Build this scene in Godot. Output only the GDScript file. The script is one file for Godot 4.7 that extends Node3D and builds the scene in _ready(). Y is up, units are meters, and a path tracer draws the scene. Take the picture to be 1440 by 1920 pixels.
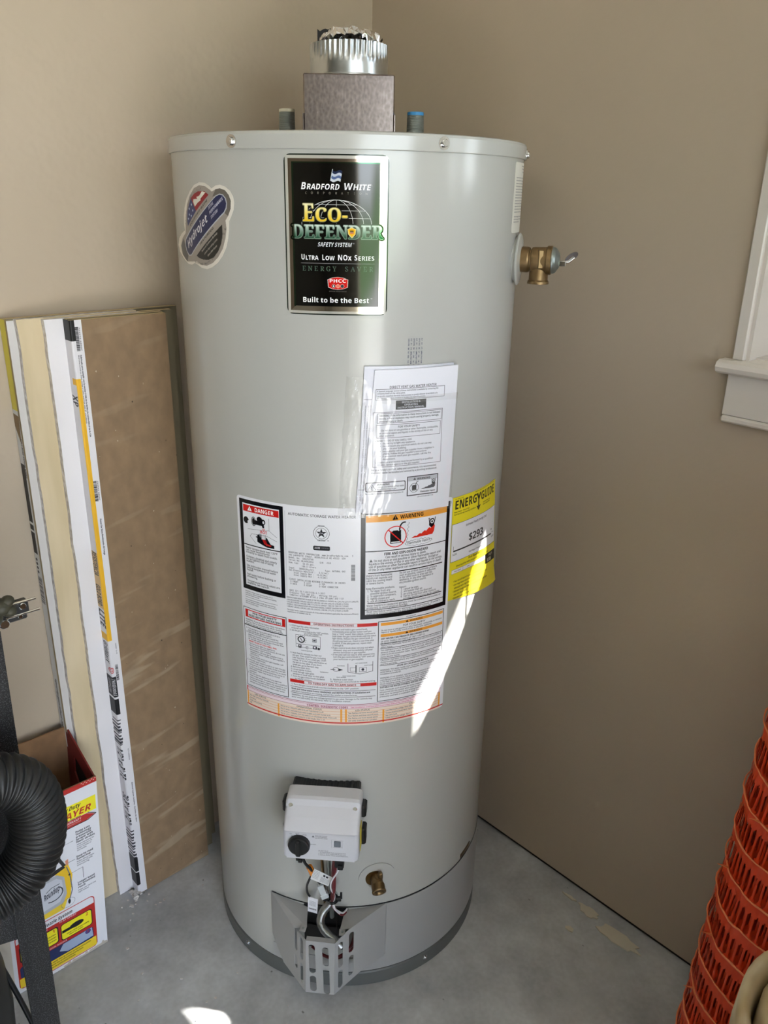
extends Node3D
# A garage corner with a tall gas water heater. World frame: the room corner is the origin, x runs along the
# right wall, z along the left wall, y is up, metres.

const TANK := Vector3(0.3466, 0.0, 0.3563)
const FACING := 40.2744          # heading of the heater's front, degrees from +x towards +z
const RT := 0.28                 # jacket radius
const JH := 1.5035               # jacket height under the lid

var M := {}
var taken := {}
var rng := RandomNumberGenerator.new()
var heater: Node3D

# ------------------------------------------------------------------ scene tree helpers
func numbered(called: String) -> String:
	if not taken.has(called):
		taken[called] = 0
		return called
	taken[called] += 1
	return "%s_%03d" % [called, taken[called]]

func tag(o: Node3D, label: String, category: String, group := "") -> Node3D:
	o.set_meta("label", label)
	o.set_meta("category", category)
	if group != "":
		o.set_meta("group", group)
	return o

func thing(called: String, label: String, category: String, at := Vector3.ZERO, turn := 0.0, group := "") -> Node3D:
	var o := Node3D.new()
	o.name = numbered(called)
	add_child(o)
	o.position = at
	o.rotation.y = turn
	return tag(o, label, category, group)

func obj(called: String, st: SurfaceTool, m: Material, parent: Node = null, label := "") -> MeshInstance3D:
	st.generate_normals()
	var o := MeshInstance3D.new()
	o.mesh = st.commit()
	o.material_override = m
	if parent == null:
		o.name = numbered(called)
		add_child(o)
	else:
		o.name = called
		parent.add_child(o, true)
	if label != "":
		o.set_meta("label", label)
	return o

func struct(called: String, st: SurfaceTool, m: Material, parent: Node = null) -> MeshInstance3D:
	var o := obj(called, st, m, parent)
	if parent == null:
		o.set_meta("kind", "structure")
	return o

func begin() -> SurfaceTool:
	var st := SurfaceTool.new()
	st.begin(Mesh.PRIMITIVE_TRIANGLES)
	return st

# ------------------------------------------------------------------ mesh helpers (corners counter-clockwise seen from outside)
func tri(st: SurfaceTool, a: Vector3, b: Vector3, c: Vector3, ua := Vector2.ZERO, ub := Vector2.ZERO, uc := Vector2.ZERO, g := -1) -> void:
	st.set_smooth_group(g)
	st.set_uv(ua); st.add_vertex(a)
	st.set_smooth_group(g)
	st.set_uv(uc); st.add_vertex(c)
	st.set_smooth_group(g)
	st.set_uv(ub); st.add_vertex(b)

func quad(st: SurfaceTool, a: Vector3, b: Vector3, c: Vector3, d: Vector3, g := -1, ua := Vector2(0, 1), ub := Vector2(1, 1), uc := Vector2(1, 0), ud := Vector2(0, 0)) -> void:
	tri(st, a, b, c, ua, ub, uc, g)
	tri(st, a, c, d, ua, uc, ud, g)

func box(st: SurfaceTool, c: Vector3, s: Vector3, bev := 0.0, xf := Transform3D()) -> void:
	var h := s * 0.5
	var e: float = min(bev, min(h.x, min(h.y, h.z)) * 0.9)
	var t := xf * Transform3D(Basis(), c)
	if e <= 0.0:
		for ax in 3:
			for sg in [-1, 1]:
				var n := Vector3.ZERO; n[ax] = sg
				var u := Vector3.ZERO; u[(ax + 1) % 3] = 1
				var v := n.cross(u)
				var p := n * h
				var uu := u * h; var vv := v * h
				quad(st, t * (p - uu - vv), t * (p + uu - vv), t * (p + uu + vv), t * (p - uu + vv))
		return
	for ax in 3:
		for sg in [-1, 1]:
			var n := Vector3.ZERO; n[ax] = sg
			var u := Vector3.ZERO; u[(ax + 1) % 3] = 1
			var v := n.cross(u)
			var p := n * h
			var uu := u * (h - Vector3.ONE * e); var vv := v * (h - Vector3.ONE * e)
			quad(st, t * (p - uu - vv), t * (p + uu - vv), t * (p + uu + vv), t * (p - uu + vv))
	for ax in 3:
		var b: int = (ax + 1) % 3
		var cc: int = (ax + 2) % 3
		for s1 in [-1, 1]:
			for s2 in [-1, 1]:
				var lo := Vector3.ZERO; lo[ax] = -(h[ax] - e)
				var hi := Vector3.ZERO; hi[ax] = h[ax] - e
				var p1 := Vector3.ZERO; p1[b] = s1 * h[b]; p1[cc] = s2 * (h[cc] - e)
				var p2 := Vector3.ZERO; p2[b] = s1 * (h[b] - e); p2[cc] = s2 * h[cc]
				_edge(st, t, lo, hi, p1, p2)
	for sx in [-1, 1]:
		for sy in [-1, 1]:
			for sz in [-1, 1]:
				var a := Vector3(sx * h.x, sy * (h.y - e), sz * (h.z - e))
				var b2 := Vector3(sx * (h.x - e), sy * h.y, sz * (h.z - e))
				var c2 := Vector3(sx * (h.x - e), sy * (h.y - e), sz * h.z)
				if sx * sy * sz > 0:
					tri(st, t * a, t * b2, t * c2)
				else:
					tri(st, t * a, t * c2, t * b2)

func _edge(st: SurfaceTool, t: Transform3D, lo: Vector3, hi: Vector3, p1: Vector3, p2: Vector3) -> void:
	var a := lo + p1; var b := hi + p1; var c := hi + p2; var d := lo + p2
	var n := (b - a).cross(d - a)
	if n.dot(p1 + p2) > 0:
		quad(st, t * a, t * b, t * c, t * d)
	else:
		quad(st, t * a, t * d, t * c, t * b)

# profile points (radius, height) from bottom to top on the outside; spun about +y of xf
func lathe(st: SurfaceTool, prof: PackedVector2Array, seg: int, xf := Transform3D(), smooth := false, a0 := 0.0, a1 := TAU, base_group := 1) -> void:
	for i in prof.size() - 1:
		var p := prof[i]; var q := prof[i + 1]
		var g := base_group if smooth else base_group + i
		for k in seg:
			var t0 := a0 + (a1 - a0) * k / seg
			var t1 := a0 + (a1 - a0) * (k + 1) / seg
			var d0 := Vector3(sin(t0), 0, cos(t0)); var d1 := Vector3(sin(t1), 0, cos(t1))
			var A := xf * (d0 * p.x + Vector3.UP * p.y); var B := xf * (d1 * p.x + Vector3.UP * p.y)
			var C := xf * (d1 * q.x + Vector3.UP * q.y); var D := xf * (d0 * q.x + Vector3.UP * q.y)
			var u0 := float(k) / seg; var u1 := float(k + 1) / seg
			if p.x > 1e-6:
				tri(st, A, B, C, Vector2(u0, 1), Vector2(u1, 1), Vector2(u1, 0), g)
			if q.x > 1e-6:
				tri(st, A, C, D, Vector2(u0, 1), Vector2(u1, 0), Vector2(u0, 0), g)

func cyl(st: SurfaceTool, r: float, y0: float, y1: float, seg: int, xf := Transform3D(), bev := 0.0) -> void:
	if bev > 0:
		lathe(st, PackedVector2Array([Vector2(0, y0), Vector2(r - bev, y0), Vector2(r, y0 + bev), Vector2(r, y1 - bev), Vector2(r - bev, y1), Vector2(0, y1)]), seg, xf)
	else:
		lathe(st, PackedVector2Array([Vector2(0, y0), Vector2(r, y0), Vector2(r, y1), Vector2(0, y1)]), seg, xf)

# frame whose +y is the given direction
func along(p: Vector3, dir: Vector3) -> Transform3D:
	var y := dir.normalized()
	var x := y.cross(Vector3(0.123, 0.31, 0.94)).normalized()
	return Transform3D(Basis(x, y, x.cross(y)), p)

func spline(pts: Array, n: int) -> PackedVector3Array:
	var c := PackedVector3Array()
	for i in pts.size() - 1:
		var p0: Vector3 = pts[max(i - 1, 0)]; var p1: Vector3 = pts[i]; var p2: Vector3 = pts[i + 1]; var p3: Vector3 = pts[min(i + 2, pts.size() - 1)]
		for k in n:
			c.append(p1.cubic_interpolate(p2, p0, p3, float(k) / n))
	c.append(pts[-1])
	return c

# tube along pts; radius from a callable of (index) or a constant
func tube(st: SurfaceTool, pts: PackedVector3Array, r, seg := 8, closed := false, caps := true) -> void:
	var n := pts.size()
	var rings := []
	var up := Vector3(0.21, 0.93, 0.3).normalized()
	for i in n:
		var a: Vector3 = pts[max(i - 1, 0)] if not closed else pts[(i - 1 + n) % n]
		var b: Vector3 = pts[min(i + 1, n - 1)] if not closed else pts[(i + 1) % n]
		var d := (b - a).normalized()
		var x := up.cross(d).normalized()
		if x.length() < 0.5: x = Vector3.RIGHT.cross(d).normalized()
		up = d.cross(x)
		var rr: float = r.call(i) if r is Callable else float(r)
		var ring := PackedVector3Array()
		for k in seg:
			var t := TAU * k / seg
			ring.append(pts[i] + (x * cos(t) + up * sin(t)) * rr)
		rings.append(ring)
	for i in (n if closed else n - 1):
		var ra: PackedVector3Array = rings[i]; var rb: PackedVector3Array = rings[(i + 1) % n]
		for k in seg:
			var k2 := (k + 1) % seg
			quad(st, ra[k], ra[k2], rb[k2], rb[k], 1, Vector2(float(k) / seg, i), Vector2(float(k + 1) / seg, i), Vector2(float(k + 1) / seg, i + 1), Vector2(float(k) / seg, i + 1))
	if caps and not closed:
		for k in seg:
			tri(st, pts[0], rings[0][(k + 1) % seg], rings[0][k])
			tri(st, pts[n - 1], rings[n - 1][k], rings[n - 1][(k + 1) % seg])

# flat prism: polygon in the xy plane of xf, thickness t along its z (front at z = t)
func prism(st: SurfaceTool, poly: PackedVector2Array, t: float, xf := Transform3D()) -> void:
	var p := poly
	if not Geometry2D.is_polygon_clockwise(p):
		pass
	else:
		p = poly.duplicate(); p.reverse()
	var idx := Geometry2D.triangulate_polygon(p)
	for i in range(0, idx.size(), 3):
		var a := p[idx[i]]; var b := p[idx[i + 1]]; var c := p[idx[i + 2]]
		if (b - a).cross(c - a) < 0:
			var s := b; b = c; c = s
		tri(st, xf * Vector3(a.x, a.y, t), xf * Vector3(b.x, b.y, t), xf * Vector3(c.x, c.y, t))
		tri(st, xf * Vector3(a.x, a.y, 0), xf * Vector3(c.x, c.y, 0), xf * Vector3(b.x, b.y, 0))
	for i in p.size():
		var a := p[i]; var b := p[(i + 1) % p.size()]
		quad(st, xf * Vector3(a.x, a.y, 0), xf * Vector3(b.x, b.y, 0), xf * Vector3(b.x, b.y, t), xf * Vector3(a.x, a.y, t))

# thin sheet between four corners (counter-clockwise from outside), given thickness to the back
func sheet(st: SurfaceTool, pts: Array, thick: float) -> void:
	var n: Vector3 = ((pts[1] - pts[0]).cross(pts[2] - pts[0])).normalized()
	var k := pts.size()
	for i in range(1, k - 1):
		tri(st, pts[0], pts[i], pts[i + 1])
		tri(st, pts[0] - n * thick, pts[i + 1] - n * thick, pts[i] - n * thick)
	for i in k:
		var a: Vector3 = pts[i]; var b: Vector3 = pts[(i + 1) % k]
		quad(st, a - n * thick, b - n * thick, b, a)

# ------------------------------------------------------------------ heater coordinates: degrees right of its front, radius, height
func cp(az: float, r: float, y: float) -> Vector3:
	var a := deg_to_rad(az)
	return Vector3(r * sin(a), y, r * cos(a))

# polygon in (degrees, height) laid round the heater at radius r as a thin film; uv spans the rectangle az0..az1, h1..h0
func wrap_poly(st: SurfaceTool, poly: PackedVector2Array, r: float, az0: float, az1: float, h0: float, h1: float, thick := 0.0004, step := 2.5, ramp = null) -> void:
	var k0 := int(floor(az0 / step)) - 8
	var k1 := int(ceil(az1 / step)) + 8
	for k in range(k0, k1):
		var strip := PackedVector2Array([Vector2(k * step, -1), Vector2((k + 1) * step, -1), Vector2((k + 1) * step, 3), Vector2(k * step, 3)])
		for piece in Geometry2D.intersect_polygons(poly, strip):
			var idx := Geometry2D.triangulate_polygon(piece)
			for i in range(0, idx.size(), 3):
				var a: Vector2 = piece[idx[i]]; var b: Vector2 = piece[idx[i + 1]]; var c: Vector2 = piece[idx[i + 2]]
				if (b - a).cross(c - a) < 0:
					var s := b; b = c; c = s
				var v := []
				var w := []
				for q in [a, b, c]:
					var rr: float = r + (ramp.call(q) if ramp != null else 0.0)
					v.append(cp(q.x, rr, q.y))
					w.append(Vector2((q.x - az0) / (az1 - az0), (h1 - q.y) / (h1 - h0)))
				tri(st, v[0], v[1], v[2], w[0], w[1], w[2], 1)
	for i in poly.size():
		var a := poly[i]; var b := poly[(i + 1) % poly.size()]
		if Geometry2D.is_polygon_clockwise(poly):
			var s := a; a = b; b = s
		var n: int = max(1, int(abs(b.x - a.x) / step))
		for j in n:
			var p := a.lerp(b, float(j) / n); var q := a.lerp(b, float(j + 1) / n)
			var rp: float = r + (ramp.call(p) if ramp != null else 0.0)
			var rq: float = r + (ramp.call(q) if ramp != null else 0.0)
			var up := Vector2((p.x - az0) / (az1 - az0), (h1 - p.y) / (h1 - h0))
			var uq := Vector2((q.x - az0) / (az1 - az0), (h1 - q.y) / (h1 - h0))
			quad(st, cp(p.x, rp - thick, p.y), cp(q.x, rq - thick, q.y), cp(q.x, rq, q.y), cp(p.x, rp, p.y), 2, up, uq, uq, up)

func rect_poly(az0: float, az1: float, h0: float, h1: float, cr := 0.0, n := 4) -> PackedVector2Array:
	# corners rounded by cr metres
	var p := PackedVector2Array()
	if cr <= 0:
		return PackedVector2Array([Vector2(az0, h0), Vector2(az1, h0), Vector2(az1, h1), Vector2(az0, h1)])
	var ca := rad_to_deg(cr / RT)
	for q in [[az1 - ca, h0 + cr, -90.0], [az1 - ca, h1 - cr, 0.0], [az0 + ca, h1 - cr, 90.0], [az0 + ca, h0 + cr, 180.0]]:
		for i in n + 1:
			var t := deg_to_rad(q[2] + 90.0 * i / n)
			p.append(Vector2(q[0] + cos(t) * ca, q[1] + sin(t) * cr))
	return p

# ------------------------------------------------------------------ print: a small canvas for labels and lettering
var fonts := {}
var glyphs := {}
var runs := {}
const EM := 48

func font_of(face: String) -> Font:
	if not fonts.has(face):
		var f := SystemFont.new()
		f.font_names = PackedStringArray(["Droid Sans Mono" if face.begins_with("mono") else ("Droid Serif" if face.begins_with("serif") else "Droid Sans")])
		f.font_weight = 700 if face.ends_with("bold") else 400
		fonts[face] = f
		glyphs[face] = {}
	return fonts[face]

# a line of white letters with coverage in alpha, EM pixels tall type; capitals stand from row (ascent - 0.71 EM)
func run(s: String, face: String, spread := 0.0) -> Array:
	var key := face + "|" + s + "|" + str(spread)
	if runs.has(key):
		return runs[key]
	var ts := TextServerManager.get_primary_interface()
	var f := font_of(face)
	var sh := ts.create_shaped_text()
	ts.shaped_text_add_string(sh, s, f.get_rids(), EM)
	ts.shaped_text_shape(sh)
	var gl := ts.shaped_text_get_glyphs(sh)
	var asc := int(ceil(ts.shaped_text_get_ascent(sh)))
	var hh := asc + int(ceil(ts.shaped_text_get_descent(sh)))
	var ww := int(ceil(ts.shaped_text_get_width(sh) + spread * EM * gl.size())) + 6
	var im := Image.create(ww, hh, false, Image.FORMAT_RGBA8)
	im.fill(Color(1, 1, 1, 0))
	var x := 2.0
	var size := Vector2i(EM, 0)
	for g in gl:
		var rid: RID = g.font_rid
		if rid.is_valid() and g.index != 0:
			var cache: Dictionary = glyphs[face]
			var id: String = "%d" % g.index
			if not cache.has(id):
				ts.font_render_glyph(rid, size, g.index)
				var uv := ts.font_get_glyph_uv_rect(rid, size, g.index)
				var tx := ts.font_get_glyph_texture_idx(rid, size, g.index)
				if tx >= 0 and uv.size.x > 0:
					var part: Image = ts.font_get_texture_image(rid, size, tx).get_region(Rect2i(uv))
					part.convert(Image.FORMAT_RGBA8)
					cache[id] = [part, ts.font_get_glyph_offset(rid, size, g.index)]
				else:
					cache[id] = []
			var c: Array = cache[id]
			if not c.is_empty():
				var part: Image = c[0]
				var ofs: Vector2 = c[1]
				im.blend_rect(part, Rect2i(Vector2i.ZERO, part.get_size()), Vector2i(int(round(x + ofs.x + g.offset.x)), int(round(asc + ofs.y))))
		x += float(g.advance) + spread * EM
	ts.free_rid(sh)
	runs[key] = [im, asc]
	return runs[key]

func tinted(src: Image, w: int, h: int, col: Color) -> Image:
	var im: Image = src.duplicate()
	im.resize(max(w, 1), max(h, 1), Image.INTERPOLATE_LANCZOS)
	var d := im.get_data()
	var base := Image.create(im.get_width(), im.get_height(), false, Image.FORMAT_RGBA8)
	base.fill(col)
	var b := base.get_data()
	var i := 3
	var n := b.size()
	while i < n:
		b[i] = d[i]
		i += 4
	return Image.create_from_data(im.get_width(), im.get_height(), false, Image.FORMAT_RGBA8, b)

# x, y = left and top of the capitals (align 0 left, 1 centre, 2 right), cap = height of the capitals, w = width to fit (0: natural)
func text(img: Image, s: String, x: float, y: float, cap: float, col: Color, face := "sans", w := 0.0, align := 0, spread := 0.0) -> void:
	var r := run(s, face, spread)
	var src: Image = r[0]
	var k := cap / (EM * 0.714)
	var tw := int(round(w if w > 0 else src.get_width() * k))
	var th := int(round(src.get_height() * k))
	var im := tinted(src, tw, th, col)
	var left := x - (tw * 0.5 if align == 1 else (float(tw) if align == 2 else 0.0))
	img.blend_rect(im, Rect2i(Vector2i.ZERO, im.get_size()), Vector2i(int(round(left)), int(round(y - (int(r[1]) - EM * 0.714) * k))))

func para(img: Image, lines: Array, x: float, y: float, cap: float, lead: float, col: Color, face := "sans", squeeze := 1.0, align := 0, wmax := 0.0) -> void:
	var widest := 1.0
	for i in lines.size():
		if lines[i] != "": widest = maxf(widest, (run(lines[i], face)[0] as Image).get_width() * cap / (EM * 0.714) * squeeze)
	if wmax > 0.0 and widest > wmax: squeeze *= wmax / widest
	for i in lines.size():
		if lines[i] != "":
			var r := run(lines[i], face)
			text(img, lines[i], x, y + i * lead, cap, col, face, (r[0] as Image).get_width() * cap / (EM * 0.714) * squeeze, align)

# lettering on a slope: baseline from p0 to p1, capitals reach up by the vector up
func slant(img: Image, s: String, p0: Vector2, p1: Vector2, up: Vector2, col: Color, face := "sansbold", spread := 0.0) -> void:
	if up.y > 0: up.y = -up.y
	var r := run(s, face, spread)
	var src: Image = r[0]
	var capn := EM * 0.714
	var k: float = clampf(up.length() / capn * 1.6, 0.05, 1.0)
	var im := tinted(src, int(src.get_width() * k), int(src.get_height() * k), col)
	var sw := float(im.get_width()); var sh := float(im.get_height())
	var ex := (p1 - p0) / sw
	var ey := -up / (capn * k)
	var base := float(r[1]) * k
	var inv := Transform2D(ex, ey, p0 - ey * base).affine_inverse()
	var lo := Vector2(1e9, 1e9); var hi := Vector2(-1e9, -1e9)
	for q in [Vector2(0, 0), Vector2(sw, 0), Vector2(sw, sh), Vector2(0, sh)]:
		var t: Vector2 = Transform2D(ex, ey, p0 - ey * base) * q
		lo = lo.min(t); hi = hi.max(t)
	for y in range(max(0, int(lo.y)), min(img.get_height(), int(hi.y) + 2)):
		for x in range(max(0, int(lo.x)), min(img.get_width(), int(hi.x) + 2)):
			var q: Vector2 = inv * Vector2(x + 0.5, y + 0.5)
			if q.x >= 0 and q.y >= 0 and q.x < sw and q.y < sh:
				var c := im.get_pixel(int(q.x), int(q.y))
				if c.a > 0.02:
					img.set_pixel(x, y, img.get_pixel(x, y).lerp(Color(c.r, c.g, c.b), c.a))

func fill_poly(img: Image, pts: PackedVector2Array, col: Color) -> void:
	var lo := 1e9; var hi := -1e9
	for p in pts:
		lo = min(lo, p.y); hi = max(hi, p.y)
	for y in range(max(0, int(floor(lo))), min(img.get_height(), int(ceil(hi)) + 1)):
		var yy := y + 0.5
		var xs := PackedFloat32Array()
		for i in pts.size():
			var a := pts[i]; var b := pts[(i + 1) % pts.size()]
			if (a.y <= yy) != (b.y <= yy):
				xs.append(a.x + (b.x - a.x) * (yy - a.y) / (b.y - a.y))
		xs.sort()
		for i in range(0, xs.size() - 1, 2):
			var x0 := int(round(xs[i])); var x1 := int(round(xs[i + 1]))
			if x1 > x0:
				img.fill_rect(Rect2i(x0, y, x1 - x0, 1), col)

func rect(img: Image, x: float, y: float, w: float, h: float, col: Color) -> void:
	img.fill_rect(Rect2i(int(round(x)), int(round(y)), int(round(w)), int(round(h))), col)

func frame(img: Image, x: float, y: float, w: float, h: float, t: float, col: Color) -> void:
	rect(img, x, y, w, t, col); rect(img, x, y + h - t, w, t, col)
	rect(img, x, y, t, h, col); rect(img, x + w - t, y, t, h, col)

func rrect(img: Image, x: float, y: float, w: float, h: float, r: float, col: Color) -> void:
	var p := PackedVector2Array()
	for q in [[x + w - r, y + r, -90.0], [x + w - r, y + h - r, 0.0], [x + r, y + h - r, 90.0], [x + r, y + r, 180.0]]:
		for i in 9:
			var t := deg_to_rad(q[2] + 90.0 * i / 8.0)
			p.append(Vector2(q[0] + cos(t) * r, q[1] + sin(t) * r))
	fill_poly(img, p, col)

func oval(c: Vector2, rx: float, ry: float, n := 36, a0 := 0.0, a1 := TAU) -> PackedVector2Array:
	var p := PackedVector2Array()
	for i in n:
		var t := a0 + (a1 - a0) * i / (n if is_equal_approx(a1 - a0, TAU) else n - 1)
		p.append(c + Vector2(cos(t) * rx, sin(t) * ry))
	return p

func stroke(img: Image, pts: PackedVector2Array, t: float, col: Color, closed := false) -> void:
	for i in (pts.size() if closed else pts.size() - 1):
		var a := pts[i]; var b := pts[(i + 1) % pts.size()]
		var n := (b - a).orthogonal().normalized() * t * 0.5
		var e := (b - a).normalized() * t * 0.2
		fill_poly(img, PackedVector2Array([a - e + n, b + e + n, b + e - n, a - e - n]), col)

func caution(img: Image, x: float, y: float, s: float, col: Color, mark: Color) -> void:
	fill_poly(img, PackedVector2Array([Vector2(x + s * 0.5, y), Vector2(x + s, y + s * 0.9), Vector2(x, y + s * 0.9)]), col)
	rect(img, x + s * 0.46, y + s * 0.32, max(1.0, s * 0.09), s * 0.28, mark)
	rect(img, x + s * 0.46, y + s * 0.68, max(1.0, s * 0.09), max(1.0, s * 0.1), mark)

func star(c: Vector2, r: float) -> PackedVector2Array:
	var p := PackedVector2Array()
	for i in 10:
		var t := -PI / 2 + TAU * i / 10.0
		p.append(c + Vector2(cos(t), sin(t)) * (r if i % 2 == 0 else r * 0.39))
	return p

func barcode(img: Image, x: float, y: float, w: float, h: float, col: Color, seed_: int, lengthwise := true) -> void:
	var r := RandomNumberGenerator.new()
	r.seed = seed_
	var at := 0.0
	var total := w if lengthwise else h
	while at < total:
		var t := r.randf_range(0.012, 0.05) * total
		if lengthwise: rect(img, x + at, y, max(1.0, t * 0.55), h, col)
		else: rect(img, x, y + at, w, max(1.0, t * 0.55), col)
		at += t

func canvas(w: int, h: int, col: Color) -> Image:
	var im := Image.create(w, h, false, Image.FORMAT_RGBA8)
	im.fill(col)
	return im

func tex(im: Image) -> ImageTexture:
	return ImageTexture.create_from_image(im)

# ------------------------------------------------------------------ materials
func mat(called: String, col: Color, rough := 0.6, metal := 0.0) -> StandardMaterial3D:
	var m := StandardMaterial3D.new()
	m.resource_name = called
	m.albedo_color = col
	m.roughness = rough
	m.metallic = metal
	M[called] = m
	return m

func print_mat(im: Image, rough := 0.35, metal := 0.0, called := "printed_film") -> StandardMaterial3D:
	var m := StandardMaterial3D.new()
	m.resource_name = called
	m.albedo_texture = tex(im)
	m.texture_repeat = false
	m.roughness = rough
	m.metallic = metal
	return m

func noise_tex(freq: float, lo: Color, hi: Color, size := 512, kind := FastNoiseLite.TYPE_SIMPLEX_SMOOTH, oct := 4, mid := -1.0, seed_ := 3) -> NoiseTexture2D:
	var n := FastNoiseLite.new()
	n.noise_type = kind
	n.frequency = freq
	n.fractal_octaves = oct
	n.seed = seed_
	var t := NoiseTexture2D.new()
	t.width = size; t.height = size
	t.seamless = true
	t.noise = n
	var g := Gradient.new()
	g.set_color(0, lo); g.set_color(1, hi)
	if mid >= 0:
		g.set_offset(0, mid - 0.06); g.set_offset(1, mid + 0.06)
	t.color_ramp = g
	return t

func tri_map(m: StandardMaterial3D, scale: float) -> void:
	m.uv1_triplanar = true
	m.uv1_world_triplanar = true
	m.uv1_scale = Vector3.ONE * scale

func make_materials() -> void:
	var m := mat("painted_wall", Color(0.72, 0.66, 0.58), 0.62)
	m.heightmap_enabled = true
	m.heightmap_texture = noise_tex(0.035, Color.BLACK, Color.WHITE, 512, FastNoiseLite.TYPE_SIMPLEX_SMOOTH, 2)
	m.heightmap_scale = 0.05
	tri_map(m, 2.2)
	m = mat("ceiling_paint", Color(0.86, 0.85, 0.82), 0.8)
	m = mat("concrete", Color(1, 1, 1), 0.55)
	m.albedo_texture = concrete_texture()
	m.roughness = 0.6
	tri_map(m, 0.62)
	m.detail_enabled = true
	m.detail_blend_mode = BaseMaterial3D.BLEND_MODE_MUL
	m.detail_albedo = noise_tex(0.05, Color(0.90, 0.90, 0.90), Color(1, 1, 1), 512, FastNoiseLite.TYPE_SIMPLEX_SMOOTH, 5)
	m = mat("raw_board", Color(0.47, 0.44, 0.38), 0.85)
	m = mat("driveway", Color(0.58, 0.57, 0.56), 0.8)
	m = mat("lawn", Color(0.24, 0.38, 0.10), 0.9)
	m.albedo_texture = noise_tex(0.08, Color(0.75, 0.8, 0.6), Color(1, 1, 1), 256)
	tri_map(m, 0.5)
	m = mat("white_trim", Color(0.86, 0.83, 0.79), 0.3)
	m = mat("siding", Color(0.7, 0.66, 0.6), 0.7)
	m = mat("added_film", Color(0.88, 0.88, 0.86), 0.5)  # added film: blocks the sun and glows to brighten the window reveal
	m.backlight_enabled = true
	m.backlight = Color(0.12, 0.12, 0.115)
	m = mat("glass", Color(0.95, 1, 0.97, 0.04), 0.02)
	m.transparency = BaseMaterial3D.TRANSPARENCY_ALPHA

	m = mat("jacket_enamel", Color(0.71, 0.71, 0.69), 0.2)
	m.metallic_specular = 0.6
	m = mat("door_enamel", Color(0.64, 0.64, 0.635), 0.32)
	m = mat("ring_steel", Color(0.42, 0.43, 0.42), 0.5, 0.3)
	m = mat("zinc", Color(0.78, 0.79, 0.79), 0.28, 1.0)
	m = mat("zinc_dull", Color(0.58, 0.61, 0.60), 0.42, 0.9)
	m = mat("chrome", Color(0.86, 0.86, 0.86), 0.12, 1.0)
	m = mat("brass", Color(0.60, 0.50, 0.36), 0.42, 0.9)
	m.albedo_texture = noise_tex(0.03, Color(0.8, 0.78, 0.74), Color(1, 1, 1), 128)
	m.uv1_triplanar = true
	m.uv1_scale = Vector3.ONE * 9
	m = mat("brass_dark", Color(0.42, 0.32, 0.18), 0.35, 0.9)
	m = mat("galvanized", Color(0.68, 0.65, 0.635), 0.28, 1.0)
	m.albedo_texture = noise_tex(0.05, Color(0.80, 0.77, 0.76), Color(0.97, 0.95, 0.94), 256, FastNoiseLite.TYPE_CELLULAR, 2)
	m.roughness_texture = noise_tex(0.06, Color(0.72, 0.72, 0.72), Color(1, 1, 1), 256, FastNoiseLite.TYPE_CELLULAR, 2)
	m.uv1_triplanar = true
	m.uv1_scale = Vector3(16, 9, 16)
	m = mat("foil", Color(0.93, 0.93, 0.94), 0.14, 1.0)
	m = mat("black_plastic", Color(0.055, 0.058, 0.062), 0.42)
	m = mat("black_matte", Color(0.03, 0.03, 0.032), 0.7)
	m = mat("white_plastic", Color(0.80, 0.80, 0.82), 0.38)
	m = mat("grey_plastic", Color(0.42, 0.45, 0.48), 0.3)
	m = mat("clear_plastic", Color(0.97, 0.97, 0.95, 0.08), 0.05)
	m.metallic_specular = 0.7
	m.transparency = BaseMaterial3D.TRANSPARENCY_ALPHA
	m = mat("frosted_plastic", Color(0.78, 0.80, 0.80), 0.3)
	m = mat("paper", Color(0.90, 0.90, 0.93), 0.6)
	m = mat("sticker_white", Color(0.88, 0.87, 0.84), 0.35)
	m = mat("cap_white", Color(0.90, 0.88, 0.80), 0.4)
	m = mat("cap_blue", Color(0.22, 0.55, 0.78), 0.4)
	m = mat("wire_red", Color(0.42, 0.10, 0.13), 0.5)
	m = mat("wire_white", Color(0.85, 0.84, 0.86), 0.45)
	m = mat("wire_black", Color(0.10, 0.10, 0.10), 0.5)
	m = mat("wire_orange", Color(0.88, 0.52, 0.12), 0.45)
	m = mat("tag_yellow", Color(0.80, 0.72, 0.10), 0.5)

	m = mat("gypsum_brown", Color(1, 1, 1), 0.75)
	m.albedo_texture = brown_paper_texture()
	m = mat("gypsum_cream", Color(0.86, 0.79, 0.66), 0.7)
	m.albedo_texture = noise_tex(0.012, Color(0.9, 0.89, 0.85), Color(1, 1, 1), 256)
	m = mat("gypsum_white", Color(0.90, 0.885, 0.89), 0.65)
	m = mat("gypsum_core", Color(0.97, 0.96, 0.94), 0.9)
	m.albedo_texture = noise_tex(0.05, Color(0.72, 0.69, 0.68), Color(1, 1, 1), 256)
	tri_map(m, 5.0)
	m = mat("torn_paper", Color(0.80, 0.785, 0.77), 0.85)
	m = mat("gypsum_olive", Color(0.47, 0.43, 0.34), 0.8)
	m = mat("gypsum_edge", Color(0.80, 0.72, 0.56), 0.85)

	m = mat("cardboard", Color(0.56, 0.42, 0.29), 0.8)
	m.albedo_texture = noise_tex(0.02, Color(0.85, 0.85, 0.85), Color(1, 1, 1), 256)
	tri_map(m, 4.0)
	m = mat("hole_shade", Color(0.16, 0.12, 0.10), 0.9)  # near-black colour painted as the shade seen through the hand hole
	m = mat("cardboard_red", Color(0.46, 0.12, 0.10), 0.6)
	m = mat("rubber_hose", Color(0.115, 0.115, 0.115), 0.5)
	m.albedo_texture = noise_tex(0.05, Color(0.6, 0.58, 0.55), Color(1, 1, 1), 256)
	tri_map(m, 6.0)
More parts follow.
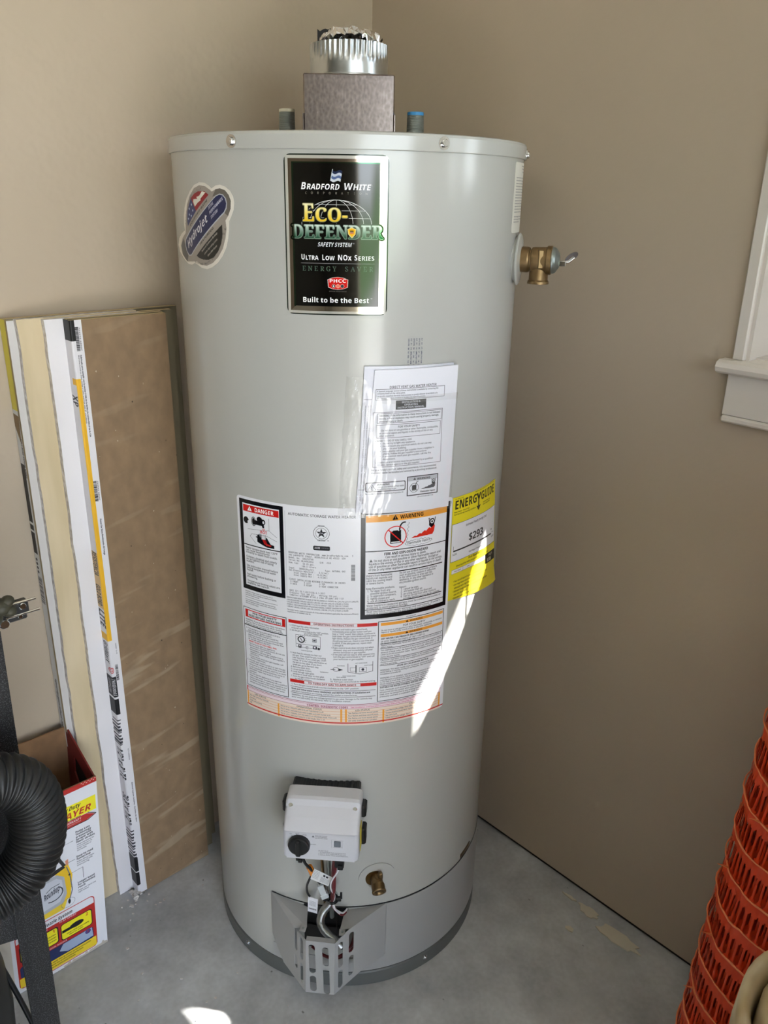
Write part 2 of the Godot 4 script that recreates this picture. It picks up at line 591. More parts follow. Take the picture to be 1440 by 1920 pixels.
	m = mat("speckled_steel", Color(1, 1, 1), 0.42)
	m.albedo_texture = noise_tex(0.11, Color(0.055, 0.055, 0.058), Color(0.27, 0.27, 0.275), 512, FastNoiseLite.TYPE_SIMPLEX_SMOOTH, 2, 0.62)
	m.heightmap_enabled = true
	m.heightmap_texture = m.albedo_texture
	m.heightmap_scale = 0.05
	tri_map(m, 7.0)
	m = mat("drum_plastic", Color(0.10, 0.105, 0.095), 0.5)
	m = mat("knob_olive", Color(0.20, 0.19, 0.13), 0.6)
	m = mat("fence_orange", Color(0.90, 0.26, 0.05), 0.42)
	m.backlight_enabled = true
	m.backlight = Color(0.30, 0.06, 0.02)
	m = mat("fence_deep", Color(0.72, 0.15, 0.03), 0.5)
	m = mat("fence_lip_lit", Color(0.95, 0.56, 0.36), 0.4)  # paler copy of the fence plastic, painted as light on the lips
	m = mat("canvas_cloth", Color(0.88, 0.84, 0.74), 0.85)
	m.albedo_texture = noise_tex(0.015, Color(0.80, 0.72, 0.58), Color(1, 1, 1), 256, FastNoiseLite.TYPE_SIMPLEX_SMOOTH, 3)
	tri_map(m, 3.0)
	m = mat("plaster_debris", Color(0.84, 0.81, 0.74), 0.9)
	m = mat("gap_shade", Color(0.13, 0.11, 0.09), 0.9)  # near-black colour painted as the shade in the wall-base gap

func concrete_texture() -> ImageTexture:
	var S := 1024
	var im := Image.create(S, S, false, Image.FORMAT_RGB8)
	var n := FastNoiseLite.new(); n.seed = 11; n.frequency = 0.006; n.fractal_octaves = 5
	var n2 := FastNoiseLite.new(); n2.seed = 5; n2.frequency = 0.12; n2.fractal_octaves = 2
	var d := PackedByteArray(); d.resize(S * S * 3)
	var a := n.get_seamless_image(S, S).get_data()
	var b := n2.get_seamless_image(S, S).get_data()
	for i in S * S:
		var v := 172.0 + a[i] * 0.17 + b[i] * 0.055
		d[i * 3] = int(v * 0.985)
		d[i * 3 + 1] = int(v * 0.995)
		d[i * 3 + 2] = int(v * 1.0)
	im = Image.create_from_data(S, S, false, Image.FORMAT_RGB8, d)
	var r := RandomNumberGenerator.new(); r.seed = 77
	for i in 260:
		var q := Vector2(r.randf() * S, r.randf() * S)
		var k := r.randf()
		var c := Color(0.78, 0.78, 0.76) if k < 0.6 else Color(0.52, 0.52, 0.51)
		fill_poly(im, oval(q, r.randf_range(0.5, 1.7), r.randf_range(0.5, 1.2), 8), c)
	return tex(im)

func brown_paper_texture() -> ImageTexture:
	# u over 0.19 m, v over 1.25 m: kraft paper with pale rubbed streaks
	var w := 256; var h := 1536
	var n := FastNoiseLite.new(); n.seed = 21; n.frequency = 0.02; n.fractal_octaves = 4
	var s := FastNoiseLite.new(); s.seed = 8; s.frequency = 0.011; s.fractal_octaves = 3
	var im := Image.create(w, h, false, Image.FORMAT_RGB8)
	for y in h:
		var fy := float(y) / h
		for x in w:
			var v := 0.5 + 0.05 * n.get_noise_2d(x, y * 0.8)
			# soft horizontal streaks, slightly sloping, from dust rubbed off in stacking
			var st := s.get_noise_2d(x * 0.22, (y + x * 0.16) * 1.5)
			var k: float = clampf((st - 0.30) * 2.2, 0.0, 0.5) * (0.35 + 0.65 * smoothstep(0.2, 0.55, fy))
			var c := Color(0.555, 0.455, 0.345) * (v * 2.0)
			c = c.lerp(Color(0.72, 0.65, 0.55), k)
			im.set_pixel(x, y, c)
	var r := RandomNumberGenerator.new(); r.seed = 3
	for i in 46:
		var q := Vector2(r.randf() * w, r.randf() * h)
		fill_poly(im, oval(q, r.randf_range(0.6, 1.8), r.randf_range(0.8, 2.6), 6), Color(0.78, 0.72, 0.62) if i % 3 else Color(0.2, 0.15, 0.1))
	return tex(im)

# ------------------------------------------------------------------ the prints on the heater
const INK := Color(0.07, 0.07, 0.09)
const SOFT := Color(0.22, 0.22, 0.25)
const RED := Color(0.80, 0.13, 0.12)
const ORANGE := Color(0.96, 0.66, 0.27)

func grad_text(img: Image, s: String, x: float, y: float, cap: float, w: float, top: Color, low: Color, face: String, rim: Color, rims: float) -> void:
	if rims > 0:
		for k in 12:
			var o := Vector2.from_angle(TAU * k / 12.0) * rims
			text(img, s, x + o.x, y + o.y, cap, rim, face, w)
	var r := run(s, face)
	var k := cap / (EM * 0.714)
	var im := tinted(r[0], int(w), int((r[0] as Image).get_height() * k), top)
	var y0 := (int(r[1]) - EM * 0.714) * k
	for yy in im.get_height():
		var c := top.lerp(low, clampf((yy - y0) / cap, 0.0, 1.0))
		for xx in im.get_width():
			var a := im.get_pixel(xx, yy).a
			if a > 0: im.set_pixel(xx, yy, Color(c.r, c.g, c.b, a))
	img.blend_rect(im, Rect2i(Vector2i.ZERO, im.get_size()), Vector2i(int(x), int(y - y0)))

func nameplate_print() -> Array:
	var im := canvas(640, 944, Color(0.20, 0.23, 0.20))
	var mt := canvas(640, 944, Color(0.5, 0.5, 0.5))
	rect(im, 8, 8, 624, 928, Color(0.94, 0.93, 0.90)); rect(mt, 8, 8, 624, 928, Color(0.55, 0.55, 0.55))
	rect(im, 26, 26, 590, 894, Color(0.72, 0.66, 0.62)); rect(mt, 26, 26, 590, 894, Color.WHITE)
	fill_poly(im, PackedVector2Array([Vector2(616, 26), Vector2(616, 920), Vector2(584, 890), Vector2(584, 54)]), Color(0.97, 0.93, 0.90))
	fill_poly(im, PackedVector2Array([Vector2(26, 920), Vector2(616, 920), Vector2(584, 890), Vector2(60, 890)]), Color(0.90, 0.88, 0.86))
	rect(im, 48, 44, 12, 850, Color(0.27, 0.38, 0.31)); rect(im, 48, 44, 536, 12, Color(0.27, 0.38, 0.31))
	rect(im, 60, 52, 524, 838, Color(0.016, 0.016, 0.018)); rect(mt, 60, 52, 524, 838, Color(0, 0, 0))
	# waving flag over the maker's name
	var cols := [Color(0.12, 0.16, 0.27), Color(0.75, 0.78, 0.84), Color(0.33, 0.40, 0.58), Color(0.80, 0.82, 0.85)]
	for k in 4:
		var p := PackedVector2Array()
		for i in 9:
			p.append(Vector2(299 - k * 3 + i * 7.4, 88 + k * 15 + sin(i * 0.75) * 7 + i * 1.2))
		for i in 9:
			var j := 8 - i
			p.append(Vector2(296 - k * 3 + j * 7.4, 103 + k * 15 + sin(j * 0.75) * 7 + j * 1.2))
		fill_poly(im, p, cols[k])
	fill_poly(im, PackedVector2Array([Vector2(298, 84), Vector2(302, 84), Vector2(288, 150), Vector2(285, 150)]), Color(0.8, 0.82, 0.85))
	slant(im, "B", Vector2(100, 199), Vector2(140, 199), Vector2(7, 38), Color.WHITE, "sansbold")
	slant(im, "RADFORD", Vector2(136, 199), Vector2(344, 199), Vector2(6, 31), Color.WHITE, "sansbold")
	slant(im, "W", Vector2(360, 199), Vector2(420, 199), Vector2(7, 38), Color.WHITE, "sansbold")
	slant(im, "HITE", Vector2(416, 199), Vector2(532, 199), Vector2(6, 31), Color.WHITE, "sansbold")
	text(im, "®", 534, 168, 7, Color.WHITE)
	for i in 11:
		text(im, "CORPORATION"[i], 137 + i * 36.6, 212, 13, Color(0.62, 0.60, 0.56), "sans", 0, 1)
	# globe lines
	var gc := Vector2(322, 400); var white := Color(0.9, 0.9, 0.9)
	stroke(im, oval(gc, 214, 143, 40, PI * 1.0, TAU), 3.0, white)
	for rx in [165.0, 100.0]:
		stroke(im, oval(gc, rx, 143, 30, PI * 1.5, TAU), 2.4, white)
		stroke(im, oval(gc, rx, 143, 30, PI, PI * 1.5), 2.4, white)
	stroke(im, PackedVector2Array([gc, gc - Vector2(0, 143)]), 2.4, white)
	for q in [[283.0, 125.0], [317.0, 174.0], [360.0, 206.0]]:
		rect(im, 322 - q[1], q[0], q[1] * 2, 2.4, white)
	grad_text(im, "E", 106, 278, 104, 92, Color(0.97, 0.95, 0.80), Color(0.95, 0.78, 0.12), "serifbold", Color(0.03, 0.03, 0.03), 8)
	grad_text(im, "E", 108, 279, 102, 88, Color(0.97, 0.95, 0.80), Color(0.95, 0.78, 0.12), "serifbold", Color(0.62, 0.60, 0.40), 3)
	grad_text(im, "CO-", 184, 302, 80, 216, Color(0.97, 0.93, 0.66), Color(0.94, 0.76, 0.10), "serifbold", Color(0.03, 0.03, 0.03), 9)
	grad_text(im, "CO-", 184, 302, 80, 216, Color(0.97, 0.93, 0.66), Color(0.94, 0.76, 0.10), "serifbold", Color(0.62, 0.60, 0.40), 3)
	grad_text(im, "DEFENDER", 38, 402, 78, 578, Color(0.86, 0.90, 0.87), Color(0.10, 0.27, 0.18), "serifbold", Color(0.02, 0.03, 0.02), 10)
	grad_text(im, "DEFENDER", 38, 402, 78, 578, Color(0.86, 0.90, 0.87), Color(0.10, 0.27, 0.18), "serifbold", Color(0.46, 0.55, 0.49), 4)
	# shield in the bowl of the second D
	fill_poly(im, PackedVector2Array([Vector2(388, 424), Vector2(414, 412), Vector2(442, 424), Vector2(438, 454), Vector2(416, 478), Vector2(392, 454)]), Color(0.9, 0.86, 0.6))
	fill_poly(im, PackedVector2Array([Vector2(393, 427), Vector2(414, 418), Vector2(437, 427), Vector2(433, 452), Vector2(416, 470), Vector2(397, 452)]), Color(0.95, 0.72, 0.08))
	rect(im, 404, 432, 22, 5, INK); rect(im, 404, 439, 22, 4, Color(0.3, 0.3, 0.6)); rect(im, 404, 446, 22, 4, Color(0.8, 0.4, 0.4))
	slant(im, "SAFETY SYSTEM", Vector2(202, 528), Vector2(416, 528), Vector2(5, 24), Color(0.88, 0.90, 0.92), "sansbold")
	text(im, "TM", 417, 504, 7, Color.WHITE)
	text(im, "U", 97, 576, 32, Color.WHITE, "sansbold", 30); text(im, "LTRA", 124, 583, 25, Color.WHITE, "sansbold", 88)
	text(im, "L", 228, 576, 32, Color.WHITE, "sansbold", 24); text(im, "OW", 249, 583, 25, Color.WHITE, "sansbold", 64)
	text(im, "NOx", 325, 576, 32, Color.WHITE, "sansbold", 92)
	text(im, "S", 428, 576, 32, Color.WHITE, "sansbold", 26); text(im, "ERIES", 451, 583, 25, Color.WHITE, "sansbold", 108)
	rect(im, 98, 627, 458, 2, Color(0.65, 0.65, 0.66))
	for i in 12:
		if "ENERGY SAVER"[i] != " ":
			text(im, "ENERGY SAVER"[i], 118 + i * 38.0, 646, 28, Color(0.36, 0.46, 0.40), "serif", 0, 1)
	var ph := PackedVector2Array([Vector2(264, 724), Vector2(296, 712), Vector2(328, 708), Vector2(360, 712), Vector2(393, 724), Vector2(390, 772), Vector2(360, 783), Vector2(328, 786), Vector2(296, 783), Vector2(267, 772)])
	fill_poly(im, ph, Color(0.9, 0.86, 0.84))
	var ph2 := PackedVector2Array()
	for q in ph: ph2.append(Vector2(328, 747) + (q - Vector2(328, 747)) * 0.94)
	fill_poly(im, ph2, Color(0.82, 0.10, 0.09))
	text(im, "PHCC", 328, 722, 20, Color.WHITE, "sansbold", 112, 1)
	for k in 3:
		fill_poly(im, oval(Vector2(302 + k * 27, 764), 11, 11), [INK, Color(0.9, 0.5, 0.4), Color(0.25, 0.25, 0.28)][k])
		stroke(im, oval(Vector2(302 + k * 27, 764), 11, 11), 2, Color(0.95, 0.8, 0.75), true)
	fill_poly(im, PackedVector2Array([Vector2(302, 756), Vector2(307, 766), Vector2(302, 771), Vector2(297, 766)]), Color.WHITE)
	text(im, "OFFICIAL WATER HEATER", 328, 793, 6, Color(0.6, 0.58, 0.56), "sans", 110, 1)
	text(im, "Built to be the Best", 101, 836, 30, Color.WHITE, "sansbold", 428)
	text(im, "TM", 531, 836, 7, Color.WHITE)
	return [im, mt]

func gas_can(im: Image, c: Vector2, s: float, ring: Color) -> void:
	# the no-fuel pictogram: can with spout inside a crossed circle
	fill_poly(im, PackedVector2Array([c + Vector2(-0.52, -0.42) * s, c + Vector2(-0.3, -0.42) * s, c + Vector2(-0.25, -0.5) * s, c + Vector2(0.2, -0.5) * s, c + Vector2(0.24, -0.42) * s, c + Vector2(0.5, -0.5) * s, c + Vector2(0.52, 0.72) * s, c + Vector2(-0.5, 0.76) * s]), INK)
	var sp := PackedVector2Array()
	for i in 8:
		var t := i / 7.0
		sp.append(c + Vector2(0.36 + t * t * 0.55, -0.5 - sin(t * PI * 0.55) * 0.72) * s)
	stroke(im, sp, s * 0.13, INK)
	stroke(im, oval(c + Vector2(0, 0.1) * s, s, s, 40), s * 0.09, ring, true)
	stroke(im, PackedVector2Array([c + Vector2(-0.7, -0.62) * s, c + Vector2(0.72, 0.8) * s]), s * 0.11, ring)
	rect(im, c.x - s * 0.42, c.y + s * 0.58, s * 0.85, s * 0.1, Color(0.9, 0.9, 0.9))

func flames(im: Image, x: float, y: float, w: float, h: float, col: Color) -> void:
	# a sheet of fire running up to a startled figure
	var p := PackedVector2Array([Vector2(x, y)])
	for i in 34:
		var t := (i + 1) / 36.0
		var tongue := pow(absf(sin(t * 15.5)), 0.7)
		p.append(Vector2(x + w * (t + 0.030 * tongue), y - h * (0.10 * t + 0.62 * pow(t, 1.25) + 0.24 * tongue * (0.4 + 0.6 * t))))
	p.append(Vector2(x + w, y - h * 0.75)); p.append(Vector2(x + w * 0.97, y - h * 0.3)); p.append(Vector2(x + w * 0.9, y - h * 0.06))
	fill_poly(im, p, col)
	var c := Vector2(x + w * 0.86, y - h * 1.08)
	fill_poly(im, PackedVector2Array([c + Vector2(-0.12, -0.02) * w, c + Vector2(-0.06, -0.16) * w, c + Vector2(0.06, -0.18) * w, c + Vector2(0.13, -0.02) * w, c + Vector2(0.1, 0.12) * w, c + Vector2(-0.02, 0.2) * w, c + Vector2(-0.12, 0.1) * w]), INK)
	fill_poly(im, oval(c + Vector2(0.01, -0.04) * w, w * 0.075, w * 0.08, 16), Color(0.93, 0.93, 0.94))
	fill_poly(im, oval(c + Vector2(0.01, -0.04) * w, w * 0.04, w * 0.045, 12), INK)
	stroke(im, PackedVector2Array([c + Vector2(-0.1, 0.0) * w, c + Vector2(-0.13, -0.2) * w]), w * 0.035, INK)
	stroke(im, PackedVector2Array([c + Vector2(0.11, 0.0) * w, c + Vector2(0.15, -0.2) * w]), w * 0.035, INK)

func instruction_print() -> Image:
	var P := Color(0.905, 0.905, 0.925)
	var im := canvas(1400, 1500, P)
	# DANGER panel
	rect(im, 20, 17, 315, 602, INK); rect(im, 45, 42, 265, 546, P)
	rect(im, 50, 50, 257, 43, RED)
	caution(im, 84, 55, 34, Color.WHITE, RED)
	text(im, "DANGER", 136, 60, 25, Color.WHITE, "sansbold", 140)
	rect(im, 44, 308, 266, 6, INK)
	stroke(im, PackedVector2Array([Vector2(238, 110), Vector2(238, 188), Vector2(290, 224)]), 1.6, SOFT)
	stroke(im, PackedVector2Array([Vector2(238, 188), Vector2(80, 206)]), 1.6, SOFT)
	stroke(im, PackedVector2Array([Vector2(290, 250), Vector2(220, 226), Vector2(110, 232), Vector2(96, 250), Vector2(140, 290)]), 1.6, SOFT)
	for q in [[70.0, 150.0, 20.0, 22.0], [172.0, 128.0, 20.0, 18.0], [128.0, 148.0, 18.0, 30.0]]:
		fill_poly(im, oval(Vector2(q[0], q[1]), q[2], q[3]), INK)
	stroke(im, oval(Vector2(128, 148), 13, 24), 3, P, true)
	fill_poly(im, PackedVector2Array([Vector2(120, 136), Vector2(200, 142), Vector2(206, 178), Vector2(192, 178), Vector2(188, 166), Vector2(122, 166)]), INK)
	fill_poly(im, oval(Vector2(88, 158), 7, 9), P); fill_poly(im, oval(Vector2(198, 140), 16, 18), INK); fill_poly(im, oval(Vector2(200, 142), 7, 9), P)
	for k in 3: rect(im, 192 + k * 6, 182, 3, 12, RED)
	text(im, "HOT", 198, 196, 20, RED, "sansbold", 54, 1)
	for k in 4: stroke(im, PackedVector2Array([Vector2(184 + k * 9, 220), Vector2(182 + k * 10, 252)]), 2, SOFT)
	fill_poly(im, PackedVector2Array([Vector2(150, 262), Vector2(152, 228), Vector2(160, 228), Vector2(178, 254), Vector2(212, 252), Vector2(212, 234), Vector2(222, 240), Vector2(246, 276), Vector2(270, 280), Vector2(270, 300), Vector2(220, 300), Vector2(186, 290), Vector2(150, 276)]), INK)
	fill_poly(im, PackedVector2Array([Vector2(186, 252), Vector2(214, 256), Vector2(222, 276), Vector2(250, 284), Vector2(246, 292), Vector2(200, 282)]), Color(0.66, 0.10, 0.10))
	for k in 4: stroke(im, PackedVector2Array([Vector2(182, 268 - k * 2), Vector2(142 + k * 10, 244 - k * 9 + (k % 2) * 4)]), 6, INK)
	text(im, "BURN", 232, 280, 10, Color(0.85, 0.25, 0.2), "sansbold", 40, 1)
	para(im, ["Water temperature over 125°F", "can cause severe burns", "instantly or death from scalds.", "", "Children, disabled and elderly", "are at highest risk of being", "scalded.", "", "See instruction manual before", "setting temperature at water", "heater.", "", "Feel water before bathing or", "showering.", "", "Temperature limiting valves are", "available, see manual."], 56, 325, 12.5, 15.0, INK, "sans", 0.98, 0, 245.0)
	para(im, ["CAUTION: Hotter water increases the risk of", "scald injury. Before changing temperature setting", "see instruction manual."], 33, 632, 8, 13, SOFT, "sans", 0.96, 0, 250.0)
	rect(im, 30, 676, 250, 1.5, SOFT)
	para(im, ["It is recommended that an ASSE approved mixing", "valve be installed in the outlet of this unit to reduce", "the risk of scald injury."], 33, 690, 8, 13, SOFT, "sans", 0.92, 0, 250.0)
	# centre: data plate
	rect(im, 346, 40, 2, 560, Color(0.7, 0.7, 0.74))
	text(im, "AUTOMATIC STORAGE WATER HEATER", 366, 47, 16, INK, "sans", 406)
	stroke(im, oval(Vector2(569, 163), 47, 47, 44), 2.2, INK, true); stroke(im, oval(Vector2(569, 163), 34, 34, 40), 1.6, INK, true)
	rect(im, 544, 112, 50, 9, P); rect(im, 544, 204, 50, 10, P)
	text(im, "DESIGN", 569, 113, 8, INK, "sansbold", 42, 1); text(im, "CERTIFIED", 569, 205, 8, INK, "sansbold", 48, 1)
	fill_poly(im, star(Vector2(569, 163), 31), INK); text(im, "CSA", 569, 158, 9, P, "sansbold", 24, 1)
	text(im, "®", 604, 204, 7, INK)
	rrect(im, 519, 244, 100, 28, 8, INK); text(im, "AHRI", 526, 252, 12, P, "sansbold", 36); text(im, "CERTIFIED", 565, 254, 8, Color(0.7, 0.7, 0.72), "sans", 48)
	para(im, ["BRADFORD WHITE CORPORATION  www.bradfordwhite.com   3", "200 LAFAYETTE STREET, MIDDLEVILLE MI 49333  USA", "Model. No:  URG250T6N", "Serial No: ML44962034     S/N  -YLB", "Nom. Cap:   50 US gal.", "           189.3 Liters"], 363, 297, 11, 16.6, SOFT, "mono", 0.80, 0, 400.0)
	para(im, ["Input    38000(Btu/hr)         Type: NATURAL GAS", "Gas Pressure Manifold :   3.5(iwc)", "    Inlet Supply Max :  14.0(iwc)", "    Inlet Supply Min :   4.5(iwc)", "", "CLOSET INSTALLATION MINIMUM CLEARANCES IN INCHES", " 0 FRONT     0 LEFT       0 TOP", " 0 BACK      0 RIGHT      0 VENT CONNECTOR", "", "", "ANSI Z21.10.1-2017/CSA 4.1-2017", "Pressure: Test 300 psi,   Working 150 psi.", "Complies w/SCAQMD #1146.2 (Nox 20 ppm) and 1121"], 363, 398, 11, 15.2, SOFT, "mono", 0.78, 0, 372.0)
	barcode(im, 744, 360, 24, 106, SOFT, 5, false)
	para(im, ["MANUFACTURED UNDER ONE OR MORE OF THE FOLLOWING U.S. PATENTS: No. 5,341,770; 5,277,171; 5,485,879;", "4,669,448; 4,829,983; 5,000,893; 5,023,031; 5,052,346; 5,081,696; 5,092,519; 5,199,385; 5,179,914;", "5,372,185; 5,596,952; 5,682,666; 5,988,117; 6,142,216; 6,684,821; 7,063,132; 7,063,133; 7,270,087;", "OTHER U.S. AND FOREIGN PATENT APPLICATIONS PENDING. CURRENT CANADIAN PATENTS: 1,272,914;", "1,280,043; 1,289,832; 2,045,862; 2,092,105; 2,107,012; 2,108,186; 2,112,515; 2,143,031; 2,166,098"], 343, 601, 9.5, 15.6, SOFT, "sans", 0.70, 0, 446.0)
	para(im, ["This water heater meets or exceeds all of the criteria of (where applicable) the minimum efficiency", "requirements of ASHRAE Code 90."], 343, 686, 9, 14, SOFT, "sans", 0.80, 0, 446.0)
	# WARNING panel
	rect(im, 800, 24, 581, 706, INK); rect(im, 828, 44, 529, 656, P)
	rect(im, 830, 50, 527, 42, ORANGE)
	caution(im, 988, 53, 36, INK, ORANGE)
	text(im, "WARNING", 1035, 59, 24, INK, "sansbold", 156)
	gas_can(im, Vector2(1010, 187), 66, Color(0.85, 0.16, 0.15))
	var vap := PackedVector2Array()
	for i in 26: vap.append(Vector2(1080 + sin(i * 1.3) * 5 + (26 - i) * 0.4, 110 + i * 5.2))
	stroke(im, vap, 1.6, SOFT)
	flames(im, 1110, 217, 160, 74, Color(0.86, 0.20, 0.14))
	var cl := PackedVector2Array()
	for i in 40:
		var t := TAU * i / 40
		cl.append(Vector2(1162 + cos(t) * (90 + sin(i * 2.2) * 4), 248 + sin(t) * (19 + sin(i * 2.7) * 4)))
	stroke(im, cl, 1.6, SOFT, true)
	slant(im, "Flammable Vapors", Vector2(1084, 254), Vector2(1240, 250), Vector2(2, 15), INK, "sans")
	rect(im, 826, 276, 531, 5, INK)
	text(im, "FIRE AND EXPLOSION HAZARD", 940, 292, 16, INK, "sansbold", 288)
	text(im, "Can result in serious injury or death.", 948, 314, 15, INK, "sans", 270)
	caution(im, 852, 330, 20, INK, P)
	text(im, "Do not store or use gasoline or other flammable vapors and", 878, 334, 14.5, INK, "sans", 446)
	para(im, ["liquids in the vicinity of this or any other appliance.  Storage or", "use of gasoline or other flammable vapors or liquids in the vicinity", "of this or any other appliance can result in serious injury or death."], 848, 353, 14.5, 19, INK, "sans", 0.99, 0, 486.0)
	rect(im, 845, 418, 494, 6, INK)
	para(im, ["Vapors from flammable", "liquids can explode and", "catch fire causing death", "or severe burns.", "", "Keep flammable products:", "  1.  far away from any", "       possible ignition source,", "  2.  in approved containers,", "  3.  tightly closed and", "  4.  out of children's reach."], 833, 430, 13.5, 17.2, SOFT, "sans", 0.95, 0, 192.0)
	para(im, ["Do not use or store flammable products", "such as gasoline, solvents or adhesives", "in the same room or area near this", "appliance, or any other appliance or", "any possible ignition source.", "", "Vapors:", "   1.  cannot be seen,", "   2.  are heavier than air,", "   3.  go a long way on the floor and", "   4.  can be carried from other rooms to", "        possible ignition sources by air currents."], 1039, 428, 13.5, 16.2, SOFT, "sans", 0.95, 0, 292.0)
	rect(im, 843, 620, 498, 5, INK)
	para(im, ["Water heaters in residential garages must be installed and located, or", "protected, to avoid physical damage."], 837, 632, 12.5, 16, SOFT, "sans", 0.98, 0, 500.0)
	rect(im, 824, 665, 533, 4, INK)
	para(im, ["Read and follow water heater warnings and instructions.  If owner's", "manual is missing contact the distributor or manufacturer."], 837, 674, 12, 14.5, SOFT, "sans", 0.98, 0, 500.0)
	text(im, "239-45976-00A", 1090, 738, 7, SOFT, "sans", 70)
	# lower left: safety panel
	frame(im, 10, 751, 326, 581, 4, INK); rect(im, 333, 751, 1038, 0, INK)
	rect(im, 26, 765, 302, 56, RED); rect(im, 48, 771, 258, 43, P)
	text(im, "FOR YOUR SAFETY", 177, 776, 14, INK, "sansbold", 186, 1)
	text(im, "READ BEFORE OPERATING", 177, 796, 14, INK, "sansbold", 252, 1)
	para(im, ["WARNING: If you do not follow these instructions", "exactly, a fire or explosion may result causing", "property damage, personal injury or loss of life."], 24, 832, 11, 15, SOFT, "sans", 0.93, 0, 300.0)
	rect(im, 12, 876, 324, 6, INK)
	para(im, ["A. This appliance has a pilot which is lit by a", "    piezo spark gas ignition system.", "B. BEFORE LIGHTING smell all around the", "    appliance area for gas. Be sure to smell next", "    to the floor because some gas is heavier than", "    air and will settle on the floor."], 26, 894, 10.5, 15.3, SOFT, "sans", 0.93, 0, 288.0)
	text(im, "WHAT TO DO IF YOU SMELL GAS", 44, 986, 11, RED, "sansbold", 218)
	para(im, ["• Do not try to light any appliance.", "• Do not touch any electric switch; do not use", "   any phone in your building.", "• Immediately call your gas supplier from a", "   neighbor's phone. Follow the gas supplier's", "   instructions.", "• If you cannot reach your gas supplier, call", "   the fire department."], 40, 1003, 10.5, 15.3, SOFT, "sans", 0.93, 0, 288.0)
	para(im, ["C. Use only your hand to push in or turn the gas", "    control knob. Never use tools. If the knob will", "    not push in or turn by hand, don't try to repair", "    it, call a qualified service technician. Force or", "    attempted repair may result in a fire or", "    explosion.", "D. Do not use this appliance if any part has", "    been under water. Immediately call a qualified", "    service technician to inspect the appliance and", "    to replace any part of the control system and", "    any gas control which has been under water."], 22, 1128, 10.5, 16.6, SOFT, "sans", 0.95, 0, 304.0)
	# lower middle: operating instructions
	rect(im, 350, 758, 557, 23, RED); rect(im, 493, 760, 289, 20, P)
	text(im, "OPERATING INSTRUCTIONS", 637, 763, 13, Color(0.45, 0.08, 0.10), "sansbold", 252, 1)
	para(im, ["1. STOP! Read the safety information", "    at the left on this label.", "2. Set the gas control knob to the \"OFF\" position."], 357, 792, 11, 16, SOFT, "sans", 0.95, 0, 250.0)
	frame(im, 396, 856, 158, 88, 2, SOFT); rect(im, 396, 920, 158, 2, SOFT)
	fill_poly(im, oval(Vector2(432, 888), 24, 24), INK); fill_poly(im, oval(Vector2(432, 888), 17, 17), P); stroke(im, PackedVector2Array([Vector2(426, 878), Vector2(438, 898)]), 4, INK)
	for i in 8: stroke(im, PackedVector2Array([Vector2(432, 888) + Vector2.from_angle(-2.6 + i * 0.45) * 28, Vector2(432, 888) + Vector2.from_angle(-2.6 + i * 0.45) * 33]), 2, INK)
	frame(im, 504, 874, 26, 24, 3, SOFT); rect(im, 510, 882, 14, 9, INK)
	rect(im, 412, 926, 20, 22, INK); rect(im, 417, 931, 10, 8, P); frame(im, 462, 930, 14, 22, 2, SOFT); rect(im, 506, 926, 26, 22, SOFT); rect(im, 512, 931, 12, 10, P); rect(im, 536, 934, 14, 16, SOFT)
	para(im, ["GAS CONTROL KNOB SHOWN", "IN THE \"OFF\" POSITION"], 450, 838, 6.5, 9, SOFT, "sans", 0.95)
	text(im, "IGNITER BUTTON", 430, 962, 6.5, SOFT)
	para(im, ["3. Wait five (5) minutes to clear out", "    any gas. Then smell for gas, including", "    near the floor. If you smell gas, STOP!", "    Follow \"B\" in the safety information at", "    the left on this label. If you don't", "    smell gas, go to the next step.", "4. Remove outer door.", "5. Locate igniter button.", "6. Look through sight glass", "    window on inner door to view pilot.", "7. Turn the gas control knob clockwise", "        to \"PILOT\" position."], 357, 985, 11, 17, SOFT, "sans", 0.93, 0, 236.0)
	para(im, ["8. Depress and hold in gas control knob,", "    immediately press igniter button until you", "    hear a \"click\" sound, then release. Continue to", "    hold down the gas control knob until the status", "    light blinks. Release the gas control knob. It", "    should pop back out. Check to see if the pilot", "    is still lit. If the pilot goes out, repeat steps", "    2 through 8."], 616, 792, 11, 16.2, SOFT, "sans", 0.93, 0, 284.0)
	para(im, ["• If gas control knob does not pop out when", "    released, stop and immediately call your", "    service technician or gas supplier.", "• If the pilot will not stay lit after several tries,", "    turn the gas control knob to \"OFF\" and call", "    your technician or gas supplier."], 620, 922, 11, 16.2, SOFT, "sans", 0.93, 0, 276.0)
	stroke(im, PackedVector2Array([Vector2(724, 1040), Vector2(724, 1100), Vector2(800, 1116), Vector2(880, 1100), Vector2(880, 1030)]), 3, SOFT)
	frame(im, 738, 1068, 40, 28, 2, SOFT); frame(im, 796, 1068, 46, 34, 2, SOFT); rect(im, 772, 1050, 6, 56, INK); fill_poly(im, oval(Vector2(818, 1084), 9, 9), SOFT)
	stroke(im, oval(Vector2(650, 1082), 18, 14), 3, SOFT, true); fill_poly(im, PackedVector2Array([Vector2(664, 1074), Vector2(694, 1084), Vector2(666, 1094)]), SOFT); rect(im, 616, 1082, 30, 4, SOFT)
	text(im, "LEFT INNER DOOR", 770, 1034, 6.5, SOFT); text(im, "SIGHT GLASS", 826, 1052, 6.5, SOFT); text(im, "RIGHT INNER DOOR", 690, 1126, 6.5, SOFT); text(im, "ELECTRODE", 656, 1052, 6.5, SOFT); text(im, "THERMOPILE", 548, 1104, 6.5, SOFT); text(im, "PILOT BURNER", 652, 1136, 6.5, SOFT)
	para(im, ["9.  Replace outer door.", "10. Turn gas control knob to desired setting."], 612, 1150, 11, 16, SOFT, "sans", 0.95, 0, 290.0)
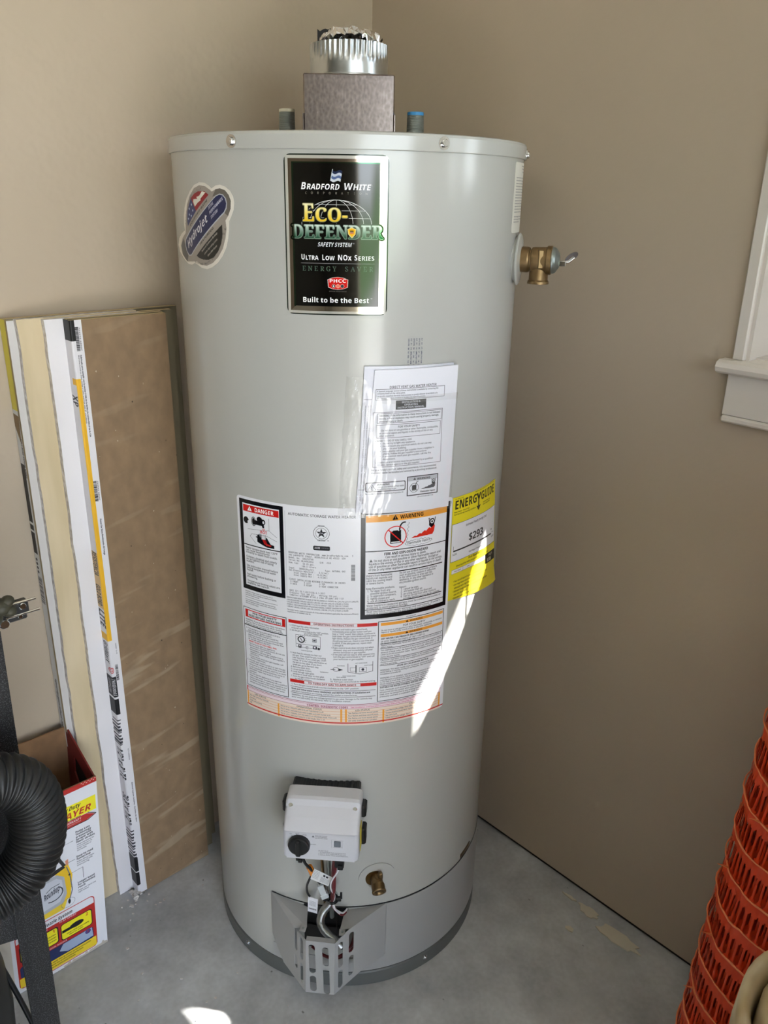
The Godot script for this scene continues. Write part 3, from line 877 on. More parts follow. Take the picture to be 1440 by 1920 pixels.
	rect(im, 350, 1185, 556, 23, RED); rect(im, 445, 1187, 358, 19, P)
	text(im, "TO TURN OFF GAS TO APPLIANCE", 624, 1190, 13, Color(0.45, 0.08, 0.10), "sansbold", 310, 1)
	text(im, "1. Turn the gas control knob counterclockwise to the \"OFF\" position.", 357, 1216, 11, SOFT, "sans", 440)
	rect(im, 352, 1238, 548, 3, INK)
	text(im, "Read and follow water heater WARNINGS and INSTRUCTIONS. If installation and", 357, 1249, 11, INK, "sansbold", 510)
	text(im, "operation instructions are missing, contact the retailer or manufacturer.", 357, 1266, 11, SOFT, "sans", 430)
	rect(im, 352, 1284, 548, 3, INK)
	para(im, ["WARNING: Do not apply line voltage (power) to gas valve. Damage to the controls may", "occur and will nullify the warranty. Refer to installation manual."], 357, 1295, 11, 16, SOFT, "sans", 0.93, 0, 524.0)
	# lower right: second warning panel
	frame(im, 911, 752, 460, 580, 4, INK)
	rect(im, 928, 764, 434, 20, ORANGE); caution(im, 1090, 765, 18, INK, ORANGE); text(im, "WARNING", 1116, 768, 12, Color(0.4, 0.22, 0.03), "sansbold", 94)
	text(im, "FOR YOUR SAFETY", 1150, 792, 13, INK, "sans", 158, 1)
	para(im, ["Do not store or use gasoline or other flammable, combustible, or corrosive", "vapors or liquids in the vicinity of this or any other appliance."], 929, 811, 10.5, 14.5, SOFT, "sans", 0.92, 0, 428.0)
	rect(im, 928, 843, 435, 20, ORANGE); caution(im, 1090, 844, 18, INK, ORANGE); text(im, "WARNING", 1116, 847, 12, Color(0.4, 0.22, 0.03), "sansbold", 94)
	text(im, "HOT WATER CAN PRODUCE 3RD DEGREE BURNS", 929, 871, 11.5, INK, "sansbold", 330)
	para(im, ["IN LESS THAN 5 SECONDS AT 140° F (60° C)", "IN 30 SECONDS AT 130° F (54° C)"], 929, 889, 11, 15.5, SOFT)
	for q in [910, 944, 1017, 1067, 1216]: rect(im, 926, q, 438, 3, INK)
	para(im, ["Vapors from flammable liquids will explode and catch fire causing death or", "severe burns."], 929, 917, 10.5, 14, SOFT, "sans", 0.93, 0, 428.0)
	para(im, ["This appliance must be installed in accordance with local codes or, in the", "absence of local codes, the National Fuel Gas Code, ANSI Z223.1 or the", "CAN/CSA B149 Installation Codes.  Not for installation in a manufactured", "home (Mobile Home)."], 929, 952, 10.5, 16, SOFT, "sans", 0.94, 0, 428.0)
	para(im, ["CAUTION: Operation of this water heater in an unapproved or", "contaminated atmosphere, any unapproved combustion or orifice, will", "void the warranty."], 929, 1024, 10.5, 14.5, SOFT, "sans", 0.94, 0, 428.0)
	text(im, "STATE OF CALIFORNIA NOTICE", 1150, 1078, 11, INK, "sansbold", 226, 1)
	para(im, ["WARNING: This water heater must be braced, anchored or strapped to", "avoid falling or moving during an earthquake. See instructions for", "installation procedures.", "", "WARNING: If not installed, operated and maintained in accordance with", "manufacturer's instructions this product could expose you to substances", "in the fuel or from fuel combustion which can cause death or serious", "illness including cancer, birth defects or other reproductive harm."], 928, 1096, 10.5, 14.6, SOFT, "sans", 0.94, 0, 430.0)
	text(im, "SUITABLE FOR WATER (POTABLE) HEATING AND SPACE HEATING", 928, 1224, 11, INK, "sansbold", 400)
	para(im, ["Toxic chemicals, such as used for boiler treatment, shall never be", "introduced into this system when used for space heating. This unit", "shall never be connected to any existing heating system or component", "previously used with a nonpotable water heating appliance."], 927, 1244, 10.5, 16, SOFT, "sans", 0.94, 0, 428.0)
	# diagnostic codes strip
	rect(im, 6, 1340, 1366, 160, Color(0.93, 0.86, 0.80)); rect(im, 6, 1340, 1366, 36, Color(0.94, 0.86, 0.89))
	var plum := Color(0.52, 0.16, 0.26)
	rect(im, 6, 1340, 1366, 3, plum); rect(im, 6, 1350, 1366, 2, plum); rect(im, 6, 1374, 1366, 2, plum); rect(im, 6, 1340, 8, 36, RED)
	text(im, "CONTROL DIAGNOSTIC CODES", 458, 1356, 14, plum, "sansbold", 268)
	text(im, "See Installation and Operation Instruction manual for complete instructions.", 742, 1358, 9.5, Color(0.75, 0.25, 0.42), "sans", 470)
	text(im, "LED STATUS", 70, 1381, 11, INK, "sans", 96); text(im, "OPERATIONAL STATUS", 388, 1381, 11, INK, "sans", 170); text(im, "LED STATUS", 770, 1381, 11, INK, "sans", 96); text(im, "FAULT STATUS", 1130, 1381, 11, INK, "sans", 120)
	for q in [6, 254, 676, 706, 948, 1358]: rect(im, q, 1396 if q in [254, 948] else 1378, 12, 98, ORANGE)
	for k in 5: rect(im, 14, 1396 + k * 19.5, 1352, 1.6, Color(0.86, 0.58, 0.40))
	para(im, ["One flash every four seconds.", "Heartbeat.", "Flash every second.", "Off."], 26, 1402, 9, 19.4, SOFT, "sans", 0.95, 0, 216.0)
	para(im, ["Not an error. Indicates pilot is lit and main burner is off.", "Not an error. Indicates main valve is open and main burner is lit.", "Not an error. Indicates that the control is in shutdown mode. Pilot is off.", "Not an error. Indicates control is in OFF mode. Pilot is off."], 274, 1402, 9, 19.4, SOFT, "sans", 0.93, 0, 386.0)
	para(im, ["Two flashes and three second pause.", "Four flashes and three second pause.", "Five flashes and three second pause.", "LED solid: Green/Normal operation."], 726, 1402, 9, 19.4, SOFT, "sans", 0.93, 0, 212.0)
	para(im, ["Low thermopile voltage. Main valve.", "Temperature exceeded limit reached.", "Gas valve fault.", "Failed thermopile voltage.  Rev 1-11"], 968, 1402, 9, 19.4, SOFT, "sans", 0.93, 0, 378.0)
	rect(im, 0, 1478, 1400, 8, RED)
	return im

func energy_print() -> Image:
	var Y := Color(0.93, 0.86, 0.16)
	var im := canvas(420, 640, Y)
	text(im, "U.S. Government", 18, 8, 6, SOFT); text(im, "Federal law prohibits removal of this label before consumer purchase.", 180, 4, 5.5, SOFT, "sans", 220)
	text(im, "ENERG", 14, 20, 46, INK, "sansbold", 190)
	text(im, "GUIDE", 236, 20, 46, INK, "sansbold", 168)
	fill_poly(im, PackedVector2Array([Vector2(194, 20), Vector2(208, 20), Vector2(217, 40), Vector2(226, 20), Vector2(240, 20), Vector2(223, 56), Vector2(223, 92), Vector2(238, 90), Vector2(218, 118), Vector2(198, 90), Vector2(213, 92), Vector2(213, 56)]), INK)
	para(im, ["Water Heater - Natural Gas", "Tank Size (Storage Capacity): 50 Gallons"], 14, 78, 7.5, 13, INK, "sans", 0.95, 0, 178.0)
	para(im, ["Bradford White Corp", "Model: URG250T6N"], 262, 82, 7, 12, INK, "sans", 0.9, 0, 100.0)
	rect(im, 4, 146, 412, 214, Color(0.905, 0.90, 0.925)); frame(im, 4, 146, 412, 214, 1.5, SOFT)
	text(im, "Estimated Yearly Energy Cost", 210, 168, 12, INK, "sans", 196, 1)
	text(im, "$293", 140, 230, 42, INK, "sansbold", 142)
	rect(im, 22, 296, 348, 8, INK); rect(im, 22, 272, 1.5, 22, SOFT)
	fill_poly(im, PackedVector2Array([Vector2(366, 272), Vector2(378, 272), Vector2(372, 284)]), INK); rect(im, 376, 294, 22, 2, SOFT)
	text(im, "$226", 18, 314, 10, SOFT); text(im, "$307", 372, 314, 10, SOFT); text(im, "Cost Range of Similar Models", 150, 332, 9, INK, "sans", 140)
	text(im, "First Hour Rating", 150, 365, 12, INK, "sansbold", 130)
	text(im, "(How much hot water you get in the first hour of use)", 50, 386, 10, INK, "sans", 290)
	rect(im, 16, 408, 292, 24, Color(0.90, 0.89, 0.90)); frame(im, 16, 408, 292, 24, 1.2, SOFT); rect(im, 106, 408, 1.2, 24, SOFT); rect(im, 206, 408, 1.2, 24, SOFT)
	text(im, "Very Small", 36, 416, 8, SOFT); text(im, "Low", 142, 416, 8, SOFT); text(im, "Medium", 236, 416, 8, SOFT)
	rect(im, 308, 404, 112, 60, Color(0.12, 0.11, 0.08)); text(im, "High", 346, 412, 14, Color(0.85, 0.83, 0.75), "sansbold"); rect(im, 330, 436, 44, 20, Color(0.8, 0.78, 0.7)); text(im, "93", 340, 440, 12, INK, "sansbold")
	para(im, ["• Your cost will depend on your utility rates and use.", "• Cost range based only on models of similar capacity fueled by", "   natural gas with a high first hour rating.", "• Estimated energy cost based on a national average natural gas", "   cost of $1.09 per therm.", "• Estimated yearly energy use: 268 therms.", "ftc.gov/energy"], 34, 474, 9.5, 20, INK, "sans", 0.93, 0, 300.0)
	return im

func manual_print() -> Image:
	var P := Color(0.905, 0.905, 0.93)
	var im := canvas(480, 740, P)
	# the sheet is set a little askew: rows drift down to the right
	text(im, "DIRECT VENT GAS WATER HEATER", 120, 88, 12, INK, "sans", 246)
	frame(im, 54, 102, 356, 52, 1.5, SOFT)
	para(im, ["A Spanish language version of these instructions is available by contacting the", "company listed on the rating plate.", "La versión española de estas instrucciones se puede obtener al escribirle a la", "fábrica cuyo nombre aparece en la placa de especificaciones."], 60, 108, 7, 11.5, SOFT, "sans", 0.92, 0, 344.0)
	rect(im, 154, 160, 158, 44, INK)
	text(im, "INSTALLATION &", 233, 165, 9, P, "sansbold", 100, 1); text(im, "OPERATING", 233, 178, 9, P, "sansbold", 74, 1); text(im, "INSTRUCTION MANUAL", 233, 191, 9, P, "sansbold", 142, 1)
	frame(im, 42, 214, 362, 276, 1.6, SOFT)
	frame(im, 62, 220, 336, 48, 1.5, SOFT)
	para(im, ["WARNING: If the information in these instructions is not followed", "exactly, a fire or explosion may result causing property damage,", "personal injury or death."], 72, 227, 9, 14, INK, "sans", 0.95, 0, 320.0)
	frame(im, 60, 276, 334, 66, 1.5, SOFT)
	text(im, "FOR YOUR SAFETY", 225, 284, 10, INK, "sans", 118, 1)
	para(im, ["  - Do not store or use gasoline or other flammable, combustible,", "or corrosive vapors and liquids in the vicinity of this or any", "other appliance."], 72, 300, 9, 13.5, SOFT, "sans", 0.97, 0, 312.0)
	text(im, "– WHAT TO DO IF YOU SMELL GAS", 52, 352, 9, SOFT, "sans", 190)
	para(im, ["•   Do not try to light any appliance.", "•   Do not touch any electrical switch; do not use any", "     phone in your building.", "•   Immediately call your gas supplier from a neighbor's", "     phone. Follow the gas supplier's instructions.", "•   If you cannot reach your gas supplier, call the fire", "     department."], 78, 366, 8.5, 13.2, SOFT, "sans", 0.97, 0, 320.0)
	para(im, ["– Installation and service must be performed by a qualified", "   installer, service agency or the gas supplier."], 54, 462, 8.5, 13, SOFT, "sans", 0.97, 0, 338.0)
	para(im, ["For your family's comfort, safety and convenience, it is recommended", "this water heater be installed and serviced by a plumbing professional."], 36, 500, 9, 14.5, INK, "sans", 0.98, 0, 350.0)
	rrect(im, 8, 568, 206, 50, 8, INK); rrect(im, 12, 572, 198, 42, 6, P)
	stroke(im, PackedVector2Array([Vector2(40, 578), Vector2(20, 608), Vector2(60, 608)]), 2, SOFT, true); rect(im, 38, 588, 3, 10, INK); rect(im, 38, 601, 3, 3, INK)
	text(im, "WARNING", 66, 576, 9.5, INK, "sansbold", 66); para(im, ["CANCER AND REPRODUCTIVE HARM", "www.P65Warnings.ca.gov"], 66, 590, 7, 11, SOFT, "sans", 0.95, 0, 140.0)
	text(im, "As required by the State of California Proposition 65", 8, 624, 7, SOFT, "sans", 196)
	rect(im, 222, 550, 172, 104, INK); rect(im, 227, 555, 162, 94, P); rect(im, 228, 556, 160, 20, Color(0.72, 0.72, 0.75))
	caution(im, 256, 558, 15, INK, P); text(im, "WARNING", 276, 561, 11, INK, "sansbold", 76)
	gas_can(im, Vector2(262, 610), 24, SOFT)
	flames(im, 300, 624, 80, 32, SOFT)
	text(im, "Flammable Vapors", 296, 634, 8, INK, "sansbold", 84)
	text(im, "239-45976-00A REV 1/18", 280, 660, 6, SOFT, "sans", 90)
	return im

func leaf_print() -> Image:
	# the leaf folded behind the cover: its lines run down the page
	var im := canvas(740, 80, Color(0.88, 0.88, 0.92))
	for k in 3:
		text(im, "All technical and warranty questions should be directed to the local dealer. Replacement parts may be ordered.", 180, 12 + k * 20, 8, SOFT, "sans", 520)
	rect(im, 150, 4, 2, 70, SOFT); rect(im, 620, 4, 2, 70, SOFT)
	return im

func performance_print() -> Image:
	# units: x = degrees from -71.5 to -34 over 560 px, y = height 1.465 to 1.343 over 372*1.0 px
	var im := canvas(560, 372, Color(0.88, 0.86, 0.82))
	var q := func(a: float, h: float) -> Vector2: return Vector2((a + 71.5) / 37.5 * 560.0, (1.465 - h) / 0.122 * 372.0)
	var pl := func(l: Array) -> PackedVector2Array:
		var p := PackedVector2Array()
		for i in range(0, l.size(), 2): p.append(q.call(l[i], l[i + 1]))
		return p
	fill_poly(im, pl.call([-49.2, 1.458, -46.21, 1.4567, -44.03, 1.4523, -43.1, 1.4499, -41.4, 1.453, -39.59, 1.4543, -37.5, 1.4518, -36.15, 1.4458, -35.46, 1.4384, -35.7, 1.4281, -36.77, 1.4184, -37.9, 1.4127, -37.65, 1.4016, -38.28, 1.3889, -39.61, 1.3744, -41.89, 1.3623, -44.52, 1.3536, -47.56, 1.3489, -50.52, 1.3487, -53.34, 1.3531, -60.72, 1.3506, -65.34, 1.3599, -66.68, 1.3719, -64.3, 1.3832, -60.63, 1.3916, -59.37, 1.4155, -57.91, 1.4303, -55.47, 1.4434, -52.36, 1.4541]), Color(0.60, 0.57, 0.54))
	fill_poly(im, pl.call([-41.4, 1.453, -39.59, 1.4543, -37.5, 1.4518, -36.15, 1.4458, -35.46, 1.4384, -35.7, 1.4281, -36.77, 1.4184, -38.2, 1.4224, -37.2, 1.43, -37.3, 1.442, -39.5, 1.4473, -43.0, 1.443]), Color(0.40, 0.38, 0.35))
	fill_poly(im, pl.call([-63.0, 1.3832, -66.68, 1.3719, -65.34, 1.3599, -60.72, 1.3506, -59.5, 1.3590, -61.87, 1.3755]), Color(0.30, 0.30, 0.30))
	fill_poly(im, pl.call([-54.84, 1.4406, -52.59, 1.4464, -50.0, 1.45, -46.63, 1.4501, -44.71, 1.4457, -51.96, 1.4233]), Color(0.58, 0.10, 0.14))
	fill_poly(im, pl.call([-47.98, 1.4501, -46.13, 1.4487, -49.0, 1.4400, -48.9, 1.438, -50.75, 1.4345, -52.44, 1.4293, -53.42, 1.4357, -53.14, 1.4393, -50.81, 1.4400, -51.2, 1.4425, -49.6, 1.4440]), Color(0.88, 0.87, 0.82))
	fill_poly(im, pl.call([-54.84, 1.4406, -51.96, 1.4233, -58.17, 1.4017, -58.69, 1.4083, -57.85, 1.423]), Color(0.13, 0.18, 0.40))
	for s in [[-54.6, 1.432], [-56.4, 1.426], [-54.0, 1.424], [-56.6, 1.418], [-55.2, 1.4165], [-57.4, 1.412]]:
		fill_poly(im, star(q.call(s[0], s[1]), 8), Color(0.75, 0.82, 0.92))
	fill_poly(im, pl.call([-41.56, 1.4448, -39.93, 1.4473, -38.43, 1.4464, -37.35, 1.4417, -36.93, 1.4349, -37.24, 1.428, -38.18, 1.4224, -57.02, 1.3602, -58.95, 1.3596, -61.0, 1.3666, -61.87, 1.3755, -61.0, 1.3832]), Color(0.72, 0.74, 0.78))
	fill_poly(im, pl.call([-41.5, 1.4435, -39.9, 1.4460, -38.6, 1.4450, -37.7, 1.4410, -37.3, 1.4349, -37.6, 1.429, -38.4, 1.4238, -57.1, 1.3618, -58.7, 1.3612, -60.5, 1.3670, -61.3, 1.3755, -60.5, 1.3822]), Color(0.07, 0.11, 0.30))
	fill_poly(im, pl.call([-39.4, 1.4069, -39.39, 1.3943, -40.17, 1.3814, -41.75, 1.3703, -43.85, 1.3618, -46.55, 1.3574, -49.4, 1.3569, -51.84, 1.3587, -53.26, 1.3613]), Color(0.05, 0.05, 0.05))
	var up: Vector2 = Vector2(-4, -32)
	slant(im, "Hydrojet", q.call(-59.3, 1.3685), q.call(-45.6, 1.4110), Vector2(-6, 34) * Vector2(1, -1), Color(0.86, 0.86, 0.88), "sansbold")
	slant(im, "TOTAL", q.call(-45.2, 1.4250), q.call(-42.6, 1.4340), up * 0.40, Color(0.86, 0.86, 0.9), "sansbold")
	slant(im, "PERFORMANCE", q.call(-44.8, 1.4190), q.call(-38.5, 1.4400), up * 0.40, Color(0.86, 0.86, 0.9), "sansbold")
	slant(im, "SYSTEM", q.call(-44.2, 1.4130), q.call(-40.9, 1.4240), up * 0.40, Color(0.86, 0.86, 0.9), "sansbold")
	slant(im, "EQUIPPED WITH", q.call(-56.6, 1.4010), q.call(-45.4, 1.4375), up * 0.28, Color(0.16, 0.15, 0.14), "sansbold")
	slant(im, "FEATURING", q.call(-50.9, 1.3755), q.call(-43.1, 1.4010), up * 0.30, Color(0.16, 0.15, 0.14), "sansbold")
	slant(im, "Reduced Sediment Buildup", q.call(-50.0, 1.3665), q.call(-41.6, 1.3945), up * 0.27, Color(0.82, 0.80, 0.77), "sansbold")
	slant(im, "Lower Operating Costs", q.call(-48.6, 1.3635), q.call(-41.7, 1.3860), up * 0.27, Color(0.82, 0.80, 0.77), "sansbold")
	slant(im, "More Hot Water", q.call(-46.9, 1.3612), q.call(-42.0, 1.3772), up * 0.27, Color(0.82, 0.80, 0.77), "sansbold")
	var word := "BRADFORD WHITE CORPORATION"
	for i in word.length():
		var t := i / 25.0
		var c: Vector2 = q.call(lerp(-54.4, -38.2, pow(t, 1.0)), 1.352 - 0.0035 * sin(t * PI * 0.9) + pow(t, 3.0) * 0.050)
		text(im, word[i], c.x, c.y - 4, 8, Color(0.2, 0.19, 0.18), "sans", 0, 1)
	var us := "BUILT IN THE U.S.A."
	for i in us.length():
		var t := i / 18.0
		var c: Vector2 = q.call(lerp(-60.2, -47.5, pow(t, 1.5)), lerp(1.405, 1.4545, 1.0 - pow(1.0 - t, 1.6)))
		text(im, us[i], c.x, c.y - 4, 7, Color(0.3, 0.28, 0.26), "sans", 0, 1)
	return im

func patch_print() -> Image:
	var im := canvas(220, 420, Color(0.88, 0.87, 0.83))
	for k in 3: text(im, ["WARNING FOR", "PROPER USE", "READ"][k], 110, 16 + k * 17, 8, SOFT, "sansbold", 90 - k * 14, 1)
	for k in 13: text(im, "instructions for installing and servicing relief valve" if k % 2 else "operate the relief valve yearly and inspect drain", 12, 86 + k * 17, 8, SOFT, "sans", 196)
	for k in 3: text(im, "discharge line must end near floor drain", 12, 318 + k * 16, 8, SOFT, "sans", 190 if k < 2 else 60)
	text(im, "1/05", 170, 400, 6, SOFT)
	return im

func control_print() -> Image:
	# lower front of the gas control: 126 mm by 60 mm
	var im := canvas(504, 240, Color(0.80, 0.80, 0.82))
	for k in [["HOT", 36, 12], ["PILOT", 84, 8], ["WARM", 138, 14]]:
		text(im, k[0], k[1], k[2], 7, SOFT, "sans", 0, 1)
	for i in 6:
		var d := Vector2.from_angle(-2.25 + i * 0.55)
		stroke(im, PackedVector2Array([Vector2(90, 92) + d * 70, Vector2(90, 92) + d * 76]), 4, INK)
	text(im, "VACATION", 174, 96, 7, SOFT); text(im, "OFF", 20, 150, 7, SOFT)
	caution(im, 190, 16, 20, SOFT, Color(0.8, 0.8, 0.82)); para(im, ["Hotter water increases", "the risk of scald injury", "See instruction manual"], 214, 14, 7, 11, SOFT, "sans", 0.9)
	text(im, "IGNITER", 372, 86, 8, SOFT, "sans", 0, 1)
	para(im, ["TO LIGHT PILOT:", "1. Set knob to PILOT. Push and hold the knob.", "2. Press the igniter button until the pilot is lit.", "3. Hold one minute, release and set temperature."], 236, 150, 7.5, 13, SOFT, "sans", 0.95)
	return im

func stencil_print() -> Image:
	var im := canvas(120, 210, Color(0.16, 0.17, 0.36, 0.0))
	for k in 6:
		slant(im, "02 01 20 URG250T6N 45 PASS" if k % 2 == 0 else "TESTED OK 50 GAL 14:22 LINE 4", Vector2(102 - k * 17, 4), Vector2(102 - k * 17, 206), Vector2(9, 0), Color(0.16, 0.17, 0.36), "monobold")
	return im

# ------------------------------------------------------------------ scene
func _ready() -> void:
	rng.seed = 4
	light_and_camera()
	make_materials()
	build_room()
	build_window()
	build_added_cabinet()
	build_added_locker()
	build_heater()
	build_boards()
	build_sprayer_box()
	build_machine()
	build_hose()
	build_drum()
	build_fence()
	build_cloth()
	build_debris()

func light_and_camera() -> void:
	var cam := Camera3D.new()
	cam.name = "camera"
	add_child(cam)
	var x := Vector3(0.6763, 0.0158, -0.7363)
	var y := Vector3(-0.2758, 0.9324, -0.2334)
	x = x.normalized()
	var z := x.cross(y).normalized()
	y = z.cross(x)
	cam.transform = Transform3D(Basis(x, y, z), Vector3(1.4437, 1.4472, 1.2859))
	cam.fov = 64.28
	cam.near = 0.05
	cam.far = 200.0
	cam.current = true

	var env := Environment.new()
	env.background_mode = Environment.BG_SKY
	var sky := Sky.new()
	var sm := ProceduralSkyMaterial.new()
	sm.sky_top_color = Color(0.56, 0.64, 0.76)
	sm.sky_horizon_color = Color(0.86, 0.885, 0.90)
	sm.ground_bottom_color = Color(0.36, 0.36, 0.32)
	sm.ground_horizon_color = Color(0.66, 0.68, 0.66)
	sm.sky_energy_multiplier = 1.0
	sm.sun_angle_max = 0.0
	sky.sky_material = sm
	env.sky = sky
	env.background_energy_multiplier = 6.0
	env.tonemap_mode = Environment.TONE_MAPPER_LINEAR
	env.tonemap_exposure = 2.12
	env.sdfgi_enabled = true
	env.ssao_enabled = true
	env.ssil_enabled = true
	var we := WorldEnvironment.new()
	we.name = "world_environment"
	we.environment = env
	add_child(we)

	var sun := DirectionalLight3D.new()
	sun.name = "sun"
	add_child(sun)
	sun.look_at_from_position(Vector3.ZERO, Vector3(-1.30, -1.78, 1.0), Vector3.UP)
	sun.light_energy = 12.0
	sun.light_color = Color(1.0, 0.98, 0.95)
	sun.light_angular_distance = 0.53
	sun.shadow_enabled = true
	sun.sky_mode = DirectionalLight3D.SKY_MODE_LIGHT_ONLY

const WX0 := 0.888
const WX1 := 1.816
const WY0 := 1.2155
const WY1 := 2.12
const ROOM_X := 3.8
const ROOM_Z := 5.4
const CEIL := 2.70
const WALL := 0.15

func build_room() -> void:
	var st := begin()
	box(st, Vector3(ROOM_X * 0.5, -0.06, ROOM_Z * 0.5), Vector3(ROOM_X + 0.3, 0.12, ROOM_Z + 0.3))
	struct("floor", st, M.concrete)
	st = begin()
	box(st, Vector3(-WALL * 0.5, CEIL * 0.5, ROOM_Z * 0.5), Vector3(WALL, CEIL, ROOM_Z + 2 * WALL))
	struct("wall_left", st, M.painted_wall)
	st = begin()
	# the board stops a finger above the slab, as drywall does
	box(st, Vector3(WX0 * 0.5, CEIL * 0.5 + 0.007, -WALL * 0.5), Vector3(WX0, CEIL - 0.014, WALL))
	box(st, Vector3((WX1 + ROOM_X) * 0.5, CEIL * 0.5 + 0.007, -WALL * 0.5), Vector3(ROOM_X - WX1, CEIL - 0.014, WALL))
	box(st, Vector3((WX0 + WX1) * 0.5, WY0 * 0.5 + 0.007, -WALL * 0.5), Vector3(WX1 - WX0, WY0 - 0.014, WALL))
	box(st, Vector3((WX0 + WX1) * 0.5, (WY1 + CEIL) * 0.5, -WALL * 0.5), Vector3(WX1 - WX0, CEIL - WY1, WALL))
	struct("wall_right", st, M.painted_wall)
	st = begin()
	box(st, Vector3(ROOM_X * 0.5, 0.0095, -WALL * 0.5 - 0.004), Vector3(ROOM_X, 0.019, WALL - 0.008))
	struct("shade_strip_4", st, M.gap_shade)  # dark strip added for the shade in the gap under the board
	# the wall behind the camera with the open garage door
	st = begin()
	box(st, Vector3(ROOM_X + WALL * 0.5, CEIL * 0.5, 0.225), Vector3(WALL, CEIL, 0.75))
	box(st, Vector3(ROOM_X + WALL * 0.5, CEIL * 0.5, 4.175), Vector3(WALL, CEIL, 2.75))
	box(st, Vector3(ROOM_X + WALL * 0.5, (2.2 + CEIL) * 0.5, 1.70), Vector3(WALL, CEIL - 2.2, 2.2))
	struct("wall_back", st, M.raw_board)
	st = begin()
	box(st, Vector3(ROOM_X * 0.5, CEIL * 0.5, ROOM_Z + WALL * 0.5), Vector3(ROOM_X + 2 * WALL, CEIL, WALL))
	struct("wall_front", st, M.raw_board)
	st = begin()
	box(st, Vector3(ROOM_X * 0.5, CEIL + 0.02, ROOM_Z * 0.5), Vector3(ROOM_X + 2 * WALL, 0.04, ROOM_Z + 2 * WALL))
	struct("ceiling", st, M.ceiling_paint)
	# roof with its eave outside; the fascia's lower edge cuts the sun off above the sill
	st = begin()
	box(st, Vector3(ROOM_X * 0.5, 2.82, ROOM_Z * 0.5), Vector3(ROOM_X + 1.5, 0.15, ROOM_Z + 1.5))
	struct("trim_1", st, M.siding)
	# outside
	st = begin()
	box(st, Vector3(ROOM_X + 5.2, -0.11, 2.8), Vector3(9.7, 0.12, 6.5))
	struct("trim_2", st, M.driveway)
	st = begin()
	box(st, Vector3(8.0, -0.22, 2.8), Vector3(90.0, 0.16, 90.0))
	struct("trim_3", st, M.lawn)

func build_added_cabinet() -> void:
	# added unseen cabinet along the window wall, shades the lower right corner
	var o := thing("added_cabinet", "added tan cabinet, unseen beyond the fence roll, shading the lower right wall", "cabinet", Vector3(2.22, 0, 0.43))
	var st := begin()
	box(st, Vector3(0, 0.64, 0), Vector3(1.26, 1.20, 0.80), 0.006)
	box(st, Vector3(0, 0.02, 0), Vector3(1.20, 0.04, 0.74))
	obj("carcass", st, M.cardboard, o)
	for s in [-1, 1]:
		st = begin()
		box(st, Vector3(s * 0.314, 0.64, 0.410), Vector3(0.620, 1.16, 0.020), 0.004)
		var d := obj("door", st, M.cardboard, o)
		st = begin()
		box(st, Vector3(s * 0.05, 0.70, 0.432), Vector3(0.014, 0.13, 0.022), 0.004)
		obj("handle", st, M.zinc_dull, d)

func build_added_locker() -> void:
	# added unseen dark locker, cuts light bounced towards the right wall
	var o := thing("added_locker", "added dark locker, unseen past the machine stand, cutting light bounced off the left wall", "locker", Vector3(0.32, 0, 2.42))
	var st := begin()
	box(st, Vector3(0, 0.99, 0), Vector3(0.56, 1.86, 1.50), 0.006)
	box(st, Vector3(0, 0.03, 0), Vector3(0.50, 0.06, 1.44))
	obj("carcass", st, M.drum_plastic, o)
	for s in [-1, 1]:
		st = begin()
		box(st, Vector3(0.288, 0.99, s * 0.374), Vector3(0.018, 1.80, 0.738), 0.004)
		var d := obj("door", st, M.drum_plastic, o)
		st = begin()
		box(st, Vector3(0.308, 1.02, s * 0.06), Vector3(0.022, 0.14, 0.014), 0.004)
		obj("handle", st, M.zinc_dull, d)

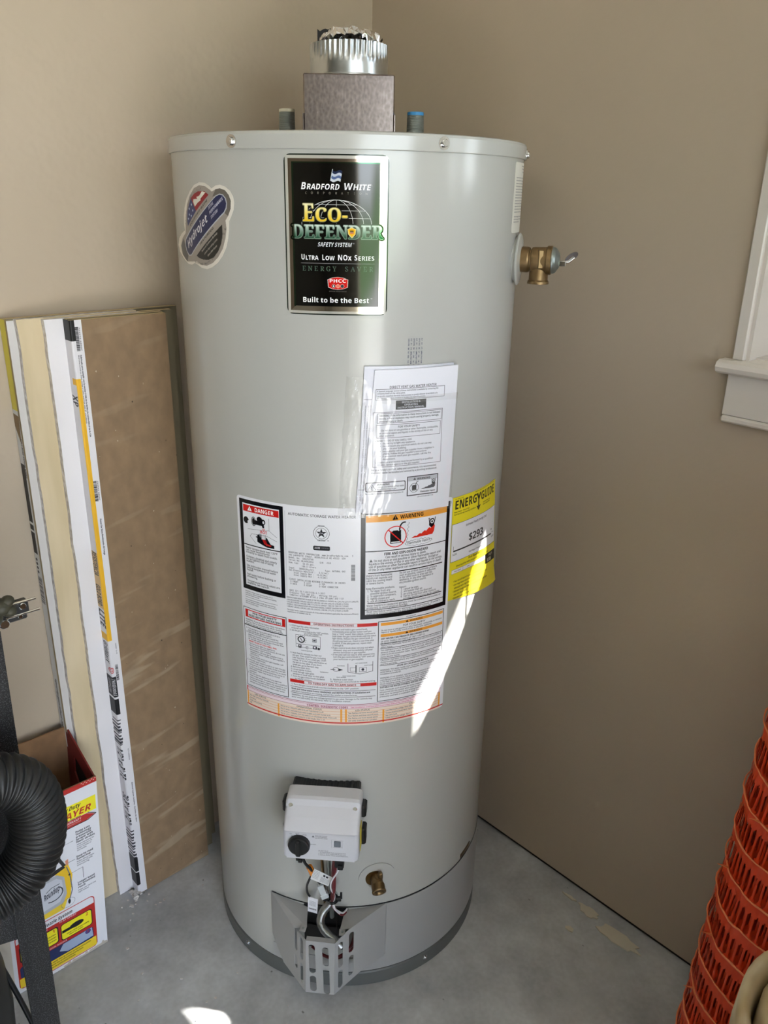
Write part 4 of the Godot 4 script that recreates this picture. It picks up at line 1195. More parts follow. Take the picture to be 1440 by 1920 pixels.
func build_window() -> void:
	var w := Node3D.new()
	w.name = "window_1"
	add_child(w)
	w.set_meta("kind", "structure")
	var cx := (WX0 + WX1) * 0.5
	# casing strips, stool and apron
	var st := begin()
	for s in [-1, 1]:
		box(st, Vector3(cx + s * ((WX1 - WX0) * 0.5 + 0.0095), (WY0 + WY1 + 0.02) * 0.5, -0.001), Vector3(0.019, WY1 - WY0 + 0.02, 0.016), 0.002)
	box(st, Vector3(cx, WY1 + 0.0095, -0.001), Vector3(WX1 - WX0 + 0.038, 0.019, 0.016), 0.002)
	obj("casing", st, M.white_trim, w)
	st = begin()
	var prof := PackedVector2Array([Vector2(-0.03, 0), Vector2(0.020, 0), Vector2(0.028, 0.004), Vector2(0.031, 0.011), Vector2(0.028, 0.018), Vector2(0.020, 0.0215), Vector2(-0.03, 0.0215)])
	var pp := PackedVector2Array()
	for q in prof: pp.append(Vector2(-q.x, q.y))
	prism(st, pp, WX1 - WX0 + 0.066, Transform3D(Basis(Vector3(0, 0, -1), Vector3(0, 1, 0), Vector3(1, 0, 0)), Vector3(WX0 - 0.033, WY0 - 0.021, 0)))
	obj("stool", st, M.white_trim, w)
	st = begin()
	box(st, Vector3(cx, 1.1615, 0.006), Vector3(WX1 - WX0 + 0.036, 0.066, 0.014), 0.001)
	box(st, Vector3(cx, 1.1225, 0.008), Vector3(WX1 - WX0 + 0.036, 0.011, 0.018), 0.003)
	obj("apron", st, M.white_trim, w)
	# thin jamb liner round the opening, sashes set well back in the wall
	st = begin()
	var d := 0.135
	var jt := 0.006
	box(st, Vector3(WX0 + jt * 0.5, (WY0 + WY1) * 0.5, -d * 0.5), Vector3(jt, WY1 - WY0, d))
	box(st, Vector3(WX1 - jt * 0.5, (WY0 + WY1) * 0.5, -d * 0.5), Vector3(jt, WY1 - WY0, d))
	box(st, Vector3(cx, WY1 - jt * 0.5, -d * 0.5), Vector3(WX1 - WX0 - 2 * jt, jt, d))
	box(st, Vector3(cx, WY0 + jt * 0.5 - 0.003, -d * 0.5 - 0.012), Vector3(WX1 - WX0 - 2 * jt, jt, d - 0.024))
	obj("jamb", st, M.white_trim, w)
	st = begin()
	box(st, Vector3(1.456, (WY0 + WY1) * 0.5, -0.085), Vector3(0.050, WY1 - WY0 - 0.012, 0.05), 0.003)
	obj("mullion", st, M.white_trim, w)
	for s in 2:
		var x0: float = [WX0 + jt, 1.481][s]
		var x1: float = [1.431, WX1 - jt][s]
		var g0: float = [1.085, 1.550][s]
		var g1: float = [1.303, 1.765][s]
		var y0 := WY0 + 0.003; var y1 := WY1 - jt
		var gy := 1.481
		st = begin()
		var zc := -0.085
		box(st, Vector3(x0 + 0.0225, (y0 + y1) * 0.5, zc), Vector3(0.045, y1 - y0, 0.024), 0.002)
		box(st, Vector3((x1 + g1) * 0.5, (y0 + y1) * 0.5, zc), Vector3(x1 - g1, y1 - y0, 0.024), 0.002)
		box(st, Vector3((x0 + 0.045 + g1) * 0.5, y0 + 0.0225, zc), Vector3(g1 - x0 - 0.045, 0.045, 0.024), 0.002)
		box(st, Vector3((x0 + 0.045 + g1) * 0.5, y1 - 0.0225, zc), Vector3(g1 - x0 - 0.045, 0.045, 0.024), 0.002)
		box(st, Vector3((x0 + 0.045 + g1) * 0.5, gy - 0.010, zc), Vector3(g1 - x0 - 0.045, 0.020, 0.022), 0.002)
		if s == 0:
			box(st, Vector3(1.1565, 1.552, zc + 0.004), Vector3(0.007, 0.118, 0.007), 0.001)
			box(st, Vector3(g0 - 0.010, (gy + y1 - 0.045) * 0.5, zc), Vector3(0.020, y1 - 0.045 - gy, 0.022), 0.002)
		var sash := obj("sash", st, M.white_trim, w)
		st = begin()
		box(st, Vector3((g0 + g1) * 0.5, (gy + y1 - 0.045) * 0.5, zc), Vector3(g1 - g0, y1 - 0.045 - gy, 0.004))
		obj("pane", st, M.glass, sash)
		st = begin()
		box(st, Vector3((x0 + 0.045 + g1) * 0.5, (y0 + 0.045 + gy - 0.02) * 0.5, zc), Vector3(g1 - x0 - 0.045, gy - 0.02 - y0 - 0.045, 0.004))
		obj("pane", st, M.added_film, sash)  # film added over the lower lite, trims the sun streak from below
		if s == 0:
			st = begin()
			box(st, Vector3((x0 + 0.045 + g0 - 0.02) * 0.5, (gy + y1 - 0.045) * 0.5, zc), Vector3(g0 - 0.02 - x0 - 0.045, y1 - 0.045 - gy, 0.004))
			obj("pane", st, M.added_film, sash)  # film added beside the clear pane, trims the sun streak sideways

# ------------------------------------------------------------------ the water heater
func build_heater() -> void:
	heater = thing("water_heater", "tall grey cylindrical gas water heater covered with labels in the garage corner", "water heater", TANK, deg_to_rad(90.0 - FACING))
	var st := begin()
	lathe(st, PackedVector2Array([Vector2(RT - 0.004, 0.034), Vector2(RT, 0.038), Vector2(RT, JH + 0.004)]), 160)
	lathe(st, PackedVector2Array([Vector2(0, 0.034), Vector2(RT - 0.004, 0.034)]), 160)
	obj("jacket", st, M.jacket_enamel, heater)
	st = begin()
	var rl := RT + 0.0032
	lathe(st, PackedVector2Array([Vector2(RT - 0.001, JH), Vector2(rl - 0.0006, JH), Vector2(rl, JH + 0.001), Vector2(rl, 1.5215), Vector2(rl - 0.0015, 1.5248), Vector2(rl - 0.005, 1.526), Vector2(0, 1.526)]), 160)
	obj("lid", st, M.jacket_enamel, heater)
	for q in [[-33.7, 1.513], [26.5, 1.5145], [81.0, 1.512]]:
		hex_screw("lid_screw", cp(q[0], rl, q[1]), cp(q[0], 1, 0), 0.0068, heater)
	st = begin()
	lathe(st, PackedVector2Array([Vector2(0, 0.0), Vector2(RT - 0.001, 0.0), Vector2(RT + 0.0012, 0.002), Vector2(RT + 0.0012, 0.032), Vector2(RT - 0.001, 0.0345), Vector2(RT - 0.02, 0.0345)]), 160)
	obj("base_ring", st, M.ring_steel, heater)
	for a in [-47.0, 33.0]:
		hex_screw("ring_screw", cp(a, RT + 0.001, 0.020), cp(a, 1, 0), 0.0045, heater)
	# access door: a curved panel that wraps the lower front
	st = begin()
	wrap_poly(st, rect_poly(14.6, 86, 0.040, 0.2035), RT + 0.0016, 14.6, 86, 0.04, 0.2035, 0.0016)
	wrap_poly(st, rect_poly(-31.9, 14.6, 0.040, 0.075), RT + 0.0010, -31.9, 14.6, 0.04, 0.075, 0.001)
	obj("access_door", st, M.door_enamel, heater)
	# dark gap of the door's upper edge and a small dark patch put in above it
	st = begin()
	wrap_poly(st, rect_poly(-31.5, 86, 0.2035, 0.2062), RT + 0.0004, -31.5, 86, 0.2, 0.21)
	obj("door_seam", st, M.black_matte, heater)
	st = begin()
	wrap_poly(st, PackedVector2Array([Vector2(53, 0.2085), Vector2(61.5, 0.2085), Vector2(61.5, 0.2195), Vector2(53, 0.2180)]), RT + 0.0008, 53, 62, 0.208, 0.22, 0.0008)
	obj("dark_patch", st, M.brass_dark, heater)

	labels_on_heater()
	top_fittings()
	relief_valve()
	drain_valve()
	gas_control()
	burner_shield()
	wiring()
	manual_and_pouch()

func hex_screw(called: String, at: Vector3, dir: Vector3, r: float, parent: Node) -> void:
	var st := begin()
	var xf := along(at, dir)
	cyl(st, r * 1.25, 0.0, r * 0.18, 16, xf)
	cyl(st, r * 0.78, r * 0.18, r * 0.75, 6, xf, r * 0.12)
	cyl(st, r * 0.2, r * 0.74, r * 0.80, 8, xf)
	obj(called, st, M.chrome, parent)

func labels_on_heater() -> void:
	var st := begin()
	wrap_poly(st, rect_poly(-17.9, 10.9, 1.292, 1.498, 0.009), RT + 0.0006, -17.9, 10.9, 1.292, 1.498)
	var np := nameplate_print()
	var m := print_mat(np[0], 0.10, 1.0, "foil_print")
	m.metallic_texture = tex(np[1])
	m.metallic_specular = 0.6
	obj("nameplate", st, m, heater, "black foil nameplate with a chrome border")
	st = begin()
	wrap_poly(st, PackedVector2Array([Vector2(-49.1, 1.462), Vector2(-46.37, 1.4612), Vector2(-44.41, 1.4577), Vector2(-43.14, 1.454), Vector2(-41.32, 1.4578), Vector2(-39.52, 1.4589), Vector2(-37.43, 1.4566), Vector2(-35.67, 1.4512), Vector2(-34.59, 1.4439), Vector2(-34.3, 1.4365), Vector2(-34.62, 1.4269), Vector2(-35.54, 1.4186), Vector2(-36.56, 1.4115), Vector2(-36.7, 1.4018), Vector2(-37.21, 1.3891), Vector2(-38.26, 1.3761), Vector2(-40.01, 1.3642), Vector2(-42.28, 1.3542), Vector2(-44.9, 1.3476), Vector2(-47.68, 1.3441), Vector2(-50.61, 1.345), Vector2(-53.45, 1.3493), Vector2(-54.84, 1.3503), Vector2(-57.28, 1.3472), Vector2(-59.89, 1.3475), Vector2(-64.39, 1.354), Vector2(-69.01, 1.3627), Vector2(-70.98, 1.3723), Vector2(-68.75, 1.3822), Vector2(-64.85, 1.3899), Vector2(-61.2, 1.3952), Vector2(-61.62, 1.4026), Vector2(-61.11, 1.4168), Vector2(-60.02, 1.4272), Vector2(-57.96, 1.4397), Vector2(-55.25, 1.4498), Vector2(-52.24, 1.4584)]), RT + 0.0006, -71.5, -34.0, 1.343, 1.465)
	obj("performance_sticker", st, print_mat(performance_print(), 0.35), heater, "three-lobed blue and silver sticker")
	st = begin()
	wrap_poly(st, rect_poly(-39.3, 36.0, 0.611, 1.0047, 0.006), RT + 0.0006, -39.3, 36.0, 0.611, 1.0047)
	m = print_mat(instruction_print(), 0.22)
	obj("instruction_label", st, m, heater, "wide white label of warnings and operating instructions")
	st = begin()
	var lift := func(q: Vector2) -> float: return 0.010 * pow(clampf((0.93 - q.y) / 0.12, 0.0, 1.0), 2.0) * clampf((q.x - 46.0) / 16.0, 0.0, 1.0)
	wrap_poly(st, PackedVector2Array([Vector2(36.0, 0.8185), Vector2(40, 0.8165), Vector2(46, 0.8125), Vector2(54, 0.810), Vector2(64.6, 0.8085), Vector2(64.0, 0.84), Vector2(62.5, 0.87), Vector2(62.5, 0.90), Vector2(62.5, 0.93), Vector2(62.5, 1.0012), Vector2(36.2, 1.0012)]), RT + 0.0010, 36.0, 62.5, 0.80, 1.0012, 0.0004, 2.5, lift)
	m = print_mat(energy_print(), 0.4)
	obj("energy_label", st, m, heater, "bright yellow energy label peeling at its lower corner")
	st = begin()
	wrap_poly(st, rect_poly(62.0, 92.0, 1.398, 1.4985, 0.004), RT + 0.0006, 62, 92, 1.398, 1.4985)
	obj("valve_label", st, print_mat(patch_print(), 0.4), heater, "small white label of fine print")
	st = begin()
	wrap_poly(st, rect_poly(16.6, 22.6, 1.205, 1.2600), RT + 0.0005, 16.6, 22.6, 1.205, 1.26)
	m = StandardMaterial3D.new()
	m.albedo_texture = tex(stencil_print())
	m.transparency = BaseMaterial3D.TRANSPARENCY_ALPHA_SCISSOR
	m.alpha_scissor_threshold = 0.4
	m.roughness = 0.3
	obj("jacket_stencil", st, m, heater, "blue stencilled lettering")

func top_fittings() -> void:
	# galvanized draft box with its round collar
	var hw := 0.0686
	var st := begin()
	box(st, Vector3(0, 1.526 + 0.0455, 0), Vector3(hw * 2, 0.091, hw * 2), 0.0018)
	for s in [-1, 1]:
		box(st, Vector3(s * (hw + 0.0008), 1.545, hw - 0.012), Vector3(0.0016, 0.036, 0.024))
	box(st, Vector3(0.0, 1.533, hw + 0.0006), Vector3(0.012, 0.014, 0.0016))
	var fb := obj("draft_box", st, M.galvanized, heater)
	st = begin()
	var n := 44
	var y0 := 1.617; var y1 := 1.664
	for k in n * 6:
		var t0 := TAU * k / (n * 6.0); var t1 := TAU * (k + 1) / (n * 6.0)
		for i in 8:
			var ya: float = lerp(y0, y1, i / 8.0); var yb: float = lerp(y0, y1, (i + 1) / 8.0)
			var ra := _collar(ya, t0, n); var rb := _collar(ya, t1, n); var rc := _collar(yb, t1, n); var rd := _collar(yb, t0, n)
			quad(st, Vector3(sin(t0) * ra, ya, cos(t0) * ra), Vector3(sin(t1) * rb, ya, cos(t1) * rb), Vector3(sin(t1) * rc, yb, cos(t1) * rc), Vector3(sin(t0) * rd, yb, cos(t0) * rd), 1)
			quad(st, Vector3(sin(t1) * (rb - 0.0008), ya, cos(t1) * (rb - 0.0008)), Vector3(sin(t0) * (ra - 0.0008), ya, cos(t0) * (ra - 0.0008)), Vector3(sin(t0) * (rd - 0.0008), yb, cos(t0) * (rd - 0.0008)), Vector3(sin(t1) * (rc - 0.0008), yb, cos(t1) * (rc - 0.0008)), 2)
		var re := _collar(y1, t0, n); var rf := _collar(y1, t1, n)
		quad(st, Vector3(sin(t0) * re, y1, cos(t0) * re), Vector3(sin(t1) * rf, y1, cos(t1) * rf), Vector3(sin(t1) * (rf - 0.0008), y1, cos(t1) * (rf - 0.0008)), Vector3(sin(t0) * (re - 0.0008), y1, cos(t0) * (re - 0.0008)))
	lathe(st, PackedVector2Array([Vector2(0.0595, 1.6172), Vector2(0.0635, 1.6172), Vector2(0.0640, 1.6190), Vector2(0.0602, 1.6205)]), 64)
	obj("vent_collar", st, M.zinc, fb, "round collar with a crimped upper edge")
	for q in [[-0.1016, -0.045, 1.577, "cap_white"], [0.1016, 0.06, 1.567, "cap_blue"]]:
		st = begin()
		var xf := Transform3D(Basis(), Vector3(q[0], 1.526, q[1]))
		var top: float = q[2] - 1.526
		var prof := PackedVector2Array([Vector2(0.0150, 0), Vector2(0.0150, 0.003), Vector2(0.0136, 0.004), Vector2(0.0136, top - 0.032)])
		obj_nipple(st, prof, top, xf, q[3])

func obj_nipple(st: SurfaceTool, prof: PackedVector2Array, top: float, xf: Transform3D, cap: String) -> void:
	lathe(st, prof, 28, xf)
	var o := obj("pipe_nipple", st, M.zinc, heater)
	st = begin()
	var p := PackedVector2Array([Vector2(0.0136, top - 0.032)])
	for i in 14:
		var y := top - 0.032 + i * 0.0021
		var r := 0.0136 - i * 0.00006
		p.append(Vector2(r, y)); p.append(Vector2(r - 0.0005, y + 0.00105))
	p.append(Vector2(0.0122, top - 0.0015)); p.append(Vector2(0.0105, top - 0.0012))
	lathe(st, p, 28, xf)
	obj("thread", st, M.zinc_dull, o)
	st = begin()
	lathe(st, PackedVector2Array([Vector2(0.0124, top - 0.004), Vector2(0.0128, top - 0.003), Vector2(0.0126, top + 0.0005), Vector2(0.0098, top + 0.0012), Vector2(0.0085, top - 0.006), Vector2(0, top - 0.006)]), 28, xf)
	obj("plastic_liner", st, M[cap], o, "white plastic liner" if cap == "cap_white" else "blue plastic liner")

func _collar(y: float, t: float, n: int) -> float:
	var k := smoothstep(1.640, 1.648, y)
	return 0.0605 - 0.0014 * k + 0.0015 * k * sin(t * n)

func build_foil() -> void:
	var r := RandomNumberGenerator.new(); r.seed = 23
	var st := begin()
	var N := 19
	var g := []
	for j in N + 1:
		var row := PackedVector3Array()
		for i in N + 1:
			var u := (i / float(N) - 0.5) * 2.0; var v := (j / float(N) - 0.5) * 2.0
			var d := sqrt(u * u + v * v)
			var h: float = 0.030 * (1.0 - 0.8 * pow(clampf(d / 1.25, 0.0, 1.0), 2.4)) + r.randf_range(-0.0042, 0.0042)
			var k: float = 0.050 / maxf(1.0, d)
			row.append(Vector3(u * k + r.randf_range(-0.0022, 0.0022), 1.657 + h, v * k + r.randf_range(-0.0022, 0.0022)))
		g.append(row)
	for j in N:
		for i in N:
			if (i + j) % 2 == 0:
				quad(st, g[j + 1][i], g[j + 1][i + 1], g[j][i + 1], g[j][i])
			else:
				quad(st, g[j + 1][i + 1], g[j][i + 1], g[j][i], g[j + 1][i])
			quad(st, g[j][i] - Vector3(0, 0.0006, 0), g[j][i + 1] - Vector3(0, 0.0006, 0), g[j + 1][i + 1] - Vector3(0, 0.0006, 0), g[j + 1][i] - Vector3(0, 0.0006, 0))
	var o := thing("foil_wad", "crumpled silver foil stuffed into the vent collar on top of the heater", "foil", TANK, deg_to_rad(90.0 - FACING))
	obj("crumpled_sheet", st, M.foil, o)
	# torn charred flaps that stand up at the left and right
	for q in [[-0.034, 0.022, 0.028, 0.016], [0.027, 0.026, 0.018, 0.009]]:
		st = begin()
		var p := PackedVector2Array()
		for i in 8:
			p.append(Vector2((i / 7.0 - 0.5) * q[2], q[3] * r.randf_range(0.65, 1.0)))
		p.append(Vector2(q[2] * 0.5, -0.012)); p.append(Vector2(-q[2] * 0.5, -0.012))
		prism(st, p, 0.0008, Transform3D(Basis(Vector3.RIGHT, -0.25), Vector3(q[0], 1.668, q[1])))
		obj("torn_flap", st, M.black_matte, o, "blackened torn flap")

func relief_valve() -> void:
	var az := 71.0; var h := 1.3575
	var n := cp(az, 1, 0)
	var base := cp(az, RT, h)
	var t := Vector3(n.z, 0, -n.x)          # to the photograph's right along the jacket
	var st := begin()
	var xf := Transform3D(Basis(t, n, t.cross(n)), base)
	lathe(st, PackedVector2Array([Vector2(0.0, 0.010), Vector2(0.022, 0.010), Vector2(0.037, 0.0075), Vector2(0.0400, 0.0055), Vector2(0.0395, 0.004), Vector2(0.02, 0.006)]), 40, xf)
	lathe(st, PackedVector2Array([Vector2(0.034, -0.012), Vector2(0.034, 0.006)]), 40, xf)
	var plate := obj("relief_valve", st, M.jacket_enamel, heater)
	st = begin()
	lathe(st, PackedVector2Array([Vector2(0.0195, 0.008), Vector2(0.0195, 0.020), Vector2(0.0185, 0.0225), Vector2(0.0165, 0.0235), Vector2(0.0165, 0.0255), Vector2(0.0190, 0.0265), Vector2(0.0195, 0.030), Vector2(0.0200, 0.048), Vector2(0.0208, 0.0500), Vector2(0.0220, 0.0505), Vector2(0.0220, 0.0570), Vector2(0.0205, 0.0580), Vector2(0.0, 0.0580)]), 36, xf, false)
	box(st, base + n * 0.036 + Vector3(0, 0.002, 0), Vector3(0.008, 0.028, 0.041), 0.001, Transform3D())
	# outlet below
	var dn := Transform3D(Basis(t, Vector3.DOWN, t.cross(Vector3.DOWN)), base + n * 0.0385)
	lathe(st, PackedVector2Array([Vector2(0.0150, 0.010), Vector2(0.0150, 0.030), Vector2(0.0168, 0.0325), Vector2(0.0172, 0.0360), Vector2(0.0150, 0.0365), Vector2(0.0125, 0.030), Vector2(0.0, 0.030)]), 32, dn)
	var body := obj("valve_body", st, M.brass, plate, "brass valve body with an outlet below")
	st = begin()
	lathe(st, PackedVector2Array([Vector2(0.0205, 0.058), Vector2(0.0203, 0.0605), Vector2(0.0185, 0.0640), Vector2(0.0110, 0.0690), Vector2(0.0065, 0.0700), Vector2(0.0, 0.0700)]), 32, xf)
	obj("bonnet", st, M.zinc_dull, plate, "grey zinc bonnet")
	st = begin()
	var a := base + n * 0.070
	box(st, Vector3(0, 0.0045, 0), Vector3(0.009, 0.010, 0.008), 0.001, Transform3D(Basis(t, n, t.cross(n)), a - Vector3(0, 0.004, 0)))
	tube(st, PackedVector3Array([a + Vector3(0, -0.002, 0) + n * 0.004, a + n * 0.014 + Vector3(0, -0.001, 0), a + n * 0.022 + Vector3(0, 0.006, 0)]), 0.0026, 8)
	var ld := (n * 0.80 + Vector3.UP * 0.60).normalized()
	var lz := Vector3(0.15, -0.1, 1.0).normalized()
	var lxx := ld.cross(lz).normalized()
	lz = lxx.cross(ld)
	prism(st, oval(Vector2(0, 0.009), 0.0056, 0.0115, 24), 0.0018, Transform3D(Basis(lxx, ld, lz), a + n * 0.010 + Vector3(0, 0.001, 0)))
	obj("test_lever", st, M.chrome, plate, "chrome test lever")

func drain_valve() -> void:
	var az := 10.8; var h := 0.2700
	var n := cp(az, 1, 0)
	var t := Vector3(n.z, 0, -n.x)
	var base := cp(az, RT, h)
	var st := begin()
	# trim disc lies on the curved jacket
	var disc := PackedVector2Array()
	for i in 40:
		disc.append(Vector2(az + rad_to_deg(0.035 / RT) * cos(TAU * i / 40.0), h + 0.035 * sin(TAU * i / 40.0)))
	wrap_poly(st, disc, RT + 0.002, az - 8, az + 8, h - 0.04, h + 0.04, 0.002)
	var plate := obj("drain_valve", st, M.jacket_enamel, heater)
	st = begin()
	cyl(st, 0.0165, 0.0, 0.0028, 32, along(base + Vector3(-0.006 * t.x, 0.002, -0.006 * t.z), n))
	obj("recess", st, M.brass_dark, plate)
	st = begin()
	var s := base - t * 0.003 + Vector3(0, 0.002, 0)
	tube(st, PackedVector3Array([s, s + n * 0.010, s + n * 0.020 + Vector3(0, -0.001, 0)]), 0.0112, 20)
	var e := s + n * 0.016
	var dd := (n * 0.90 + Vector3(0, -0.36, 0)).normalized()
	var prof := PackedVector2Array([Vector2(0.0105, 0.0)])
	for i in 4:
		prof.append(Vector2(0.0126, 0.003 + i * 0.0022)); prof.append(Vector2(0.0115, 0.0041 + i * 0.0022))
	prof.append(Vector2(0.0132, 0.0135)); prof.append(Vector2(0.0130, 0.0165)); prof.append(Vector2(0.0082, 0.0165)); prof.append(Vector2(0.0072, 0.010)); prof.append(Vector2(0.0, 0.010))
	lathe(st, prof, 28, along(e, dd), true)
	box(st, Vector3.ZERO, Vector3(0.008, 0.018, 0.009), 0.002, Transform3D(Basis(t, Vector3.UP, n), s + n * 0.012 + t * 0.006 + Vector3(0, 0.012, 0)))
	cyl(st, 0.0065, 0.0, 0.008, 16, along(s + n * 0.011 + t * 0.002 + Vector3(0, 0.004, 0), Vector3.UP))
	obj("spout", st, M.brass, plate, "brass hose spout")
	st = begin()
	lathe(st, PackedVector2Array([Vector2(0.0068, 0.0), Vector2(0.0070, 0.005), Vector2(0.004, 0.006), Vector2(0.0, 0.005)]), 6, along(e + dd * 0.0085, dd))
	obj("spout_seat", st, M.brass, plate)

# gas control in a local frame: x across, y up, z away from the jacket (z = radius)
func gas_control() -> void:
	var g := Node3D.new()
	g.name = "gas_control"
	heater.add_child(g, true)
	g.rotation.y = deg_to_rad(-7.5)
	# cover: the side profile swept across, ends drawn in slightly
	var prof := [Vector2(0.300, 0.3935), Vector2(0.352, 0.3930), Vector2(0.3605, 0.3955), Vector2(0.3645, 0.4000), Vector2(0.3650, 0.4560), Vector2(0.3505, 0.4735), Vector2(0.3370, 0.4865), Vector2(0.3325, 0.4960), Vector2(0.3265, 0.4985), Vector2(0.300, 0.4985)]
	var st := begin()
	var xs := [-0.0640, -0.0628, -0.0590, -0.05, 0.0, 0.05, 0.0590, 0.0628, 0.0640]
	var inset := [0.0075, 0.0030, 0.0008, 0.0, -0.0006, 0.0, 0.0008, 0.0030, 0.0075]
	var rows := []
	for i in xs.size():
		var r := []
		for p in prof:
			var c := Vector2(0.325, 0.446)
			var d: Vector2 = (p - c)
			var q: Vector2 = p - d.normalized() * inset[i] if p.x > 0.301 else Vector2(p.x, p.y - sign(d.y) * inset[i] * 0.9)
			r.append(Vector3(xs[i], q.y - 0.0022 * 0.0 + xs[i] * 0.012, q.x))
		rows.append(r)
	for i in xs.size() - 1:
		for k in prof.size() - 1:
			quad(st, rows[i][k], rows[i + 1][k], rows[i + 1][k + 1], rows[i][k + 1], 1 + k)
	for s in [0, xs.size() - 1]:
		for k in range(1, prof.size() - 1):
			if s == 0: tri(st, rows[s][0], rows[s][k], rows[s][k + 1])
			else: tri(st, rows[s][0], rows[s][k + 1], rows[s][k])
	var cover := obj("cover", st, M.white_plastic, g, "white plastic cover with a sloped face")
	# print on the vertical face
	st = begin()
	quad(st, Vector3(-0.058, 0.400 - 0.0007, 0.3660), Vector3(0.058, 0.400 + 0.0007, 0.3660), Vector3(0.058, 0.455 + 0.0007, 0.3660), Vector3(-0.058, 0.455 - 0.0007, 0.3660))
	quad(st, Vector3(0.058, 0.400, 0.3650), Vector3(-0.058, 0.400, 0.3650), Vector3(-0.058, 0.455, 0.3650), Vector3(0.058, 0.455, 0.3650))
	obj("printed_face", st, print_mat(control_print(), 0.4), g)
	# dial
	st = begin()
	var xf := Transform3D(Basis(Vector3.RIGHT, Vector3(0, 0, 1), Vector3(0, -1, 0)), Vector3(-0.0355, 0.4315, 0.3655))
	lathe(st, PackedVector2Array([Vector2(0.0185, 0.0), Vector2(0.0185, 0.007), Vector2(0.0172, 0.0095), Vector2(0.0150, 0.0100), Vector2(0.0, 0.0100)]), 40, xf)
	box(st, Vector3(0, 0.0128, 0.0), Vector3(0.0085, 0.007, 0.031), 0.002, xf)
	obj("dial", st, M.black_plastic, g, "black temperature dial")
	# igniter button in its frame
	st = begin()
	for s in [-1, 1]:
		box(st, Vector3(0.029 + s * 0.0088, 0.4365, 0.3660), Vector3(0.0024, 0.0165, 0.002), 0.0006)
	box(st, Vector3(0.029, 0.4293, 0.3660), Vector3(0.0145, 0.002, 0.002), 0.0006)
	box(st, Vector3(0.029, 0.4442, 0.3660), Vector3(0.0145, 0.0016, 0.002), 0.0006)
	obj("button_frame", st, M.white_plastic, g)
	st = begin()
	box(st, Vector3(0.029, 0.4372, 0.3665), Vector3(0.0115, 0.0115, 0.004), 0.0012)
	obj("igniter_button", st, M.grey_plastic, g, "grey igniter button")
	for s in [-1, 1]:
		st = begin()
		var c := Vector3(s * 0.0545, 0.4855 + s * 0.0006, 0.3360)
		var d := Vector3(0, 0.55, 0.83).normalized()
		cyl(st, 0.0040, -0.004, 0.0016, 20, along(c, d), 0.0006)
		obj("cover_screw", st, M.chrome, g)
		st = begin()
		lathe(st, PackedVector2Array([Vector2(0.0044, 0.0006), Vector2(0.0078, 0.0002), Vector2(0.0082, -0.006)]), 20, along(c, d))
		obj("screw_boss", st, M.white_plastic, g)
	# finned black casting behind the cover
	st = begin()
	box(st, Vector3(-0.001, 0.4475, 0.290), Vector3(0.118, 0.094, 0.046), 0.003)
	for i in 12:
		var x := -0.0545 + i * 0.0098
		box(st, Vector3(x, 0.4918 + x * 0.012, 0.2945), Vector3(0.0064, 0.0074, 0.038), 0.0012)
	box(st, Vector3(-0.001, 0.4908, 0.2945), Vector3(0.114, 0.0070, 0.038), 0.002)
	for s in [-1, 1]:
		for q in [[0.4655, 0.024], [0.4115, 0.034]]:
			box(st, Vector3(s * 0.0625 - 0.001, q[0], 0.308), Vector3(0.020, q[1], 0.024), 0.003)
	obj("valve_casting", st, M.black_plastic, g, "black finned casting behind the cover")
	for q in [[-0.040, 0.3868, 0.345, 0.012, 0.018], [0.030, 0.3850, 0.349, 0.0155, 0.024]]:
		st = begin()
		box(st, Vector3(q[0], q[1], q[2]), Vector3(q[3], q[4], 0.012), 0.0012)
		box(st, Vector3(q[0] + 0.002, q[1] - q[4] * 0.35, q[2] + 0.006), Vector3(q[3] * 0.6, q[4] * 0.4, 0.006), 0.001)
		obj("connector_clip", st, M.black_plastic, g)
	st = begin()
	box(st, Vector3(0.0648, 0.430, 0.335), Vector3(0.0008, 0.050, 0.018))
	obj("side_tag", st, M.tag_yellow, g, "yellow tag on the side")

# slotted sheet: a planar quad with round-ended slots, each [x, y0, y1, half width] in the local frame of xf
func slotted(called: String, outline: PackedVector2Array, slots: Array, thick: float, xf: Transform3D, parent: Node, m: Material, label := "") -> void:
	var comb := CSGCombiner3D.new()
	comb.name = called
	comb.transform = xf
	comb.material_override = m
	parent.add_child(comb, true)
	var body := CSGPolygon3D.new()
	body.name = "sheet"
	body.polygon = outline
	body.depth = thick
	comb.add_child(body)
	for s in slots:
		var hole := CSGPolygon3D.new()
		hole.name = "slot"
		hole.operation = CSGShape3D.OPERATION_SUBTRACTION
		var p := PackedVector2Array()
		for i in 9:
			var t := PI * i / 8.0
			p.append(Vector2(s[0] + cos(t) * s[3], s[2] - s[3] + sin(t) * s[3]))
		for i in 9:
			var t := PI + PI * i / 8.0
			p.append(Vector2(s[0] + cos(t) * s[3], s[1] + s[3] + sin(t) * s[3]))
		hole.polygon = p
		hole.depth = thick * 5.0
		hole.position.z = thick * 2.0
		comb.add_child(hole, true)
	if label != "":
		comb.set_meta("label", label)

# frame with origin a, x towards b, z out of the sheet, y as near to 'up' as the plane allows
func plane_frame(a: Vector3, b: Vector3, up: Vector3) -> Transform3D:
	var x := (b - a).normalized()
	var z := x.cross(up).normalized()
	return Transform3D(Basis(x, z.cross(x), z), a)

func upright_frame(a: Vector3, n: Vector3) -> Transform3D:
	var z := n.normalized()
	var x := Vector3.UP.cross(z).normalized()
	return Transform3D(Basis(x, z.cross(x), z), a)

func flat(xf: Transform3D, p: Vector3) -> Vector2:
	var q := xf.affine_inverse() * p
	return Vector2(q.x, q.y)

